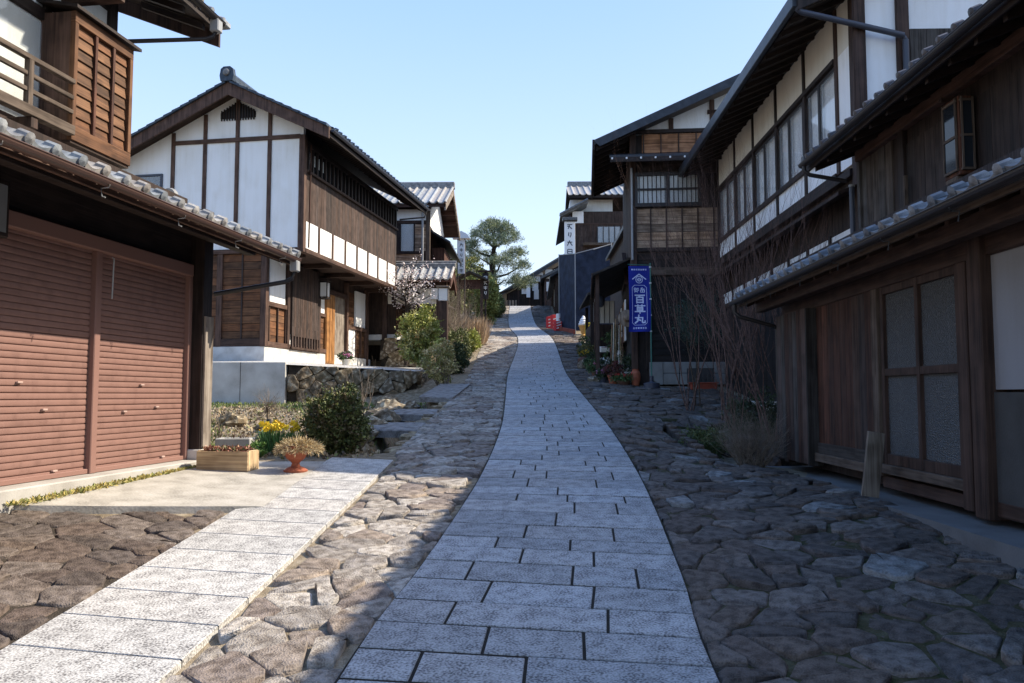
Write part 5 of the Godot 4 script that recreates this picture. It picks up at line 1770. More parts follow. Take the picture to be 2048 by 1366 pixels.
# ---------------------------------------------------------------- the old timber shop
func make_right_timber() -> void:
	var o := thing("timber_shop", "old brown timber shop with cedar panels and barred upstairs window", "shop", P(2.557, 1.84, 20.4), -deg_to_rad(3.8))
	# local: x to the right, y above 1.84, s up the street
	B(o, "wall", 0.06, 6.5, 0.0, 6.55, 0.06, 5.2, "plank_dark_v")
	prism(o, "gable_wall", [Vector2(0.12, 6.5), Vector2(6.2, 6.5), Vector2(6.2, 9.1), Vector2(0.12, 6.53)], 0.06, 0.16, "plaster")
	B(o, "corner_post", -0.02, 0.14, 0.3, 6.6, -0.03, 0.14, "beam_v", 0.008)
	for x in [1.05, 2.1, 3.3]:
		B(o, "post", x - 0.06, x + 0.06, 6.6, 6.45 + x * 0.437, 0.0, 0.06, "beam_brown_v", 0.005)
	B(o, "rail", 1.98, 3.6, 7.0, 7.1, 0.0, 0.06, "beam_v", 0.005)
	B(o, "rail", 0.14, 3.6, 6.52, 6.62, -0.02, 0.06, "beam_dark_h", 0.006)
	boards_s(o, 0.06, 0.30, 3.2, 6.02, 6.52, 2, "cedar_red_h")
	for i in 5:
		B(o, "batten", 0.32 + i * 0.45, 0.35 + i * 0.45, 6.02, 6.52, 0.0, 0.042, "plank_v", 0.003)
	# ledge roof with its bolts
	prism_x(o, "ledge_roof", [Vector2(-0.62, 5.78), Vector2(0.06, 6.02), Vector2(0.06, 5.95), Vector2(-0.62, 5.71)], -0.55, 2.6, "roof_metal")
	B(o, "ledge_fascia", -0.55, 2.6, 5.60, 5.72, -0.66, -0.62, "beam_dark_h")
	for i in 8:
		B(o, "bolt", -0.52 + i * 0.36, -0.475 + i * 0.36, 5.66, 5.71, -0.685, -0.655, "white_paint", 0.008)
	B(o, "head_board", 0.14, 3.0, 5.45, 5.70, 0.02, 0.06, "plank_dark_h")
	# barred window
	B(o, "window_back", 0.12, 1.75, 4.66, 5.42, 0.03, 0.05, "paper")
	B(o, "pane", 0.14, 1.72, 4.68, 5.40, -0.005, 0.003, "glass")
	for q in [[0.10, 4.58, 1.8, 4.68], [0.10, 5.40, 1.8, 5.48], [0.10, 5.02, 1.8, 5.06]]:
		B(o, "window_rail", q[0], q[2], q[1], q[3], -0.06, 0.03, "frame_dark", 0.004)
	for q in [0.10, 0.90, 1.70]:
		B(o, "window_stile", q, q + 0.07, 4.66, 5.42, -0.055, 0.03, "frame_dark", 0.004)
	for i in 14:
		B(o, "window_bar", 0.20 + i * 0.11, 0.222 + i * 0.11, 4.66, 5.42, -0.05, -0.025, "frame_dark")
	# cedar panel under the window
	boards_s(o, 0.06, 0.10, 2.2, 3.52, 4.56, 5, "cedar_pale_h")
	for i in 6:
		B(o, "batten", 0.08 + i * 0.40, 0.115 + i * 0.40, 3.52, 4.56, 0.0, 0.04, "plank_v", 0.003)
	B(o, "rail", 0.0, 2.3, 3.42, 3.52, -0.02, 0.06, "beam_dark_h", 0.005)
	boards_s(o, 0.06, 0.14, 2.3, 3.0, 3.42, 2, "plank_dark_h")
	# lower part: pale beam, black lapped boards
	B(o, "beam", 0.50, 2.4, 2.80, 3.0, -0.06, 0.06, "beam_grey_h", 0.006)
	boards_s(o, 0.05, 0.46, 2.4, 0.57, 2.80, 12, "black_board_h")
	B(o, "post", 0.34, 0.46, 0.4, 2.9, -0.02, 0.06, "beam_dark_v", 0.005)
	# block plinth, its corner cut away
	for j in 2:
		for i in 4:
			B(o, "block", 0.75 + i * 0.42, 1.155 + i * 0.42, 0.0 + j * 0.29, 0.28 + j * 0.29, -0.16, 0.06, "concrete_mid", 0.012)
	prism(o, "corner_block", [Vector2(0.74, 0.0), Vector2(0.62, 0.0), Vector2(0.42, 0.22), Vector2(0.42, 0.57), Vector2(0.74, 0.57)], -0.18, 0.06, "concrete_mid")
	# street side
	upright_x(o, 0.06, -1.0, 0.2, 5.1, 3.2, 6.2, 18, "plank_dark_v")
	B(o, "beam", -0.02, 0.06, 3.05, 3.2, 0.14, 5.1, "beam_h", 0.005)
	prism_x(o, "brace", [Vector2(0.8, 2.7), Vector2(0.95, 2.7), Vector2(2.9, 3.8), Vector2(2.8, 3.9)], -0.12, 0.0, "plank_red_v")
	tube(o, "downpipe", [P(0.02, 5.6, -0.06), P(0.02, 3.2, -0.06)], 0.03, "pipe_grey")
	# main roof
	var k := 0.437
	slope(o, "roof_slab", -0.95, 6.20 + 0.03, 5.2, 6.23 + 6.15 * k, 0.13, -0.5, 4.7, "roof_metal")
	slope(o, "roof_slab", 5.2, 6.23 + 6.15 * k, 9.0, 7.3, 0.13, -0.5, 4.7, "roof_metal")
	prism(o, "barge_board", [Vector2(-0.95, 6.18), Vector2(5.2, 6.18 + 6.15 * k), Vector2(5.2, 5.98 + 6.15 * k), Vector2(-0.80, 6.05)], -0.56, -0.5, "roof_metal")
	B(o, "eave_board", -0.99, -0.93, 5.98, 6.24, -0.5, 4.7, "beam_dark_h")
	for i in 12:
		var s := -0.4 + i * 0.43
		prism(o, "rafter", [Vector2(-0.9, 6.10), Vector2(0.1, 6.54), Vector2(0.1, 6.42), Vector2(-0.9, 5.98)], s, s + 0.07, "beam_dark_h")
	# pent roof over the shop front
	slope(o, "pent_roof", -1.0, 2.95, 0.1, 3.42, 0.06, 0.5, 5.3, "plank_grey_h")
	B(o, "pent_fascia", -1.03, -0.99, 2.84, 2.96, 0.5, 5.3, "beam_h")
	for s in [0.7, 2.8, 5.0]:
		B(o, "pent_post", -0.92, -0.82, 0.3, 2.95, s, s + 0.1, "beam_v", 0.005)
	# closed near black panel painted as the unlit shop interior, goods hung before it
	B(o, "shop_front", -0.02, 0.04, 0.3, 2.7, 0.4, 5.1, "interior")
	for q in [[0.9, 1.25, "paper"], [1.5, 1.8, "cedar_pale_v"], [2.2, 2.6, "plank_red_v"], [3.1, 3.6, "paper"], [4.1, 4.5, "cedar_v"]]:
		B(o, "hung_cloth", -0.14, -0.11, 1.2, 2.3, q[0], q[1], q[2])


# ---------------------------------------------------------------- further up the right side
func make_far_right() -> void:
	# low shop with an awning, joined to the timber shop
	var o := thing("awning_shop", "low dark shop with plank awning and cream paper screen next uphill", "shop", P(3.2, climb(31.0) - 0.1, 31.0))
	org = o.position
	B(o, "wall", 3.75, 9.0, 2.2, 8.2, 25.9, 38.2, "plank_dark_v")
	slope(o, "roof", 3.55, 8.2, 8.0, 10.0, 0.15, 25.7, 38.4, "roof_metal")
	slope(o, "awning", 1.98, 5.25, 3.8, 6.1, 0.09, 28.6, 33.5, "plank_grey_h")
	B(o, "awning_post", 2.12, 2.24, 2.7, 5.2, 29.1, 29.22, "beam_dark_v", 0.006)
	B(o, "awning_post", 2.2, 2.32, 3.0, 5.2, 33.0, 33.12, "beam_dark_v", 0.006)
	B(o, "screen", 2.35, 3.12, 4.3, 5.15, 30.2, 30.24, "plaster_cream")
	B(o, "screen", 2.22, 2.33, 4.35, 5.1, 30.18, 30.22, "paper")
	for i in 5:
		B(o, "screen_bar", 2.34 + i * 0.19, 2.36 + i * 0.19, 4.3, 5.15, 30.17, 30.2, "beam_v")
	B(o, "counter", 2.2, 3.4, 2.8, 4.25, 30.1, 33.0, "plank_dark_v")
	# tall house behind the building net
	o = thing("storeyed_house", "tall dark boarded house with two pale tiled roofs behind net screen", "house", P(3.6, climb(50.0), 50.0))
	org = o.position
	B(o, "wall", 2.45, 10.0, 5.0, 13.2, 50.0, 60.0, "plank_dark_v")
	B(o, "plaster_band", 2.45, 5.2, 13.2, 14.2, 51.0, 58.0, "plaster_cool")
	B(o, "plaster_panel", 2.55, 3.25, 12.45, 13.2, 49.94, 50.0, "plaster_cool")
	B(o, "plaster_panel", 3.35, 4.6, 12.9, 13.15, 50.9, 51.0, "plaster_cool")
	upright_s(o, 50.0, 2.45, 6.0, 7.0, 12.4, 24, "plank_v")
	B(o, "beam", 2.4, 6.0, 12.35, 12.47, 49.95, 50.0, "beam_h")
	var w := B(o, "window", 4.1, 5.6, 11.1, 12.2, 49.93, 49.97, "curtain_dim")
	part(w, "pane", box_mesh(Vector3(1.5, 1.1, 0.01)), "glass", Vector3(0, 0, 0.04))
	for i in 5:
		B(o, "window_bar", 4.1 + i * 0.36, 4.15 + i * 0.36, 11.1, 12.2, 49.86, 49.9, "frame_dark")
	B(o, "balcony", 3.2, 5.7, 10.95, 11.1, 49.4, 49.95, "beam_grey_h")
	prism_x(o, "upper_roof_slab", [Vector2(50.0, 14.25), Vector2(53.6, 15.75), Vector2(57.5, 14.25), Vector2(57.5, 14.1), Vector2(53.6, 15.6), Vector2(50.0, 14.1)], 2.35, 8.0, "plank_dark_h")
	tile_rolls(o, P(2.3, 14.27, 49.95), P(8.0, 14.27, 49.95), P(0, 1.5, 3.65), "tile_pale", 0.42)
	B(o, "ridge", 2.4, 8.0, 15.7, 16.1, 53.45, 53.75, "tile", 0.04)
	slope(o, "lower_roof", 1.75, 12.85, 3.5, 13.8, 0.14, 49.3, 59.0, "tile_dark")
	for i in 3:
		tube(o, "verge_roll", [P(1.75, 12.85 + 0.02, 49.3 + i * 0.3), P(3.5, 13.82, 49.3 + i * 0.3)], 0.09, "tile_dark", 6)
	# white roofed sign of that house
	o = thing("sign_board", "narrow white sign board with blue black characters above the net screen", "sign", P(2.32, 7.0, 48.6))
	org = o.position
	B(o, "post", 2.28, 2.36, 5.4, 12.7, 48.66, 48.74, "beam_dark_v")
	B(o, "board", 1.98, 2.64, 9.6, 12.25, 48.58, 48.66, "white_paint", 0.01)
	B(o, "cap", 1.85, 2.78, 12.3, 12.5, 48.4, 48.9, "tile_dark", 0.02)
	org = Vector3.ZERO
	brush_marks(o, P(2.31, 12.15, 48.57) - o.position, 0.34, [5, 4, 3, 2, 4], 0.52, "pipe_blue")
	# building net on its frame
	o = thing("net_screen", "dark blue building net stretched on a pipe frame along the kerb", "screen", P(2.3, climb(43.5), 43.5))
	var a := P(1.56, 0, 46.2)
	var b := P(2.36, 0, 43.6)
	var c := P(4.30, 0, 43.0)
	var d := P(4.30, 0, 46.0)
	for q in [[a, b, 9.75, 9.35], [b, c, 9.35, 9.75], [a, d, 9.75, 9.9]]:
		var u: Vector3 = q[0]
		var v: Vector3 = q[1]
		var mb := MB.new()
		var n := 12
		var nn := (v - u).cross(Vector3.UP).normalized()
		for i in n:
			for j in 8:
				var g := []
				for e in [[i, j], [i + 1, j], [i + 1, j + 1], [i, j + 1]]:
					var f := float(e[0]) / n
					var h := lerpf(climb(44.8), lerpf(q[2], q[3], f), e[1] / 8.0)
					var bulge := 0.035 * sin(f * 9.0 + e[1]) * sin(PI * e[1] / 8.0)
					g.append(u.lerp(v, f) + Vector3.UP * h + nn * bulge - o.position)
				mb.quad(g[0], g[1], g[2], g[3])
		part(o, "net", mb.commit(), "net")
	org = o.position
	for q in [[a, 9.8], [b, 9.4], [c, 9.85]]:
		tube(o, "pole", [q[0] + Vector3.UP * (climb(44.0) - 0.3), q[0] + Vector3.UP * q[1]], 0.03, "pipe_grey", 6)
	tube(o, "pole", [a + Vector3.UP * 9.75, b + Vector3.UP * 9.36], 0.025, "pipe_grey", 6)
	tube(o, "pole", [b + Vector3.UP * 9.36, c + Vector3.UP * 9.76], 0.025, "pipe_grey", 6)
	tube(o, "pole", [c + Vector3.UP * 9.76 + Vector3(-1.0, -0.35, 0.4), c + Vector3.UP * 9.78], 0.025, "pipe_grey", 6)
	org = Vector3.ZERO
	# more fronts beyond the net
	o = thing("lattice_house", "weathered dark lattice fronted house far up the street", "house", P(1.8, climb(60.0), 60.0))
	org = o.position
	B(o, "wall", 1.75, 8.0, 6.5, 9.9, 56.0, 69.0, "plank_grey_v")
	for i in 8:
		B(o, "post", 1.65, 1.75, climb(56.0 + i * 1.8) - 0.2, 9.9, 56.0 + i * 1.8, 56.2 + i * 1.8, "beam_v")
	slope(o, "roof", 1.25, 10.0, 4.5, 12.0, 0.18, 55.6, 69.5, "roof_metal")
	B(o, "pale_panel", 1.68, 1.75, 8.4, 9.7, 60.5, 62.0, "plaster_cream")


func upright_s(p: Node, s: float, x0: float, x1: float, y0: float, y1: float, n: int, m) -> void:
	for i in n:
		var a := lerpf(x0, x1, float(i) / n)
		var b := lerpf(x0, x1, float(i + 1) / n) - 0.006
		B(p, "board", a, b, y0, y1, s - 0.02 - rng.randf_range(0.0, 0.006), s, m)


func make_far_end() -> void:
	var o := thing("gable_house", "far house with white panelled gable and long dark roof at hilltop", "house", P(0.5, climb(74.0), 74.0))
	org = o.position
	# roof edge runs up to the right; the ridge lies beyond the neighbouring fronts
	prism(o, "gable_wall", [Vector2(-2.4, 9.0), Vector2(6.0, 9.0), Vector2(6.0, 15.6), Vector2(-2.4, 11.0)], 74.0, 74.3, "plank_dark_v")
	slope(o, "roof", -3.1, 10.95, 6.2, 16.5, 0.3, 73.3, 84.0, "roof_metal")
	slope(o, "roof_edge", -3.15, 11.0, 6.2, 16.6, 0.12, 73.2, 73.4, "tile")
	for q in [[-0.15, 0.75, 12.15, 12.65], [0.85, 1.9, 12.15, 12.65], [0.35, 1.0, 12.75, 13.0], [0.0, 0.55, 11.3, 12.0], [1.2, 2.4, 12.8, 13.3], [-1.0, -0.4, 11.0, 11.5]]:
		B(o, "plaster_panel", q[0], q[1], q[2], q[3], 73.92, 74.0, "plaster_cool")
	for x in [-2.2, -1.3, -0.25, 0.8, 1.95, 3.0]:
		B(o, "post", x - 0.07, x + 0.07, 9.0, 11.0 + (x + 2.4) * 0.55, 73.86, 73.96, "beam_v")
	B(o, "beam", -2.4, 4.0, 12.02, 12.16, 73.86, 73.96, "beam_h")
	B(o, "pale_sign", -0.55, -0.2, 10.6, 12.2, 73.3, 73.4, "white_paint")
	B(o, "paper_window", 0.15, 0.6, 10.5, 11.4, 73.9, 73.96, "paper")
	B(o, "side_fence", -3.2, -2.5, 9.0, 10.3, 71.5, 74.0, "plank_grey_v")
	for i in 4:
		B(o, "fence_board", -2.45 + i * 0.28, -2.28 + i * 0.28, 9.0, 10.3, 73.0, 73.05, "cedar_pale_v")
	org = Vector3.ZERO
	for q in [[-6.4, 70.0, 4.2, 3.4, 0, "low tiled house front far left of the hilltop gable"], [2.6, 70.5, 3.0, 3.0, 1, "brown boarded house front just before the hilltop gable"]]:
		o = thing("hilltop_house", q[5], "house", P(q[0], climb(q[1]) - 0.1, q[1]))
		var w: float = q[2]
		var h: float = q[3]
		B(o, "wall", -w * 0.5, w * 0.5, 0.0, h, 0.0, 6.0, "plank_v")
		B(o, "plaster_band", -w * 0.5, w * 0.5, h * 0.62, h * 0.9, -0.06, 0.0, "plaster_cool")
		for i in 5:
			B(o, "post", -w * 0.5 + i * w * 0.24, -w * 0.5 + i * w * 0.24 + 0.14, 0.0, h, -0.12, -0.06, "beam_v")
		prism(o, "roof", [Vector2(-w * 0.62, h - 0.1), Vector2(0.0, h + w * 0.27), Vector2(w * 0.62, h - 0.1), Vector2(w * 0.62, h + 0.12), Vector2(0.0, h + w * 0.27 + 0.22), Vector2(-w * 0.62, h + 0.12)], -0.6, 6.5, "tile_dark")
		prism(o, "gable_wall", [Vector2(-w * 0.5, h), Vector2(0.0, h + w * 0.22), Vector2(w * 0.5, h)], -0.02, 0.1, "plaster_cream")
	org = Vector3.ZERO
	# wooded rise behind the roofs
	var h := setting("hill", "wooded brown rise behind the roofs at the top of the street")
	var mb := MB.new()
	var n := 24
	for i in n:
		for j in 6:
			var g := []
			for e in [[i, j], [i + 1, j], [i + 1, j + 1], [i, j + 1]]:
				var x: float = -70.0 + 160.0 * e[0] / n
				var t: float = e[1] / 6.0
				var top: float = 17.0 + 5.0 * sin(e[0] * 0.6) - 3.0 * smoothstep(10.0, -20.0, x)
				g.append(P(x, lerpf(7.0, top, t), lerpf(125.0, 160.0, t)))
			mb.quado(g[0], g[1], g[2], g[3], P(0, -100, 200))
	part(h, "slope", mb.commit(), "earth")


# ---------------------------------------------------------------- plants
func rnd_dir(r: RandomNumberGenerator) -> Vector3:
	var z := r.randf_range(-1, 1)
	var a := r.randf_range(0, TAU)
	var q := sqrt(1 - z * z)
	return Vector3(q * cos(a), z, q * sin(a))


func pick(r: RandomNumberGenerator, cols: Array) -> Color:
	var c: Color = cols[r.randi() % cols.size()]
	return c * r.randf_range(0.75, 1.25)


# one leaf: a bent pair of triangles
func leaf(mb: MB, at: Vector3, dir: Vector3, size: float, wide: float, r: RandomNumberGenerator) -> void:
	var side := dir.cross(rnd_dir(r)).normalized() * size * wide
	var mid := at + dir * size * 0.5
	mb.tri(at, mid + side, at + dir * size)
	mb.tri(at, at + dir * size, mid - side)


# leaves in clumps spread over the shell of an uneven egg
func foliage(mb: MB, c: Vector3, rad: Vector3, clumps: int, per: int, clump_r: float, size: float, wide: float, cols: Array, r: RandomNumberGenerator, up := 0.3, fill := 0.65) -> void:
	mb.use_col = true
	for i in clumps:
		var d := rnd_dir(r)
		var k := pow(r.randf(), 0.4) * (1.0 - fill) + fill
		k *= 1.0 + 0.24 * sin(d.x * 5.1 + c.x * 3) * cos(d.z * 4.3 + c.z) + 0.12 * sin(d.y * 7.0 + d.x * 4.0)
		var q := c + d * rad * k
		var base := pick(r, cols)
		for j in per:
			var e := rnd_dir(r) * clump_r * pow(r.randf(), 0.5)
			mb.col = base * r.randf_range(0.75, 1.25)
			leaf(mb, q + e, (rnd_dir(r) + d * 0.6 + Vector3.UP * up).normalized(), size * r.randf_range(0.6, 1.3), wide, r)


func twigs(mb: MB, at: Vector3, dir: Vector3, len_: float, rad: float, depth: int, r: RandomNumberGenerator, spread := 0.6, up := 0.2, kids := 3, sides := 4) -> void:
	var pts := [at]
	var rs := [rad]
	var d := dir
	var p := at
	for i in 3:
		d = (d + rnd_dir(r) * 0.16 + Vector3.UP * up * 0.15).normalized()
		p += d * len_ / 3.0
		pts.append(p)
		rs.append(rad * (1.0 - 0.18 * (i + 1)))
	mb.tube(pts, rs, sides if depth > 0 else 3)
	if depth > 0:
		for i in kids:
			var k := r.randi_range(1, 3)
			twigs(mb, pts[k], (d + rnd_dir(r) * spread + Vector3.UP * up).normalized(), len_ * r.randf_range(0.55, 0.85), rs[k] * 0.62, depth - 1, r, spread, up, kids, sides)


func bush(called: String, label: String, at: Vector3, rad: Vector3, clumps: int, per: int, size: float, cols: Array, sd: int, cat := "bush", stems := 5) -> Node3D:
	var o := thing(called, label, cat, at)
	var r := RandomNumberGenerator.new()
	r.seed = sd
	var st := MB.new()
	for i in stems:
		twigs(st, rnd_dir(r) * Vector3(0.08, 0, 0.08), (Vector3.UP + rnd_dir(r) * 0.5).normalized(), rad.y * 0.8, 0.016, 2, r, 0.7)
	part(o, "stems", st.commit(), "bark")
	var mb := MB.new()
	foliage(mb, Vector3(0, rad.y, 0), rad * 0.94, clumps, per, maxf(rad.x, rad.y) * 0.17, size, 0.32, cols, r, 0.3, 0.5)
	# young shoots that break the outline
	for i in int(clumps * 0.35):
		var d := (rnd_dir(r) + Vector3.UP * 0.35).normalized()
		var a := Vector3(0, rad.y, 0) + d * rad * 0.8
		var b := a + (d + rnd_dir(r) * 0.5 + Vector3.UP * 0.3).normalized() * rad.length() * r.randf_range(0.12, 0.30)
		var base := pick(r, cols) * 1.15
		for k in 16:
			mb.col = base * r.randf_range(0.8, 1.25)
			leaf(mb, a.lerp(b, k / 15.0) + rnd_dir(r) * size * 0.3, (rnd_dir(r) + d).normalized(), size * r.randf_range(0.5, 1.0), 0.3, r)
	part(o, "foliage", mb.commit(), "leaf")
	return o


func bare_shrub(called: String, label: String, at: Vector3, h: float, stems: int, depth: int, sd: int, m := "bark", spread := 0.6, lean := 0.35, kids := 3, rad := 0.012, group := "") -> Node3D:
	var o := thing(called, label, "shrub", at, 0.0, group)
	var r := RandomNumberGenerator.new()
	r.seed = sd
	for i in stems:
		var mb := MB.new()
		twigs(mb, rnd_dir(r) * Vector3(0.06, 0, 0.06), (Vector3.UP + rnd_dir(r) * Vector3(lean, 0, lean)).normalized(), h * 0.5, rad, depth, r, spread, 0.35, kids)
		part(o, "branch", mb.commit(), m)
	return o


func make_left_garden() -> void:
	var r := RandomNumberGenerator.new()
	r.seed = 5
	# weeds along the garage sill
	var w := thing("weed_strip", "strip of dry yellow weeds and moss along the garage sill", "weeds", P(-4.0, 0.72, 8.0))
	w.set_meta("kind", "stuff")
	var mb := MB.new()
	mb.use_col = true
	for i in 2600:
		var t := r.randf()
		var base := Vector2(-4.18, 6.30).lerp(Vector2(-3.80, 9.45), t) + Vector2(r.randf_range(-0.05, 0.06), 0) * (1.4 - t)
		mb.col = pick(r, [Color(0.42, 0.33, 0.10), Color(0.30, 0.27, 0.08), Color(0.50, 0.42, 0.18), Color(0.20, 0.22, 0.06)])
		var y := lerpf(0.70, 0.76, t)
		leaf(mb, P(base.x, y, base.y) - w.position, (Vector3.UP * 0.7 + rnd_dir(r)).normalized(), r.randf_range(0.02, 0.055), 0.2, r)
	part(w, "blades", mb.commit(), "leaf")
	# garden floor: dry leaves, stones and low grass
	var gl := thing("leaf_litter", "dry leaves and short grass over the sunken garden bed", "grass", P(-4.0, 1.0, 14.0))
	gl.set_meta("kind", "stuff")
	mb = MB.new()
	mb.use_col = true
	for i in 16000:
		var s := 10.0 + 9.3 * pow(r.randf(), 1.0)
		var x := r.randf_range(-8.2, -2.05)
		if x < -3.95 - (s - 9.8) * 0.35 - 0.6 and s < 13:
			continue
		var grass := sin(x * 1.7 + s * 0.9) + r.randf_range(-0.6, 0.6) > 0.35 or s > 18.0
		mb.col = pick(r, [Color(0.10, 0.15, 0.03), Color(0.16, 0.19, 0.05)] if grass else [Color(0.30, 0.22, 0.13), Color(0.36, 0.29, 0.18), Color(0.22, 0.15, 0.09), Color(0.40, 0.34, 0.24), Color(0.27, 0.21, 0.15), Color(0.17, 0.18, 0.06)])
		var p := P(x, land(x, s) - 0.03, s) - gl.position
		if grass:
			leaf(mb, p, (Vector3.UP + rnd_dir(r) * 0.6).normalized(), r.randf_range(0.05, 0.11), 0.12, r)
		else:
			leaf(mb, p + Vector3.UP * r.randf_range(0, 0.03), (rnd_dir(r) + Vector3.UP * 0.1).normalized(), r.randf_range(0.03, 0.08), 0.35, r)
	part(gl, "leaves", mb.commit(), "leaf")
	# boulders along the sunken edge of the street
	var spots := [[-2.62, 11.6, 0.20], [-2.70, 12.4, 0.24], [-2.66, 13.3, 0.22], [-2.72, 14.3, 0.27], [-2.66, 15.3, 0.24], [-3.0, 16.5, 0.28], [-3.3, 18.2, 0.27], [-2.75, 17.6, 0.22], [-4.4, 13.2, 0.18], [-5.3, 14.0, 0.22]]
	for i in spots.size():
		var q = spots[i]
		var b := thing("boulder", "rounded mottled boulder on the garden side of the ditch", "rock", P(q[0], land(q[0], q[1]) - 0.06, q[1]), 0.0, "boulders along the ditch")
		part(b, "rock", rock_mesh(q[2], 900 + i), "wall_stone")
	# dressed lip stones along the ditch, street side
	var lip := thing("ditch_wall", "dry stone wall of flat dark stones lining the ditch", "wall", P(-1.85, 1.0, 14.0))
	var s := 10.8
	while s < 20.3:
		var l := r.randf_range(0.35, 0.75)
		for j in 3:
			var y := climb(s) - 0.02 - j * 0.15
			var out := r.randf_range(0.0, 0.12) if j == 0 else r.randf_range(-0.04, 0.03)
			B(lip, "stone", -0.10 - out, 0.10, y - 0.14 - 1.0, y - 1.0 + r.randf_range(-0.02, 0.02), s - 14.0, s - 14.0 + l - 0.03, "wall_stone", 0.03)
		s += l
	for q in [[12.6, 0.9], [14.6, 0.7]]:
		var fs := thing("flat_stone", "flat grey stone laid across the ditch next to a boulder", "stone", P(-2.2, climb(q[0]) + 0.02, q[0]), 0.0, "flat stones across the ditch")
		var fc := [P(-0.48, -0.02, 0.0), P(-0.42, 0.06, q[1]), P(0.42, 0.06, q[1] * 0.9), P(0.38, -0.03, 0.08)]
		part(fs, "stone", slab_mesh(fc, 0.13, 0.02, Vector3.ZERO), "slate")
	# flat stone bridge over the ditch
	var sl := thing("stone_bridge", "flat grey stone slab bridging the ditch beside the street", "slab", P(-1.95, 1.55, 18.3))
	org = sl.position
	var c := [P(-2.45, 1.56, 17.2), P(-2.30, 1.86, 19.9), P(-1.55, 1.86, 20.0), P(-1.72, 1.52, 17.0)]
	part(sl, "slab", slab_mesh(c, 0.12, 0.015, sl.position), "slate")
	B(sl, "support", -2.35, -1.95, 1.0, 1.52, 17.6, 18.0, "wall_stone", 0.05)
	B(sl, "support", -2.3, -1.9, 1.2, 1.66, 19.2, 19.6, "wall_stone", 0.05)
	org = Vector3.ZERO
	# planter box
	var pl := thing("planter_box", "pale new wooden planter box with reddish seedlings on the apron", "planter", P(-3.43, 0.738, 8.95), deg_to_rad(-9.0))
	for q in [[-0.31, 0.31, -0.13, -0.105], [-0.31, 0.31, 0.105, 0.13]]:
		B(pl, "side_board", q[0], q[1], 0.0, 0.215, q[2], q[3], "new_wood_h", 0.004)
	for q in [[0.285, 0.312], [-0.312, -0.285]]:
		B(pl, "end_board", q[0], q[1], 0.0, 0.225, -0.104, 0.104, "new_wood_v", 0.004)
	B(pl, "soil", -0.285, 0.285, 0.02, 0.185, -0.104, 0.104, "soil_dark")
	mb = MB.new()
	mb.use_col = true
	for i in 900:
		mb.col = pick(r, [Color(0.22, 0.07, 0.05), Color(0.30, 0.12, 0.07), Color(0.12, 0.12, 0.05), Color(0.38, 0.22, 0.14)])
		leaf(mb, Vector3(r.randf_range(-0.27, 0.27), 0.18, r.randf_range(-0.1, 0.1)) + Vector3.UP * r.randf_range(0, 0.07), (rnd_dir(r) + Vector3.UP * 0.9).normalized(), r.randf_range(0.02, 0.05), 0.28, r)
	part(pl, "seedlings", mb.commit(), "leaf")
	# concrete trough and kerb stones behind it
	var tr := thing("stone_trough", "square beige stone trough with dead stalks behind the planter box", "trough", P(-3.85, land(-3.85, 10.3) - 0.04, 10.3), deg_to_rad(6))
	for q in [[-0.22, 0.22, -0.16, -0.11], [-0.22, 0.22, 0.11, 0.16], [-0.22, -0.17, -0.11, 0.11], [0.17, 0.22, -0.11, 0.11]]:
		B(tr, "side", q[0], q[1], 0.0, 0.24, q[2], q[3], "concrete", 0.01)
	B(tr, "soil", -0.17, 0.17, 0.05, 0.2, -0.11, 0.11, "soil_dark")
	mb = MB.new()
	for i in 16:
		twigs(mb, Vector3(r.randf_range(-0.15, 0.15), 0.19, r.randf_range(-0.09, 0.09)), (Vector3.UP + rnd_dir(r) * 0.4).normalized(), 0.14, 0.003, 1, r)
	part(tr, "stalks", mb.commit(), "plank_red_v")
	for i in 3:
		var kx := -3.55 + i * 0.33
		var kb := thing("kerb_stone", "rounded pale kerb stone bordering the daffodil bed", "stone", P(kx, land(kx, 10.95) - 0.05, 10.95 - i * 0.12), 0.3, "kerb stones of the daffodil bed")
		B(kb, "stone", -0.15, 0.15, 0.0, 0.19, -0.07, 0.07, "concrete", 0.04)
	var pt := thing("garden_light", "short dark garden light post beside the beige trough", "lamp", P(-3.72, land(-3.72, 11.2), 11.2))
	tube(pt, "post", [Vector3.ZERO, Vector3(0, 0.30, 0)], 0.03, "iron", 8)
	tube(pt, "head", [Vector3(0, 0.30, 0), Vector3(0, 0.36, 0)], 0.036, "iron", 8)
	# urn
	var u := thing("urn", "small terracotta urn with a mop of dry grass on the apron edge", "pot", P(-2.66, climb(8.95) + 0.012, 8.95))
	mb = MB.new()
	mb.lathe([Vector2(0.0, 0.0), Vector2(0.13, 0.0), Vector2(0.135, 0.02), Vector2(0.09, 0.05), Vector2(0.05, 0.065), Vector2(0.042, 0.10), Vector2(0.06, 0.12), Vector2(0.10, 0.15), Vector2(0.13, 0.21), Vector2(0.15, 0.27), Vector2(0.165, 0.275), Vector2(0.165, 0.295), Vector2(0.14, 0.295), Vector2(0.0, 0.27)], Vector3.ZERO, 20)
	part(u, "bowl", mb.commit(), "terracotta")
	mb = MB.new()
	mb.use_col = true
	for i in 3600:
		var d := rnd_dir(r)
		d.y = absf(d.y) * 0.7 - 0.25
		mb.col = pick(r, [Color(0.52, 0.40, 0.21), Color(0.40, 0.29, 0.15), Color(0.60, 0.50, 0.30), Color(0.30, 0.22, 0.12)])
		var p := Vector3(0.03, 0.275, 0) + d * Vector3(0.25, 0.18, 0.2) * pow(r.randf(), 0.35)
		leaf(mb, p, (d + rnd_dir(r) * 0.8 + Vector3.DOWN * 0.2).normalized(), r.randf_range(0.04, 0.09), 0.05, r)
	part(u, "dry_grass", mb.commit(), "leaf")


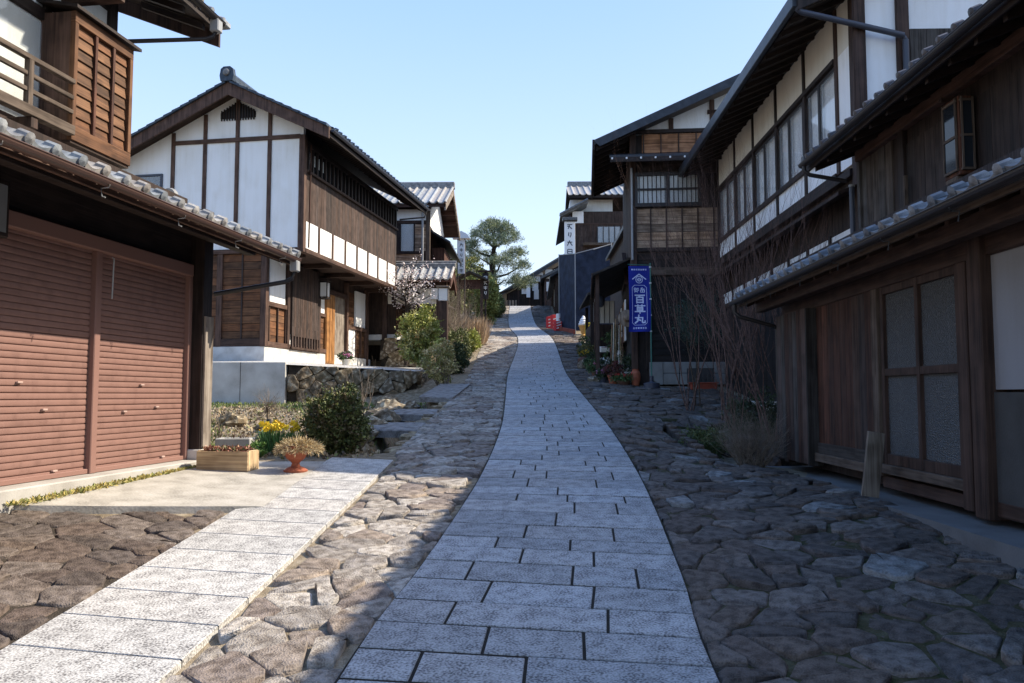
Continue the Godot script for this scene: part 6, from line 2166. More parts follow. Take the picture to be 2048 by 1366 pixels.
func rock_mesh(rad: float, sd: int) -> ArrayMesh:
	var key := "rock_%d" % sd
	if cache.has(key):
		return cache[key]
	var n := FastNoiseLite.new()
	n.seed = sd
	n.frequency = 1.1
	var mb := MB.new()
	var A := 14
	var Bn := 8
	var f := func(i: int, j: int) -> Vector3:
		var a := TAU * i / A
		var b := PI * j / Bn
		var d := Vector3(sin(b) * cos(a), cos(b), sin(b) * sin(a))
		var k := 1.0 + 0.45 * n.get_noise_3dv(d * 1.2) + 0.15 * n.get_noise_3dv(d * 3.5)
		return d * rad * k * Vector3(1.15, 0.75, 0.95) + Vector3.UP * rad * 0.45
	for i in A:
		for j in Bn:
			mb.quado(f.call(i, j), f.call(i + 1, j), f.call(i + 1, j + 1), f.call(i, j + 1), Vector3.UP * rad * 0.4)
	cache[key] = mb.commit()
	return cache[key]


func make_left_plants() -> void:
	var r := RandomNumberGenerator.new()
	r.seed = 9
	# daffodils
	var o := thing("daffodils", "clump of bright yellow daffodils with green strap leaves", "flowers", P(-3.32, land(-3.32, 10.5) - 0.04, 10.5))
	var mb := MB.new()
	mb.use_col = true
	for i in 420:
		mb.col = pick(r, [Color(0.06, 0.16, 0.04), Color(0.08, 0.20, 0.05), Color(0.12, 0.22, 0.08)])
		var a := Vector3(r.randf_range(-0.2, 0.2), 0, r.randf_range(-0.14, 0.14))
		leaf(mb, a, (Vector3.UP + a * 1.6 + rnd_dir(r) * 0.16).normalized(), r.randf_range(0.22, 0.36), 0.028, r)
	part(o, "leaves", mb.commit(), "leaf")
	for i in 26:
		mb = MB.new()
		mb.use_col = true
		var a := Vector3(r.randf_range(-0.24, 0.24), r.randf_range(0.31, 0.44), r.randf_range(-0.15, 0.15))
		var d := (Vector3(r.randf_range(-0.6, 0.8), r.randf_range(-0.1, 0.5), r.randf_range(0.1, 1.0))).normalized()
		var s1 := d.cross(Vector3.UP).normalized()
		var s2 := d.cross(s1)
		for k in 6:
			var t := TAU * k / 6.0
			var e := (s1 * cos(t) + s2 * sin(t))
			mb.col = Color(0.80, 0.60, 0.03) * r.randf_range(0.85, 1.1)
			var sd := d.cross(e) * 0.021
			mb.tri(a, a + e * 0.026 + sd, a + e * 0.05)
			mb.tri(a, a + e * 0.05, a + e * 0.026 - sd)
		mb.col = Color(0.78, 0.48, 0.02)
		mb.tube([a, a + d * 0.03], [0.009, 0.014], 6)
		mb.col = Color(0.07, 0.18, 0.07)
		mb.tube([Vector3(a.x * 0.8, 0, a.z * 0.8), a - d * 0.01], [0.003, 0.003], 3)
		part(o, "flower", mb.commit(), "leaf")
	bush("evergreen_bush", "round dark evergreen bush at the edge of the sunken garden", P(-2.62, land(-2.62, 10.6) - 0.12, 10.6), Vector3(0.40, 0.45, 0.40), 420, 34, 0.045, [Color(0.06, 0.08, 0.02), Color(0.09, 0.105, 0.026), Color(0.14, 0.145, 0.04), Color(0.09, 0.07, 0.03)], 21)
	bush("low_herb", "small bright green herb tuft beside the beige trough", P(-3.55, land(-3.55, 10.2) - 0.04, 10.2), Vector3(0.14, 0.09, 0.12), 40, 24, 0.035, [Color(0.12, 0.22, 0.05), Color(0.16, 0.26, 0.07)], 23, "plant", 0)
	bush("silver_herb", "pale silvery herb tuft beside the daffodils", P(-3.55, land(-3.55, 10.45) - 0.04, 10.6), Vector3(0.10, 0.16, 0.10), 30, 24, 0.04, [Color(0.26, 0.34, 0.32), Color(0.18, 0.26, 0.22)], 24, "plant", 2)
	# clipped bare topiary
	o = thing("bare_topiary", "bare brown twiggy topiary ball on a thin trunk", "tree", P(-4.18, land(-4.18, 12.5) - 0.05, 12.5))
	mb = MB.new()
	mb.tube([Vector3.ZERO, Vector3(0.01, 0.25, 0), Vector3(-0.01, 0.5, 0.01)], [0.018, 0.016, 0.014], 6)
	part(o, "trunk", mb.commit(), "bark")
	mb = MB.new()
	for i in 46:
		var d := (rnd_dir(r) + Vector3.UP * 0.45).normalized()
		twigs(mb, Vector3(0, r.randf_range(0.38, 0.55), 0), d, 0.2, 0.005, 2, r, 0.8, 0.1, 3, 3)
	part(o, "crown", mb.commit(), "bark_pale")
	for q in [[-3.0, 10.9, 1.0, 31], [-3.15, 11.3, 0.85, 32], [-4.6, 11.6, 0.5, 33]]:
		bare_shrub("bare_shrub", "bare pale twigged shrub standing between daffodils and evergreen bush", P(q[0], land(q[0], q[1]) - 0.05, q[1]), q[2], 6, 2, q[3], "bark_pale", 0.5, 0.3, 2, 0.009, "bare shrubs of the sunken garden")
	bare_shrub("coppiced_shrub", "short pale coppiced stems in front of the rubble wall", P(-3.25, land(-3.25, 15.0) - 0.05, 15.0), 1.25, 7, 2, 37, "bark_pale", 0.4, 0.45, 2, 0.014)
	# shrubs along the street above the terrace
	bush("golden_bush", "feathery yellow green bush leaning over the terrace wall", P(-3.25, 2.45, 23.0), Vector3(0.60, 0.78, 0.6), 330, 30, 0.075, [Color(0.27, 0.29, 0.06), Color(0.36, 0.36, 0.09), Color(0.18, 0.20, 0.05), Color(0.46, 0.42, 0.17)], 41)
	o = bush("trunked_shrub", "sparse olive shrub with a pale forked trunk by the stone bridge", P(-2.35, land(-2.35, 20.3) - 0.05, 20.3), Vector3(0.42, 0.5, 0.42), 170, 22, 0.055, [Color(0.36, 0.31, 0.12), Color(0.26, 0.25, 0.08), Color(0.46, 0.37, 0.19)], 42, "bush", 0)
	(o.get_node("foliage") as Node3D).position.y = 0.55
	(o.get_node("stems") as Node3D).free()
	mb = MB.new()
	for i in 4:
		twigs(mb, Vector3(r.randf_range(-0.04, 0.04), 0, 0), (Vector3.UP + rnd_dir(r) * Vector3(0.4, 0, 0.4)).normalized(), 0.75, 0.03, 2, r, 0.5)
	part(o, "trunk", mb.commit(), "bark_pale")
	bush("dark_shrub", "low dark green shrub in the shade by the kerb", P(-2.35, climb(24.0) - 0.05, 24.0), Vector3(0.42, 0.45, 0.6), 150, 26, 0.06, [Color(0.035, 0.055, 0.02), Color(0.05, 0.07, 0.025)], 43)
	bush("dark_shrub", "dark green shrub below the lantern post", P(-2.6, climb(27.0) - 0.05, 27.2), Vector3(0.5, 0.6, 0.8), 170, 26, 0.07, [Color(0.09, 0.11, 0.03), Color(0.14, 0.15, 0.05)], 44)
	bush("green_shrub", "bright green low shrub at the foot of the dry reeds", P(-2.75, climb(33.0) - 0.05, 33.0), Vector3(0.62, 0.42, 0.7), 220, 26, 0.09, [Color(0.30, 0.34, 0.07), Color(0.22, 0.26, 0.06), Color(0.40, 0.40, 0.13)], 45)
	o = thing("dry_reeds", "tall clump of dry orange brown reeds along the street", "reeds", P(-2.75, climb(36.5) - 0.05, 36.5))
	mb = MB.new()
	mb.use_col = true
	for i in 1500:
		mb.col = pick(r, [Color(0.42, 0.30, 0.19), Color(0.52, 0.40, 0.27), Color(0.32, 0.23, 0.15)])
		var a := Vector3(r.randf_range(-0.55, 0.55), 0, r.randf_range(-0.9, 0.9))
		leaf(mb, a, (Vector3.UP + a * 0.25 + rnd_dir(r) * 0.22).normalized(), r.randf_range(0.6, 1.5), 0.012, r)
	part(o, "stalks", mb.commit(), "leaf")
	for q in [[-3.3, 30.5, 2.9, 51], [-3.0, 33.0, 2.7, 52], [-3.7, 35.0, 3.2, 53], [-2.7, 29.6, 2.2, 54], [-3.4, 32.0, 3.0, 55], [-2.9, 31.2, 2.4, 56]]:
		bare_shrub("tangled_shrub", "tall bare tangled shrub between the gate and the notice board", P(q[0], climb(q[1]) - 0.05, q[1]), q[2], 8, 3, q[3], "bark_pale", 0.7, 0.4, 3, 0.02, "bare tangled shrubs by the gate")
	# plum in blossom before the gate roof
	o = thing("plum_tree", "small plum tree with pale pink blossom in front of gate roof", "tree", P(-4.4, 2.6, 27.5))
	var st := MB.new()
	var bl := MB.new()
	bl.use_col = true
	st.tube([Vector3.ZERO, Vector3(0.1, 1.2, 0), Vector3(0.0, 2.3, 0.1)], [0.07, 0.06, 0.045], 7)
	for i in 40:
		var d := (rnd_dir(r) * Vector3(1.2, 0.7, 0.9) + Vector3.UP * 0.75).normalized()
		var p := Vector3(0.0, 2.2 + r.randf_range(-0.3, 0.6), 0.1)
		var e := p + d * r.randf_range(0.7, 1.6)
		st.tube([p, p.lerp(e, 0.5) + rnd_dir(r) * 0.08, e], [0.016, 0.011, 0.005], 4)
		for k in 30:
			var f := r.randf_range(0.3, 1.0)
			bl.col = pick(r, [Color(0.78, 0.70, 0.69), Color(0.84, 0.78, 0.78), Color(0.60, 0.48, 0.48)])
			leaf(bl, p.lerp(e, f) + rnd_dir(r) * 0.11, rnd_dir(r), 0.055, 0.5, r)
	part(o, "trunk", st.commit(), "bark_dark")
	part(o, "crown", bl.commit(), "leaf")
	# big pine at the hilltop
	o = thing("pine_tree", "large old pine with layered blue green needle clouds at the hilltop", "tree", P(-3.0, climb(60.0) - 0.2, 61.0))
	st = MB.new()
	st.tube([Vector3(0, 0, 0), Vector3(0.1, 2.0, 0), Vector3(-0.1, 4.0, 0.1), Vector3(0.05, 5.5, 0), Vector3(0.0, 6.6, 0)], [0.36, 0.30, 0.24, 0.15, 0.06], 8)
	var nd := MB.new()
	var pads := [[0.1, 6.9, 0.0, 1.3, 0.5], [-1.0, 6.3, 0.3, 1.0, 0.42], [1.15, 6.2, 0.0, 0.9, 0.45], [-1.75, 5.5, 0.0, 0.75, 0.36], [0.3, 5.75, 0.8, 1.0, 0.4], [1.6, 5.0, -0.3, 0.9, 0.38], [-1.1, 4.75, -0.5, 1.1, 0.36], [-2.2, 4.2, 0.4, 0.8, 0.5], [2.0, 3.9, 0.2, 1.0, 0.42], [0.6, 4.2, 0.9, 0.9, 0.36], [0.9, 2.9, 0.4, 1.5, 0.5], [-1.6, 2.9, 0.3, 1.2, 0.5], [2.3, 2.6, 0.3, 1.0, 0.45], [-0.3, 7.2, -0.3, 0.8, 0.35], [0.8, 6.7, 0.5, 0.8, 0.35], [-2.5, 3.2, 0.0, 0.8, 0.45]]
	for q in pads:
		var c := Vector3(q[0], q[1], q[2])
		var base := Vector3(0, clampf(q[1] - 0.9, 1.5, 5.6), 0)
		st.tube([base, base.lerp(c, 0.5) + Vector3(0, -0.1, 0) + rnd_dir(r) * 0.12, c + Vector3(0, -0.1, 0)], [0.11, 0.075, 0.03], 5)
		foliage(nd, c, Vector3(q[3], q[4], q[3] * 0.9), 64, 28, 0.27, 0.22, 0.08, [Color(0.17, 0.21, 0.14), Color(0.22, 0.26, 0.14), Color(0.27, 0.29, 0.14), Color(0.16, 0.20, 0.15)], r, 0.7, 0.25)
	part(o, "trunk", st.commit(), "bark_dark")
	part(o, "crown", nd.commit(), "leaf")
	for q in [[-4.6, 55.0, 2.0, 2.1, [Color(0.20, 0.21, 0.05), Color(0.28, 0.26, 0.07), Color(0.12, 0.14, 0.04)], 61, "yellowish broadleaf tree behind the notice board"], [-6.2, 50.0, 2.2, 2.6, [Color(0.10, 0.13, 0.04), Color(0.14, 0.16, 0.05)], 63, "tall green tree behind the white sign board"], [-2.9, 50.0, 0.9, 1.4, [Color(0.22, 0.23, 0.06), Color(0.15, 0.17, 0.04)], 64, "light green shrub tree just past the hanging sign"], [-3.6, 57.0, 1.7, 1.5, [Color(0.17, 0.19, 0.06), Color(0.24, 0.25, 0.09), Color(0.12, 0.15, 0.05)], 66, "dense olive shrub tree under the old pine"], [-2.75, 56.0, 0.9, 0.8, [Color(0.20, 0.21, 0.08), Color(0.14, 0.16, 0.05)], 67, "rounded yellow olive bush at the crest of the path"], [-5.0, 44.0, 1.6, 1.9, [Color(0.16, 0.18, 0.05), Color(0.22, 0.22, 0.08)], 68, "olive green tree behind the roofed notice board"], [-0.4, 88.0, 2.6, 2.4, [Color(0.16, 0.17, 0.10), Color(0.22, 0.21, 0.13)], 65, "pale hazy tree behind the gable house roof"]]:
		var at := P(q[0], climb(q[1]) - 0.2, q[1])
		o = thing("broadleaf_tree", q[6], "tree", at)
		var rr := RandomNumberGenerator.new()
		rr.seed = q[5]
		st = MB.new()
		for i in 5:
			twigs(st, Vector3(rr.randf_range(-0.1, 0.1), 0, 0), (Vector3.UP + rnd_dir(rr) * Vector3(0.35, 0, 0.35)).normalized(), q[3] * 0.8, 0.09, 2, rr, 0.6)
		part(o, "trunk", st.commit(), "bark")
		mb = MB.new()
		foliage(mb, Vector3(0, q[3] * 1.15, 0), Vector3(q[2] * 0.75, q[3] * 0.8, q[2] * 0.75), 300, 24, 0.26, 0.14, 0.35, q[4], rr)
		part(o, "crown", mb.commit(), "leaf")
	# far trees on the rise, one by one
	for q in [[3.4, 118.0, 6.5, 71], [5.0, 120.0, 4.0, 72], [1.6, 122.0, 3.6, 73], [7.5, 119.0, 4.6, 74], [-9.0, 120.0, 5.0, 75]]:
		o = thing("bare_tree", "leafless hazy tree standing on the rise behind the rooftops", "tree", P(q[0], 9.0, q[1]), 0.0, "leafless trees on the rise")
		var rr := RandomNumberGenerator.new()
		rr.seed = q[3]
		st = MB.new()
		st.tube([Vector3.ZERO, Vector3(0.05, q[2], 0)], [0.16, 0.07], 6)
		part(o, "trunk", st.commit(), "bark")
		st = MB.new()
		for i in 16:
			var y: float = q[2] * rr.randf_range(0.35, 1.0)
			twigs(st, Vector3(0.03, y, 0), (rnd_dir(rr) * Vector3(1, 0.4, 1) + Vector3.UP * 0.5).normalized(), 1.1, 0.05, 2, rr, 0.6, 0.2, 3, 3)
		part(o, "crown", st.commit(), "bark")


func make_right_plants() -> void:
	var r := RandomNumberGenerator.new()
	r.seed = 12
	# dense dry bush at the corner of the near house
	var o := thing("dry_bush", "dense dry brown twig bush at the corner of the near house", "bush", P(2.80, land(2.80, 10.35) - 0.05, 10.35))
	var mb := MB.new()
	for i in 120:
		twigs(mb, rnd_dir(r) * Vector3(0.16, 0, 0.16), (Vector3.UP * 0.8 + rnd_dir(r) * Vector3(0.9, 0.3, 0.9)).normalized(), r.randf_range(0.32, 0.52), 0.006, 2, r, 0.75, 0.25, 3, 3)
	part(o, "twigs", mb.commit(), "bark_pale")
	bush("moss_hedge", "low mossy green hedge beside the dark gutter", P(2.62, land(2.62, 12.3) - 0.05, 12.3), Vector3(0.34, 0.2, 0.75), 200, 26, 0.035, [Color(0.05, 0.075, 0.02), Color(0.08, 0.10, 0.03)], 81, "hedge", 2)
	for q in [[3.55, 14.9, 5.2, 6, 91, 0.020, "bare shrub in front of the pale blocks of the timber shop"], [3.9, 13.2, 4.9, 6, 92, 0.022, "tall bare shrub by the tiled eave end of the near house"], [3.1, 15.8, 4.8, 5, 93, 0.016, "slender bare shrub rising behind the dark needled shrub"], [4.1, 15.6, 4.4, 4, 94, 0.018, "bare shrub close against the black boards of the plastered house"], [3.3, 13.0, 2.6, 4, 95, 0.012, "short bare shrub behind the low mossy hedge"]]:
		bare_shrub("bare_shrub", q[6], P(q[0], land(q[0], q[1]) - 0.05, q[1]), q[2], q[3], 3, q[4], "twig_red", 0.45, 0.28, 4, q[5], "bare shrubs before the plastered house")
	o = thing("conifer_shrub", "dark needled shrub on thin stems before the black boarded wall", "bush", P(3.45, land(3.45, 16.6) - 0.05, 16.6))
	mb = MB.new()
	for i in 3:
		twigs(mb, Vector3(r.randf_range(-0.1, 0.1), 0, 0), (Vector3.UP + rnd_dir(r) * 0.12).normalized(), 1.5, 0.02, 1, r, 0.4)
	part(o, "stems", mb.commit(), "bark")
	mb = MB.new()
	foliage(mb, Vector3(0, 1.75, 0), Vector3(0.5, 0.55, 0.5), 130, 26, 0.16, 0.10, 0.06, [Color(0.03, 0.06, 0.045), Color(0.045, 0.075, 0.05)], r, 0.4, 0.3)
	part(o, "foliage", mb.commit(), "leaf")
	bush("evergreen_bush", "dark evergreen shrub at the foot of the bare stems", P(3.9, land(3.9, 14.0) - 0.05, 14.0), Vector3(0.5, 0.42, 0.7), 160, 26, 0.05, [Color(0.03, 0.045, 0.018), Color(0.045, 0.06, 0.025)], 97)
	for q in [[3.2, 12.6, 0.3, 201], [3.75, 11.9, 0.34, 202], [2.55, 13.6, 0.2, 203], [3.3, 11.5, 0.2, 204]]:
		var b := thing("garden_rock", "dark rock in the shaded bed beside the near house", "rock", P(q[0], land(q[0], q[1]) - 0.05, q[1]), 0.0, "rocks in the shaded bed")
		part(b, "rock", rock_mesh(q[2], q[3]), "flag_right")
	# gutter edging of the bed
	var e := thing("bed_kerb", "rough stone kerb between flagstones and shaded bed", "kerb", P(2.36, 0.6, 12.0))
	for i in 9:
		var s := 10.5 + i * 0.42
		B(e, "stone", -0.07, 0.06, land(2.0, s) - 0.9, land(2.0, s) - 0.6 + rng.randf_range(-0.01, 0.02), s - 12.0, s - 12.0 + 0.4, "flag_right", 0.02)


func pot_mesh(top: float, base: float, h: float) -> ArrayMesh:
	var mb := MB.new()
	mb.lathe([Vector2(0, 0), Vector2(base, 0), Vector2(top * 0.92, h * 0.86), Vector2(top, h * 0.86), Vector2(top, h), Vector2(top * 0.86, h), Vector2(top * 0.84, h * 0.88), Vector2(0, h * 0.86)], Vector3.ZERO, 16)
	return mb.commit()


func potted(label: String, at: Vector3, top: float, h: float, m: String, cols: Array, fh: float, sd: int, bloom := []) -> void:
	var o := thing("potted_plant", label, "plant", at)
	var r := RandomNumberGenerator.new()
	r.seed = sd
	part(o, "pot", pot_mesh(top, top * 0.7, h), m)
	var mb := MB.new()
	foliage(mb, Vector3(0, h + fh * 0.45, 0), Vector3(top * 1.2, fh * 0.6, top * 1.2), 46, 18, 0.07, 0.06, 0.3, cols, r)
	part(o, "foliage", mb.commit(), "leaf")
	if bloom.size() > 0:
		mb = MB.new()
		foliage(mb, Vector3(0, h + fh * 0.85, 0), Vector3(top * 1.1, fh * 0.35, top * 1.1), 26, 10, 0.035, 0.035, 0.5, bloom, r)
		part(o, "blossom", mb.commit(), "leaf")


func make_shop_goods() -> void:
	var green := [Color(0.05, 0.09, 0.03), Color(0.08, 0.13, 0.04)]
	var dark := [Color(0.03, 0.05, 0.02), Color(0.05, 0.07, 0.03)]
	var g := func(x: float, s: float) -> Vector3: return P(x, land(x, s) - 0.02, s)
	potted("pot of white flowers on the kerb before the banner", g.call(1.95, 21.6), 0.2, 0.26, "clay_dark", dark, 0.3, 301, [Color(0.7, 0.7, 0.68)])
	potted("terracotta pot with crimson leaves below the blue banner", g.call(2.1, 20.6), 0.17, 0.24, "terracotta", [Color(0.14, 0.03, 0.04), Color(0.10, 0.05, 0.03)], 0.28, 302)
	potted("pale stone pot with dark shrub near the banner pole", g.call(2.5, 20.9), 0.2, 0.3, "concrete_grey", dark, 0.4, 303)
	potted("large green pot plant under the shop pent roof", g.call(2.35, 23.4), 0.24, 0.35, "clay_dark", green, 0.9, 304)
	potted("low box pot with leafy herbs beside the awning shop", g.call(1.95, 25.0), 0.3, 0.25, "plank_v", dark, 0.3, 305)
	potted("orange clay pot with small white blooms under the banner", g.call(2.72, 21.0), 0.14, 0.5, "terracotta", green, 0.22, 306, [Color(0.72, 0.70, 0.62)])
	potted("round grey pot with trailing greenery by the shop post", g.call(1.75, 23.0), 0.2, 0.22, "concrete_dark", green, 0.25, 307)
	potted("wooden tub with yellowing leaves before the awning counter", g.call(1.9, 28.0), 0.28, 0.3, "cedar_pale_v", [Color(0.20, 0.17, 0.05), Color(0.10, 0.11, 0.04)], 0.3, 308)
	potted("small pot with pink and violet flowers by the white house door", P(-5.55, 2.42, 23.6), 0.15, 0.22, "plaster_cream", green, 0.16, 309, [Color(0.62, 0.22, 0.42), Color(0.70, 0.5, 0.6)])
	# stone mortar and slate shelf
	var o := thing("stone_mortar", "pale hollowed stone mortar standing on a slab by the shop", "mortar", g.call(2.3, 22.2))
	var mb := MB.new()
	mb.lathe([Vector2(0, 0), Vector2(0.2, 0), Vector2(0.24, 0.3), Vector2(0.27, 0.42), Vector2(0.2, 0.42), Vector2(0.16, 0.34), Vector2(0, 0.32)], Vector3.ZERO, 16)
	part(o, "bowl", mb.commit(), "concrete_grey")
	o = thing("display_bench", "low wooden display bench with dried goods in front of shop", "bench", g.call(2.3, 24.6))
	B(o, "top", -0.35, 0.35, 0.5, 0.55, -0.8, 0.8, "plank_grey_h", 0.006)
	for q in [[-0.3, -0.75], [0.24, -0.75], [-0.3, 0.69], [0.24, 0.69]]:
		B(o, "leg", q[0], q[0] + 0.06, 0.0, 0.5, q[1], q[1] + 0.06, "beam_v")
	for i in 4:
		var bk := thing("goods_box", "small %s box of goods lying on the display bench" % ["cream", "rust red", "white paper", "plain wooden"][i], "box", g.call(2.3, 24.6) + Vector3(-0.12 + 0.08 * (i % 2), 0.55, 0.6 - i * 0.38), 0.2 * i, "boxes on the display bench")
		B(bk, "box", -0.13, 0.13, 0.0, 0.14 + 0.04 * (i % 3), -0.12, 0.12, ["plaster_cream", "rust_red", "paper", "cedar_pale_h"][i], 0.006)
	var lots := [
		["pot of pink cyclamen on the rocks before the hanging lantern", 1.78, 22.2, 0.15, 0.2, "clay_dark", green, 0.2, [Color(0.55, 0.12, 0.22), Color(0.6, 0.3, 0.35)]],
		["white enamel pot of pansies near the display bench", 1.9, 23.7, 0.16, 0.2, "white_paint", green, 0.18, [Color(0.5, 0.42, 0.65), Color(0.7, 0.6, 0.15)]],
		["tall clay pot with a spiky palm lily behind the bench", 2.5, 25.6, 0.2, 0.4, "terracotta", green, 0.8, []],
		["small blue glazed pot of heather on the kerb", 1.85, 20.95, 0.12, 0.16, "pipe_blue", dark, 0.16, [Color(0.45, 0.2, 0.35)]],
		["flat tray of red primroses beside the crimson leaved pot", 2.32, 20.35, 0.2, 0.12, "clay_dark", green, 0.14, [Color(0.5, 0.04, 0.04)]],
		["round clay pot with a clipped box ball under the awning", 2.0, 29.5, 0.22, 0.3, "terracotta", green, 0.5, []],
		["brown pot of yellow marigolds by the awning post", 1.8, 27.3, 0.16, 0.22, "clay_dark", green, 0.2, [Color(0.7, 0.45, 0.03)]]]
	for i in lots.size():
		var q: Array = lots[i]
		potted(q[0], g.call(q[1], q[2]), q[3], q[4], q[5], q[6], q[7], 320 + i, q[8])
	for q in [[2.05, 21.9, 0.26, 211, "flat topped rock between the jars and the bamboo rack"], [1.7, 21.3, 0.2, 212, "low dark rock at the kerb beneath the white flowers"], [1.75, 25.8, 0.26, 213, "brown rock by the leafy herb box"], [2.75, 22.0, 0.3, 214, "pale upright rock behind the terracotta jar"]]:
		o = thing("garden_stone", q[4], "rock", g.call(q[0], q[1]) - Vector3.UP * 0.05)
		part(o, "rock", rock_mesh(q[2], q[3]), "wall_stone")
	o = thing("goods_shelf", "dark wooden step shelf with rows of small wares by shop wall", "shelf", g.call(2.62, 23.6))
	for j in 3:
		B(o, "board", -0.3 + j * 0.15, 0.1 + j * 0.1, 0.45 + j * 0.4, 0.48 + j * 0.4, -0.7, 0.7, "plank_h", 0.004)
	for sd in [-0.72, 0.69]:
		B(o, "side", 0.1, 0.32, 0.0, 1.7, sd, sd + 0.03, "plank_v")
	for i in 15:
		var j := i % 3
		var wr := thing("ware", "small %s ware standing on the step shelf" % ["white", "brown", "blue", "straw", "red"][i % 5], "ware", g.call(2.62, 23.6) + Vector3(-0.12 + j * 0.12, 0.48 + j * 0.4, 0.6 - (i / 3) * 0.29), 0.0, "small wares on the step shelf")
		mb = MB.new()
		mb.lathe([Vector2(0, 0), Vector2(0.05, 0), Vector2(0.07, 0.08), Vector2(0.04, 0.16), Vector2(0.045, 0.19), Vector2(0, 0.19)], Vector3.ZERO, 10)
		part(wr, "body", mb.commit(), ["white_paint", "clay_dark", "pipe_blue", "cedar_pale_v", "rust_red"][i % 5])
	# odds and ends along the shop front
	o = thing("hanging_lantern", "round grey blue paper lantern hanging under the shop pent roof", "lantern", P(2.05, 4.25, 24.2))
	mb = MB.new()
	mb.lathe([Vector2(0.0, 0.0), Vector2(0.08, 0.0), Vector2(0.14, 0.08), Vector2(0.17, 0.2), Vector2(0.14, 0.32), Vector2(0.08, 0.4), Vector2(0.0, 0.4)], Vector3.ZERO, 14)
	part(o, "shade", mb.commit(), "pipe_blue")
	tube(o, "cord", [Vector3(0, 0.4, 0), Vector3(0, 0.72, 0)], 0.008, "iron", 5)
	o = thing("bamboo_rack", "rack of pale bamboo canes leaning by the shop entrance", "rack", g.call(2.42, 22.8))
	for i in 7:
		tube(o, "cane", [Vector3(-0.2 + i * 0.06, 0.0, 0.03 * (i % 3)), Vector3(-0.12 + i * 0.05, 1.5 + 0.09 * ((i * 5) % 4), -0.18)], 0.014, ["cedar_pale_v", "plaster_cream", "new_wood_v"][i % 3], 6)
	o = thing("straw_hat", "round straw hat hung on the shop post", "hat", P(2.5, 3.6, 21.0))
	mb = MB.new()
	mb.lathe([Vector2(0.0, 0.16), Vector2(0.09, 0.13), Vector2(0.12, 0.03), Vector2(0.24, 0.0), Vector2(0.24, -0.012), Vector2(0.0, -0.01)], Vector3.ZERO, 16)
	part(o, "hat", mb.commit(), "cedar_pale_v", Vector3.ZERO, Basis(Vector3.RIGHT, 1.35))
	for q in [[2.0, 22.3, 0.16, 0.34, "clay_dark", "dark glazed jar beside the bamboo rack"], [1.82, 24.2, 0.2, 0.3, "concrete_mid", "squat grey stone jar under the hanging lantern"], [2.62, 20.35, 0.13, 0.42, "terracotta", "tall terracotta jar by the banner pole"], [1.72, 26.6, 0.22, 0.32, "clay_dark", "wide brown water jar below the plank awning"]]:
		o = thing("jar", q[5], "jar", g.call(q[0], q[1]))
		mb = MB.new()
		mb.lathe([Vector2(0, 0), Vector2(q[2] * 0.7, 0), Vector2(q[2], q[3] * 0.45), Vector2(q[2] * 0.95, q[3] * 0.75), Vector2(q[2] * 0.6, q[3] * 0.92), Vector2(q[2] * 0.68, q[3]), Vector2(q[2] * 0.5, q[3]), Vector2(0, q[3] * 0.9)], Vector3.ZERO, 16)
		part(o, "body", mb.commit(), q[4])
	# milk crate and red trough by the block plinth
	o = thing("plastic_crate", "dark latticed crate leaning on the block plinth", "crate", P(4.1, land(4.1, 19.6) + 0.12, 19.7))
	for i in 6:
		B(o, "upright_bar", -0.28 + i * 0.11, -0.25 + i * 0.11, 0.0, 0.36, -0.16, -0.14, "iron")
	for j in 4:
		B(o, "cross_bar", -0.28, 0.33, j * 0.11, j * 0.11 + 0.03, -0.165, -0.142, "iron")
	B(o, "back", -0.28, 0.33, 0.0, 0.36, 0.1, 0.12, "iron")
	o = thing("planter_trough", "rust red plastic planter trough on the ground below the crate", "planter", P(4.1, land(4.1, 19.3) - 0.02, 19.3))
	B(o, "trough", -0.3, 0.32, 0.0, 0.17, -0.1, 0.1, "rust_red", 0.015)
	B(o, "rim", -0.33, 0.35, 0.15, 0.18, -0.12, 0.12, "rust_red", 0.006)
	# the blue banner
	make_banner()
	# soft ice cone and yellow sign further up
	o = thing("cone_sign", "white soft ice cone figure standing before the blue net", "sign", P(2.68, climb(41.8) - 0.02, 41.8))
	mb = MB.new()
	mb.lathe([Vector2(0, 0), Vector2(0.16, 0), Vector2(0.16, 0.06), Vector2(0.1, 0.1), Vector2(0.24, 0.52), Vector2(0.27, 0.52), Vector2(0.27, 0.58), Vector2(0, 0.58)], Vector3.ZERO, 16)
	part(o, "wafer", mb.commit(), "cone_wafer")
	mb = MB.new()
	mb.lathe([Vector2(0.25, 0.58), Vector2(0.27, 0.66), Vector2(0.22, 0.72), Vector2(0.23, 0.78), Vector2(0.17, 0.84), Vector2(0.175, 0.90), Vector2(0.1, 0.97), Vector2(0.06, 1.06), Vector2(0.0, 1.10)], Vector3.ZERO, 16)
	part(o, "swirl", mb.commit(), "white_paint")
	o = thing("yellow_sign", "small yellow standing sign with dark marks beside the cone", "sign", P(2.95, climb(41.5) - 0.02, 41.4))
	B(o, "board", -0.22, 0.22, 0.04, 0.74, -0.03, 0.0, "yellow", 0.008)
	for x in [-0.2, 0.16]:
		B(o, "leg", x, x + 0.04, 0.0, 0.7, 0.0, 0.16, "iron")
	brush_marks(o, P(0.0, 0.70, -0.034), 0.15, [3, 5, 1], 0.2, "iron")
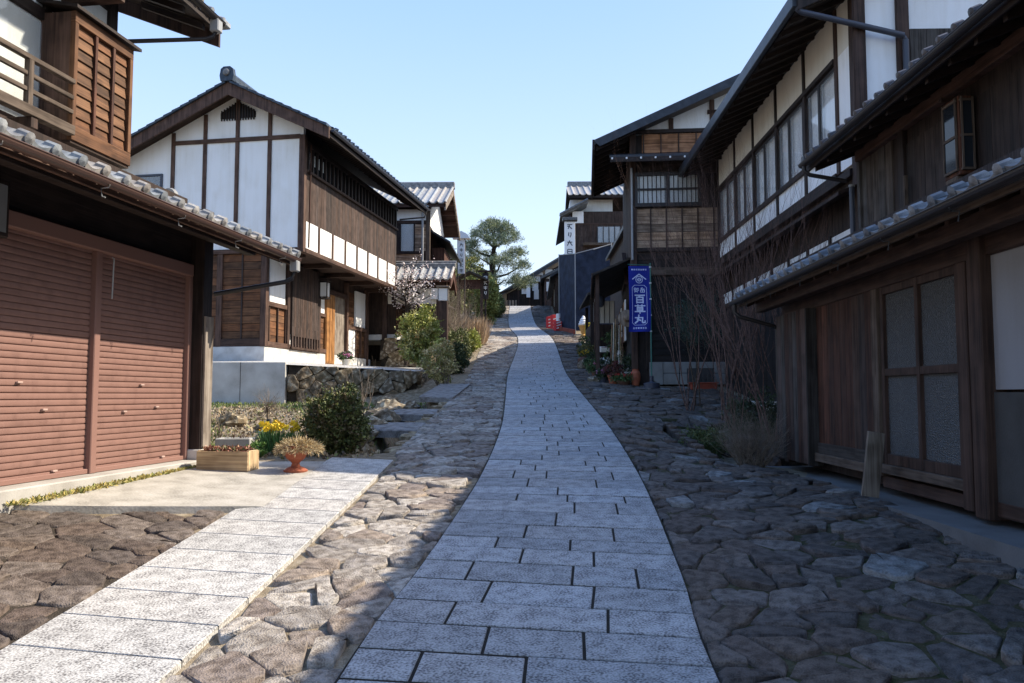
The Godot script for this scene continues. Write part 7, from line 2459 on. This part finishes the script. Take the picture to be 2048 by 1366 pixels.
	# red and white stand
	for q in [[1.30, 46.6, 0.85, 0], [1.62, 46.2, 0.95, 1], [1.05, 47.4, 0.7, 0], [1.45, 45.6, 0.55, 0]]:
		o = thing("red_stand", "red and white goods stand at the corner of the net", "stand", P(q[0], climb(q[1]) - 0.02, q[1]), 0.3 * q[0], "red stands by the net")
		B(o, "body", -0.2, 0.2, 0.0, q[2], -0.16, 0.16, "red" if q[3] == 0 else "paper", 0.01)
		for i in 3:
			bar(o, "stripe", Vector3(-0.16, 0.12 + i * q[2] * 0.27, 0.163), Vector3(0.14, 0.22 + i * q[2] * 0.27, 0.163), 0.004, 0.06, "paper" if q[3] == 0 else "red")
	o = thing("kerb_planks", "rust red kerb planks along the foot of the net", "kerb", P(2.0, climb(43.6), 44.4))
	org = Vector3.ZERO
	for i in 3:
		var t := i / 3.0
		var a := P(1.45, 0, 45.8).lerp(P(2.3, 0, 43.2), t)
		var b := P(1.45, 0, 45.8).lerp(P(2.3, 0, 43.2), t + 0.32)
		a.y = climb(-a.z) + 0.1
		b.y = climb(-b.z) + 0.1
		bar(o, "plank", a - o.position, b - o.position, 0.1, 0.26, "rust_red", 0.01)


# white print on the blue cloth: strokes in a 0..1 by 0..3 field
func make_banner() -> void:
	var W := 160
	var H := 496
	var im := Image.create(W, H, false, Image.FORMAT_RGB8)
	var blue := Color(0.05, 0.13, 0.54)
	im.fill(blue)
	var ink := Color(0.80, 0.83, 0.93)
	var line := func(x0: float, y0: float, x1: float, y1: float, w: float) -> void:
		var n := int(Vector2(x1 - x0, y1 - y0).length()) + 1
		for i in n + 1:
			var t := float(i) / n
			var x := lerpf(x0, x1, t)
			var y := lerpf(y0, y1, t)
			im.fill_rect(Rect2i(int(x - w * 0.5), int(y - w * 0.5), int(ceil(w)), int(ceil(w))), ink)
	# characters as strokes in a box of 100 by 100
	var hyaku := [[6, 8, 94, 8], [52, 8, 40, 30], [20, 32, 20, 98], [20, 32, 80, 32], [80, 32, 80, 98], [20, 63, 80, 63], [20, 94, 80, 94]]
	var so := [[4, 14, 96, 14], [30, 2, 30, 26], [70, 2, 70, 26], [24, 34, 24, 68], [24, 34, 76, 34], [76, 34, 76, 68], [24, 51, 76, 51], [24, 68, 76, 68], [4, 81, 96, 81], [50, 68, 50, 100]]
	var gan := [[40, 2, 38, 45], [38, 45, 28, 75], [28, 75, 6, 98], [8, 32, 76, 32], [76, 32, 72, 84], [72, 84, 80, 95], [80, 95, 97, 92], [97, 92, 98, 74], [26, 48, 56, 66]]
	var on := [[20, 4, 4, 24], [22, 26, 4, 48], [14, 44, 14, 98], [40, 6, 34, 22], [32, 22, 60, 22], [47, 22, 47, 80], [30, 44, 62, 44], [34, 56, 34, 88], [28, 88, 64, 80], [70, 12, 70, 98], [70, 12, 94, 12], [94, 12, 94, 60], [94, 60, 84, 66]]
	var take := [[52, 2, 20, 12], [26, 12, 26, 46], [26, 28, 84, 28], [62, 28, 62, 46], [6, 48, 94, 48], [50, 52, 50, 92], [12, 64, 12, 94], [88, 64, 88, 94], [12, 94, 88, 94]]
	var put := func(st: Array, x: float, y: float, sx: float, sy: float, w: float) -> void:
		for q in st:
			line.call(x + q[0] * sx / 100.0, y + q[1] * sy / 100.0, x + q[2] * sx / 100.0, y + q[3] * sy / 100.0, w)
	# small line on top
	for i in 7:
		put.call([on, take, hyaku, so, take, on, hyaku][i], 22 + i * 17, 22, 13, 12, 1.6)
	# emblem: mountain strokes over a ringed disc
	line.call(30, 100, 80, 62, 6)
	line.call(80, 62, 130, 100, 6)
	for i in 60:
		var t := TAU * i / 60
		line.call(80 + cos(t) * 25, 104 + sin(t) * 25, 80 + cos(t) * 25, 104 + sin(t) * 25, 5)
		line.call(80 + cos(t) * 11, 104 + sin(t) * 11, 80 + cos(t) * 11, 104 + sin(t) * 11, 5)
	line.call(62, 104, 98, 104, 4)
	# frame with notched corners
	for q in [[44, 146, 116, 146], [44, 446, 116, 446], [26, 164, 26, 428], [134, 164, 134, 428], [26, 164, 44, 146], [134, 164, 116, 146], [26, 428, 44, 446], [134, 428, 116, 446]]:
		line.call(q[0], q[1], q[2], q[3], 3)
	put.call(take, 84, 164, 38, 36, 4.5)
	put.call(on, 38, 164, 38, 36, 4.0)
	put.call(hyaku, 44, 216, 76, 62, 9.5)
	put.call(so, 44, 292, 76, 64, 8.5)
	put.call(gan, 42, 370, 78, 62, 9.0)
	for i in 6:
		put.call([take, hyaku, on, so, hyaku, take][i], 32 + i * 17, 462, 13, 13, 1.6)
	var m := StandardMaterial3D.new()
	m.albedo_texture = ImageTexture.create_from_image(im)
	m.roughness = 0.85
	m.cull_mode = BaseMaterial3D.CULL_DISABLED
	m.backlight_enabled = true
	m.backlight = Color(0.05, 0.06, 0.15)
	var o := thing("banner", "tall blue cloth banner with white characters on a green pole", "banner", P(2.93, land(2.93, 19.7) - 0.02, 19.7))
	var top := 4.80 - o.position.y
	tube(o, "pole", [Vector3(0.0, 0, 0), Vector3(0.0, top + 0.05, 0)], 0.018, "green_pole", 8)
	tube(o, "cross_rod", [Vector3(0.01, top, 0), Vector3(-0.56, top + 0.02, 0)], 0.009, "green_pole", 6)
	var mb := MB.new()
	var f := func(i: int, j: int) -> Vector3:
		var u := i / 10.0
		var v := j / 24.0
		return Vector3(-0.545 + u * 0.53 + 0.02 * v * sin(v * 3.0), top - 0.02 - v * 1.64, 0.03 * sin(u * 5.0 + v * 4.0) * (0.3 + v))
	for i in 10:
		for j in 24:
			mb.quaduv(f.call(i, j), f.call(i + 1, j), f.call(i + 1, j + 1), f.call(i, j + 1), Vector2(i / 10.0, j / 24.0), Vector2((i + 1) / 10.0, j / 24.0), Vector2((i + 1) / 10.0, (j + 1) / 24.0), Vector2(i / 10.0, (j + 1) / 24.0))
	part(o, "cloth", mb.commit(), m)
	for i in 5:
		tube(o, "loop", [Vector3(-0.03, top - 0.05 - i * 0.4, 0), Vector3(0.02, top - 0.05 - i * 0.4, 0.0)], 0.022, "white_paint", 6)
	var bs := MB.new()
	bs.lathe([Vector2(0, 0), Vector2(0.2, 0), Vector2(0.2, 0.12), Vector2(0.05, 0.16), Vector2(0.05, 0.3), Vector2(0, 0.3)], Vector3.ZERO, 14)
	part(o, "base", bs.commit(), "pipe_blue")
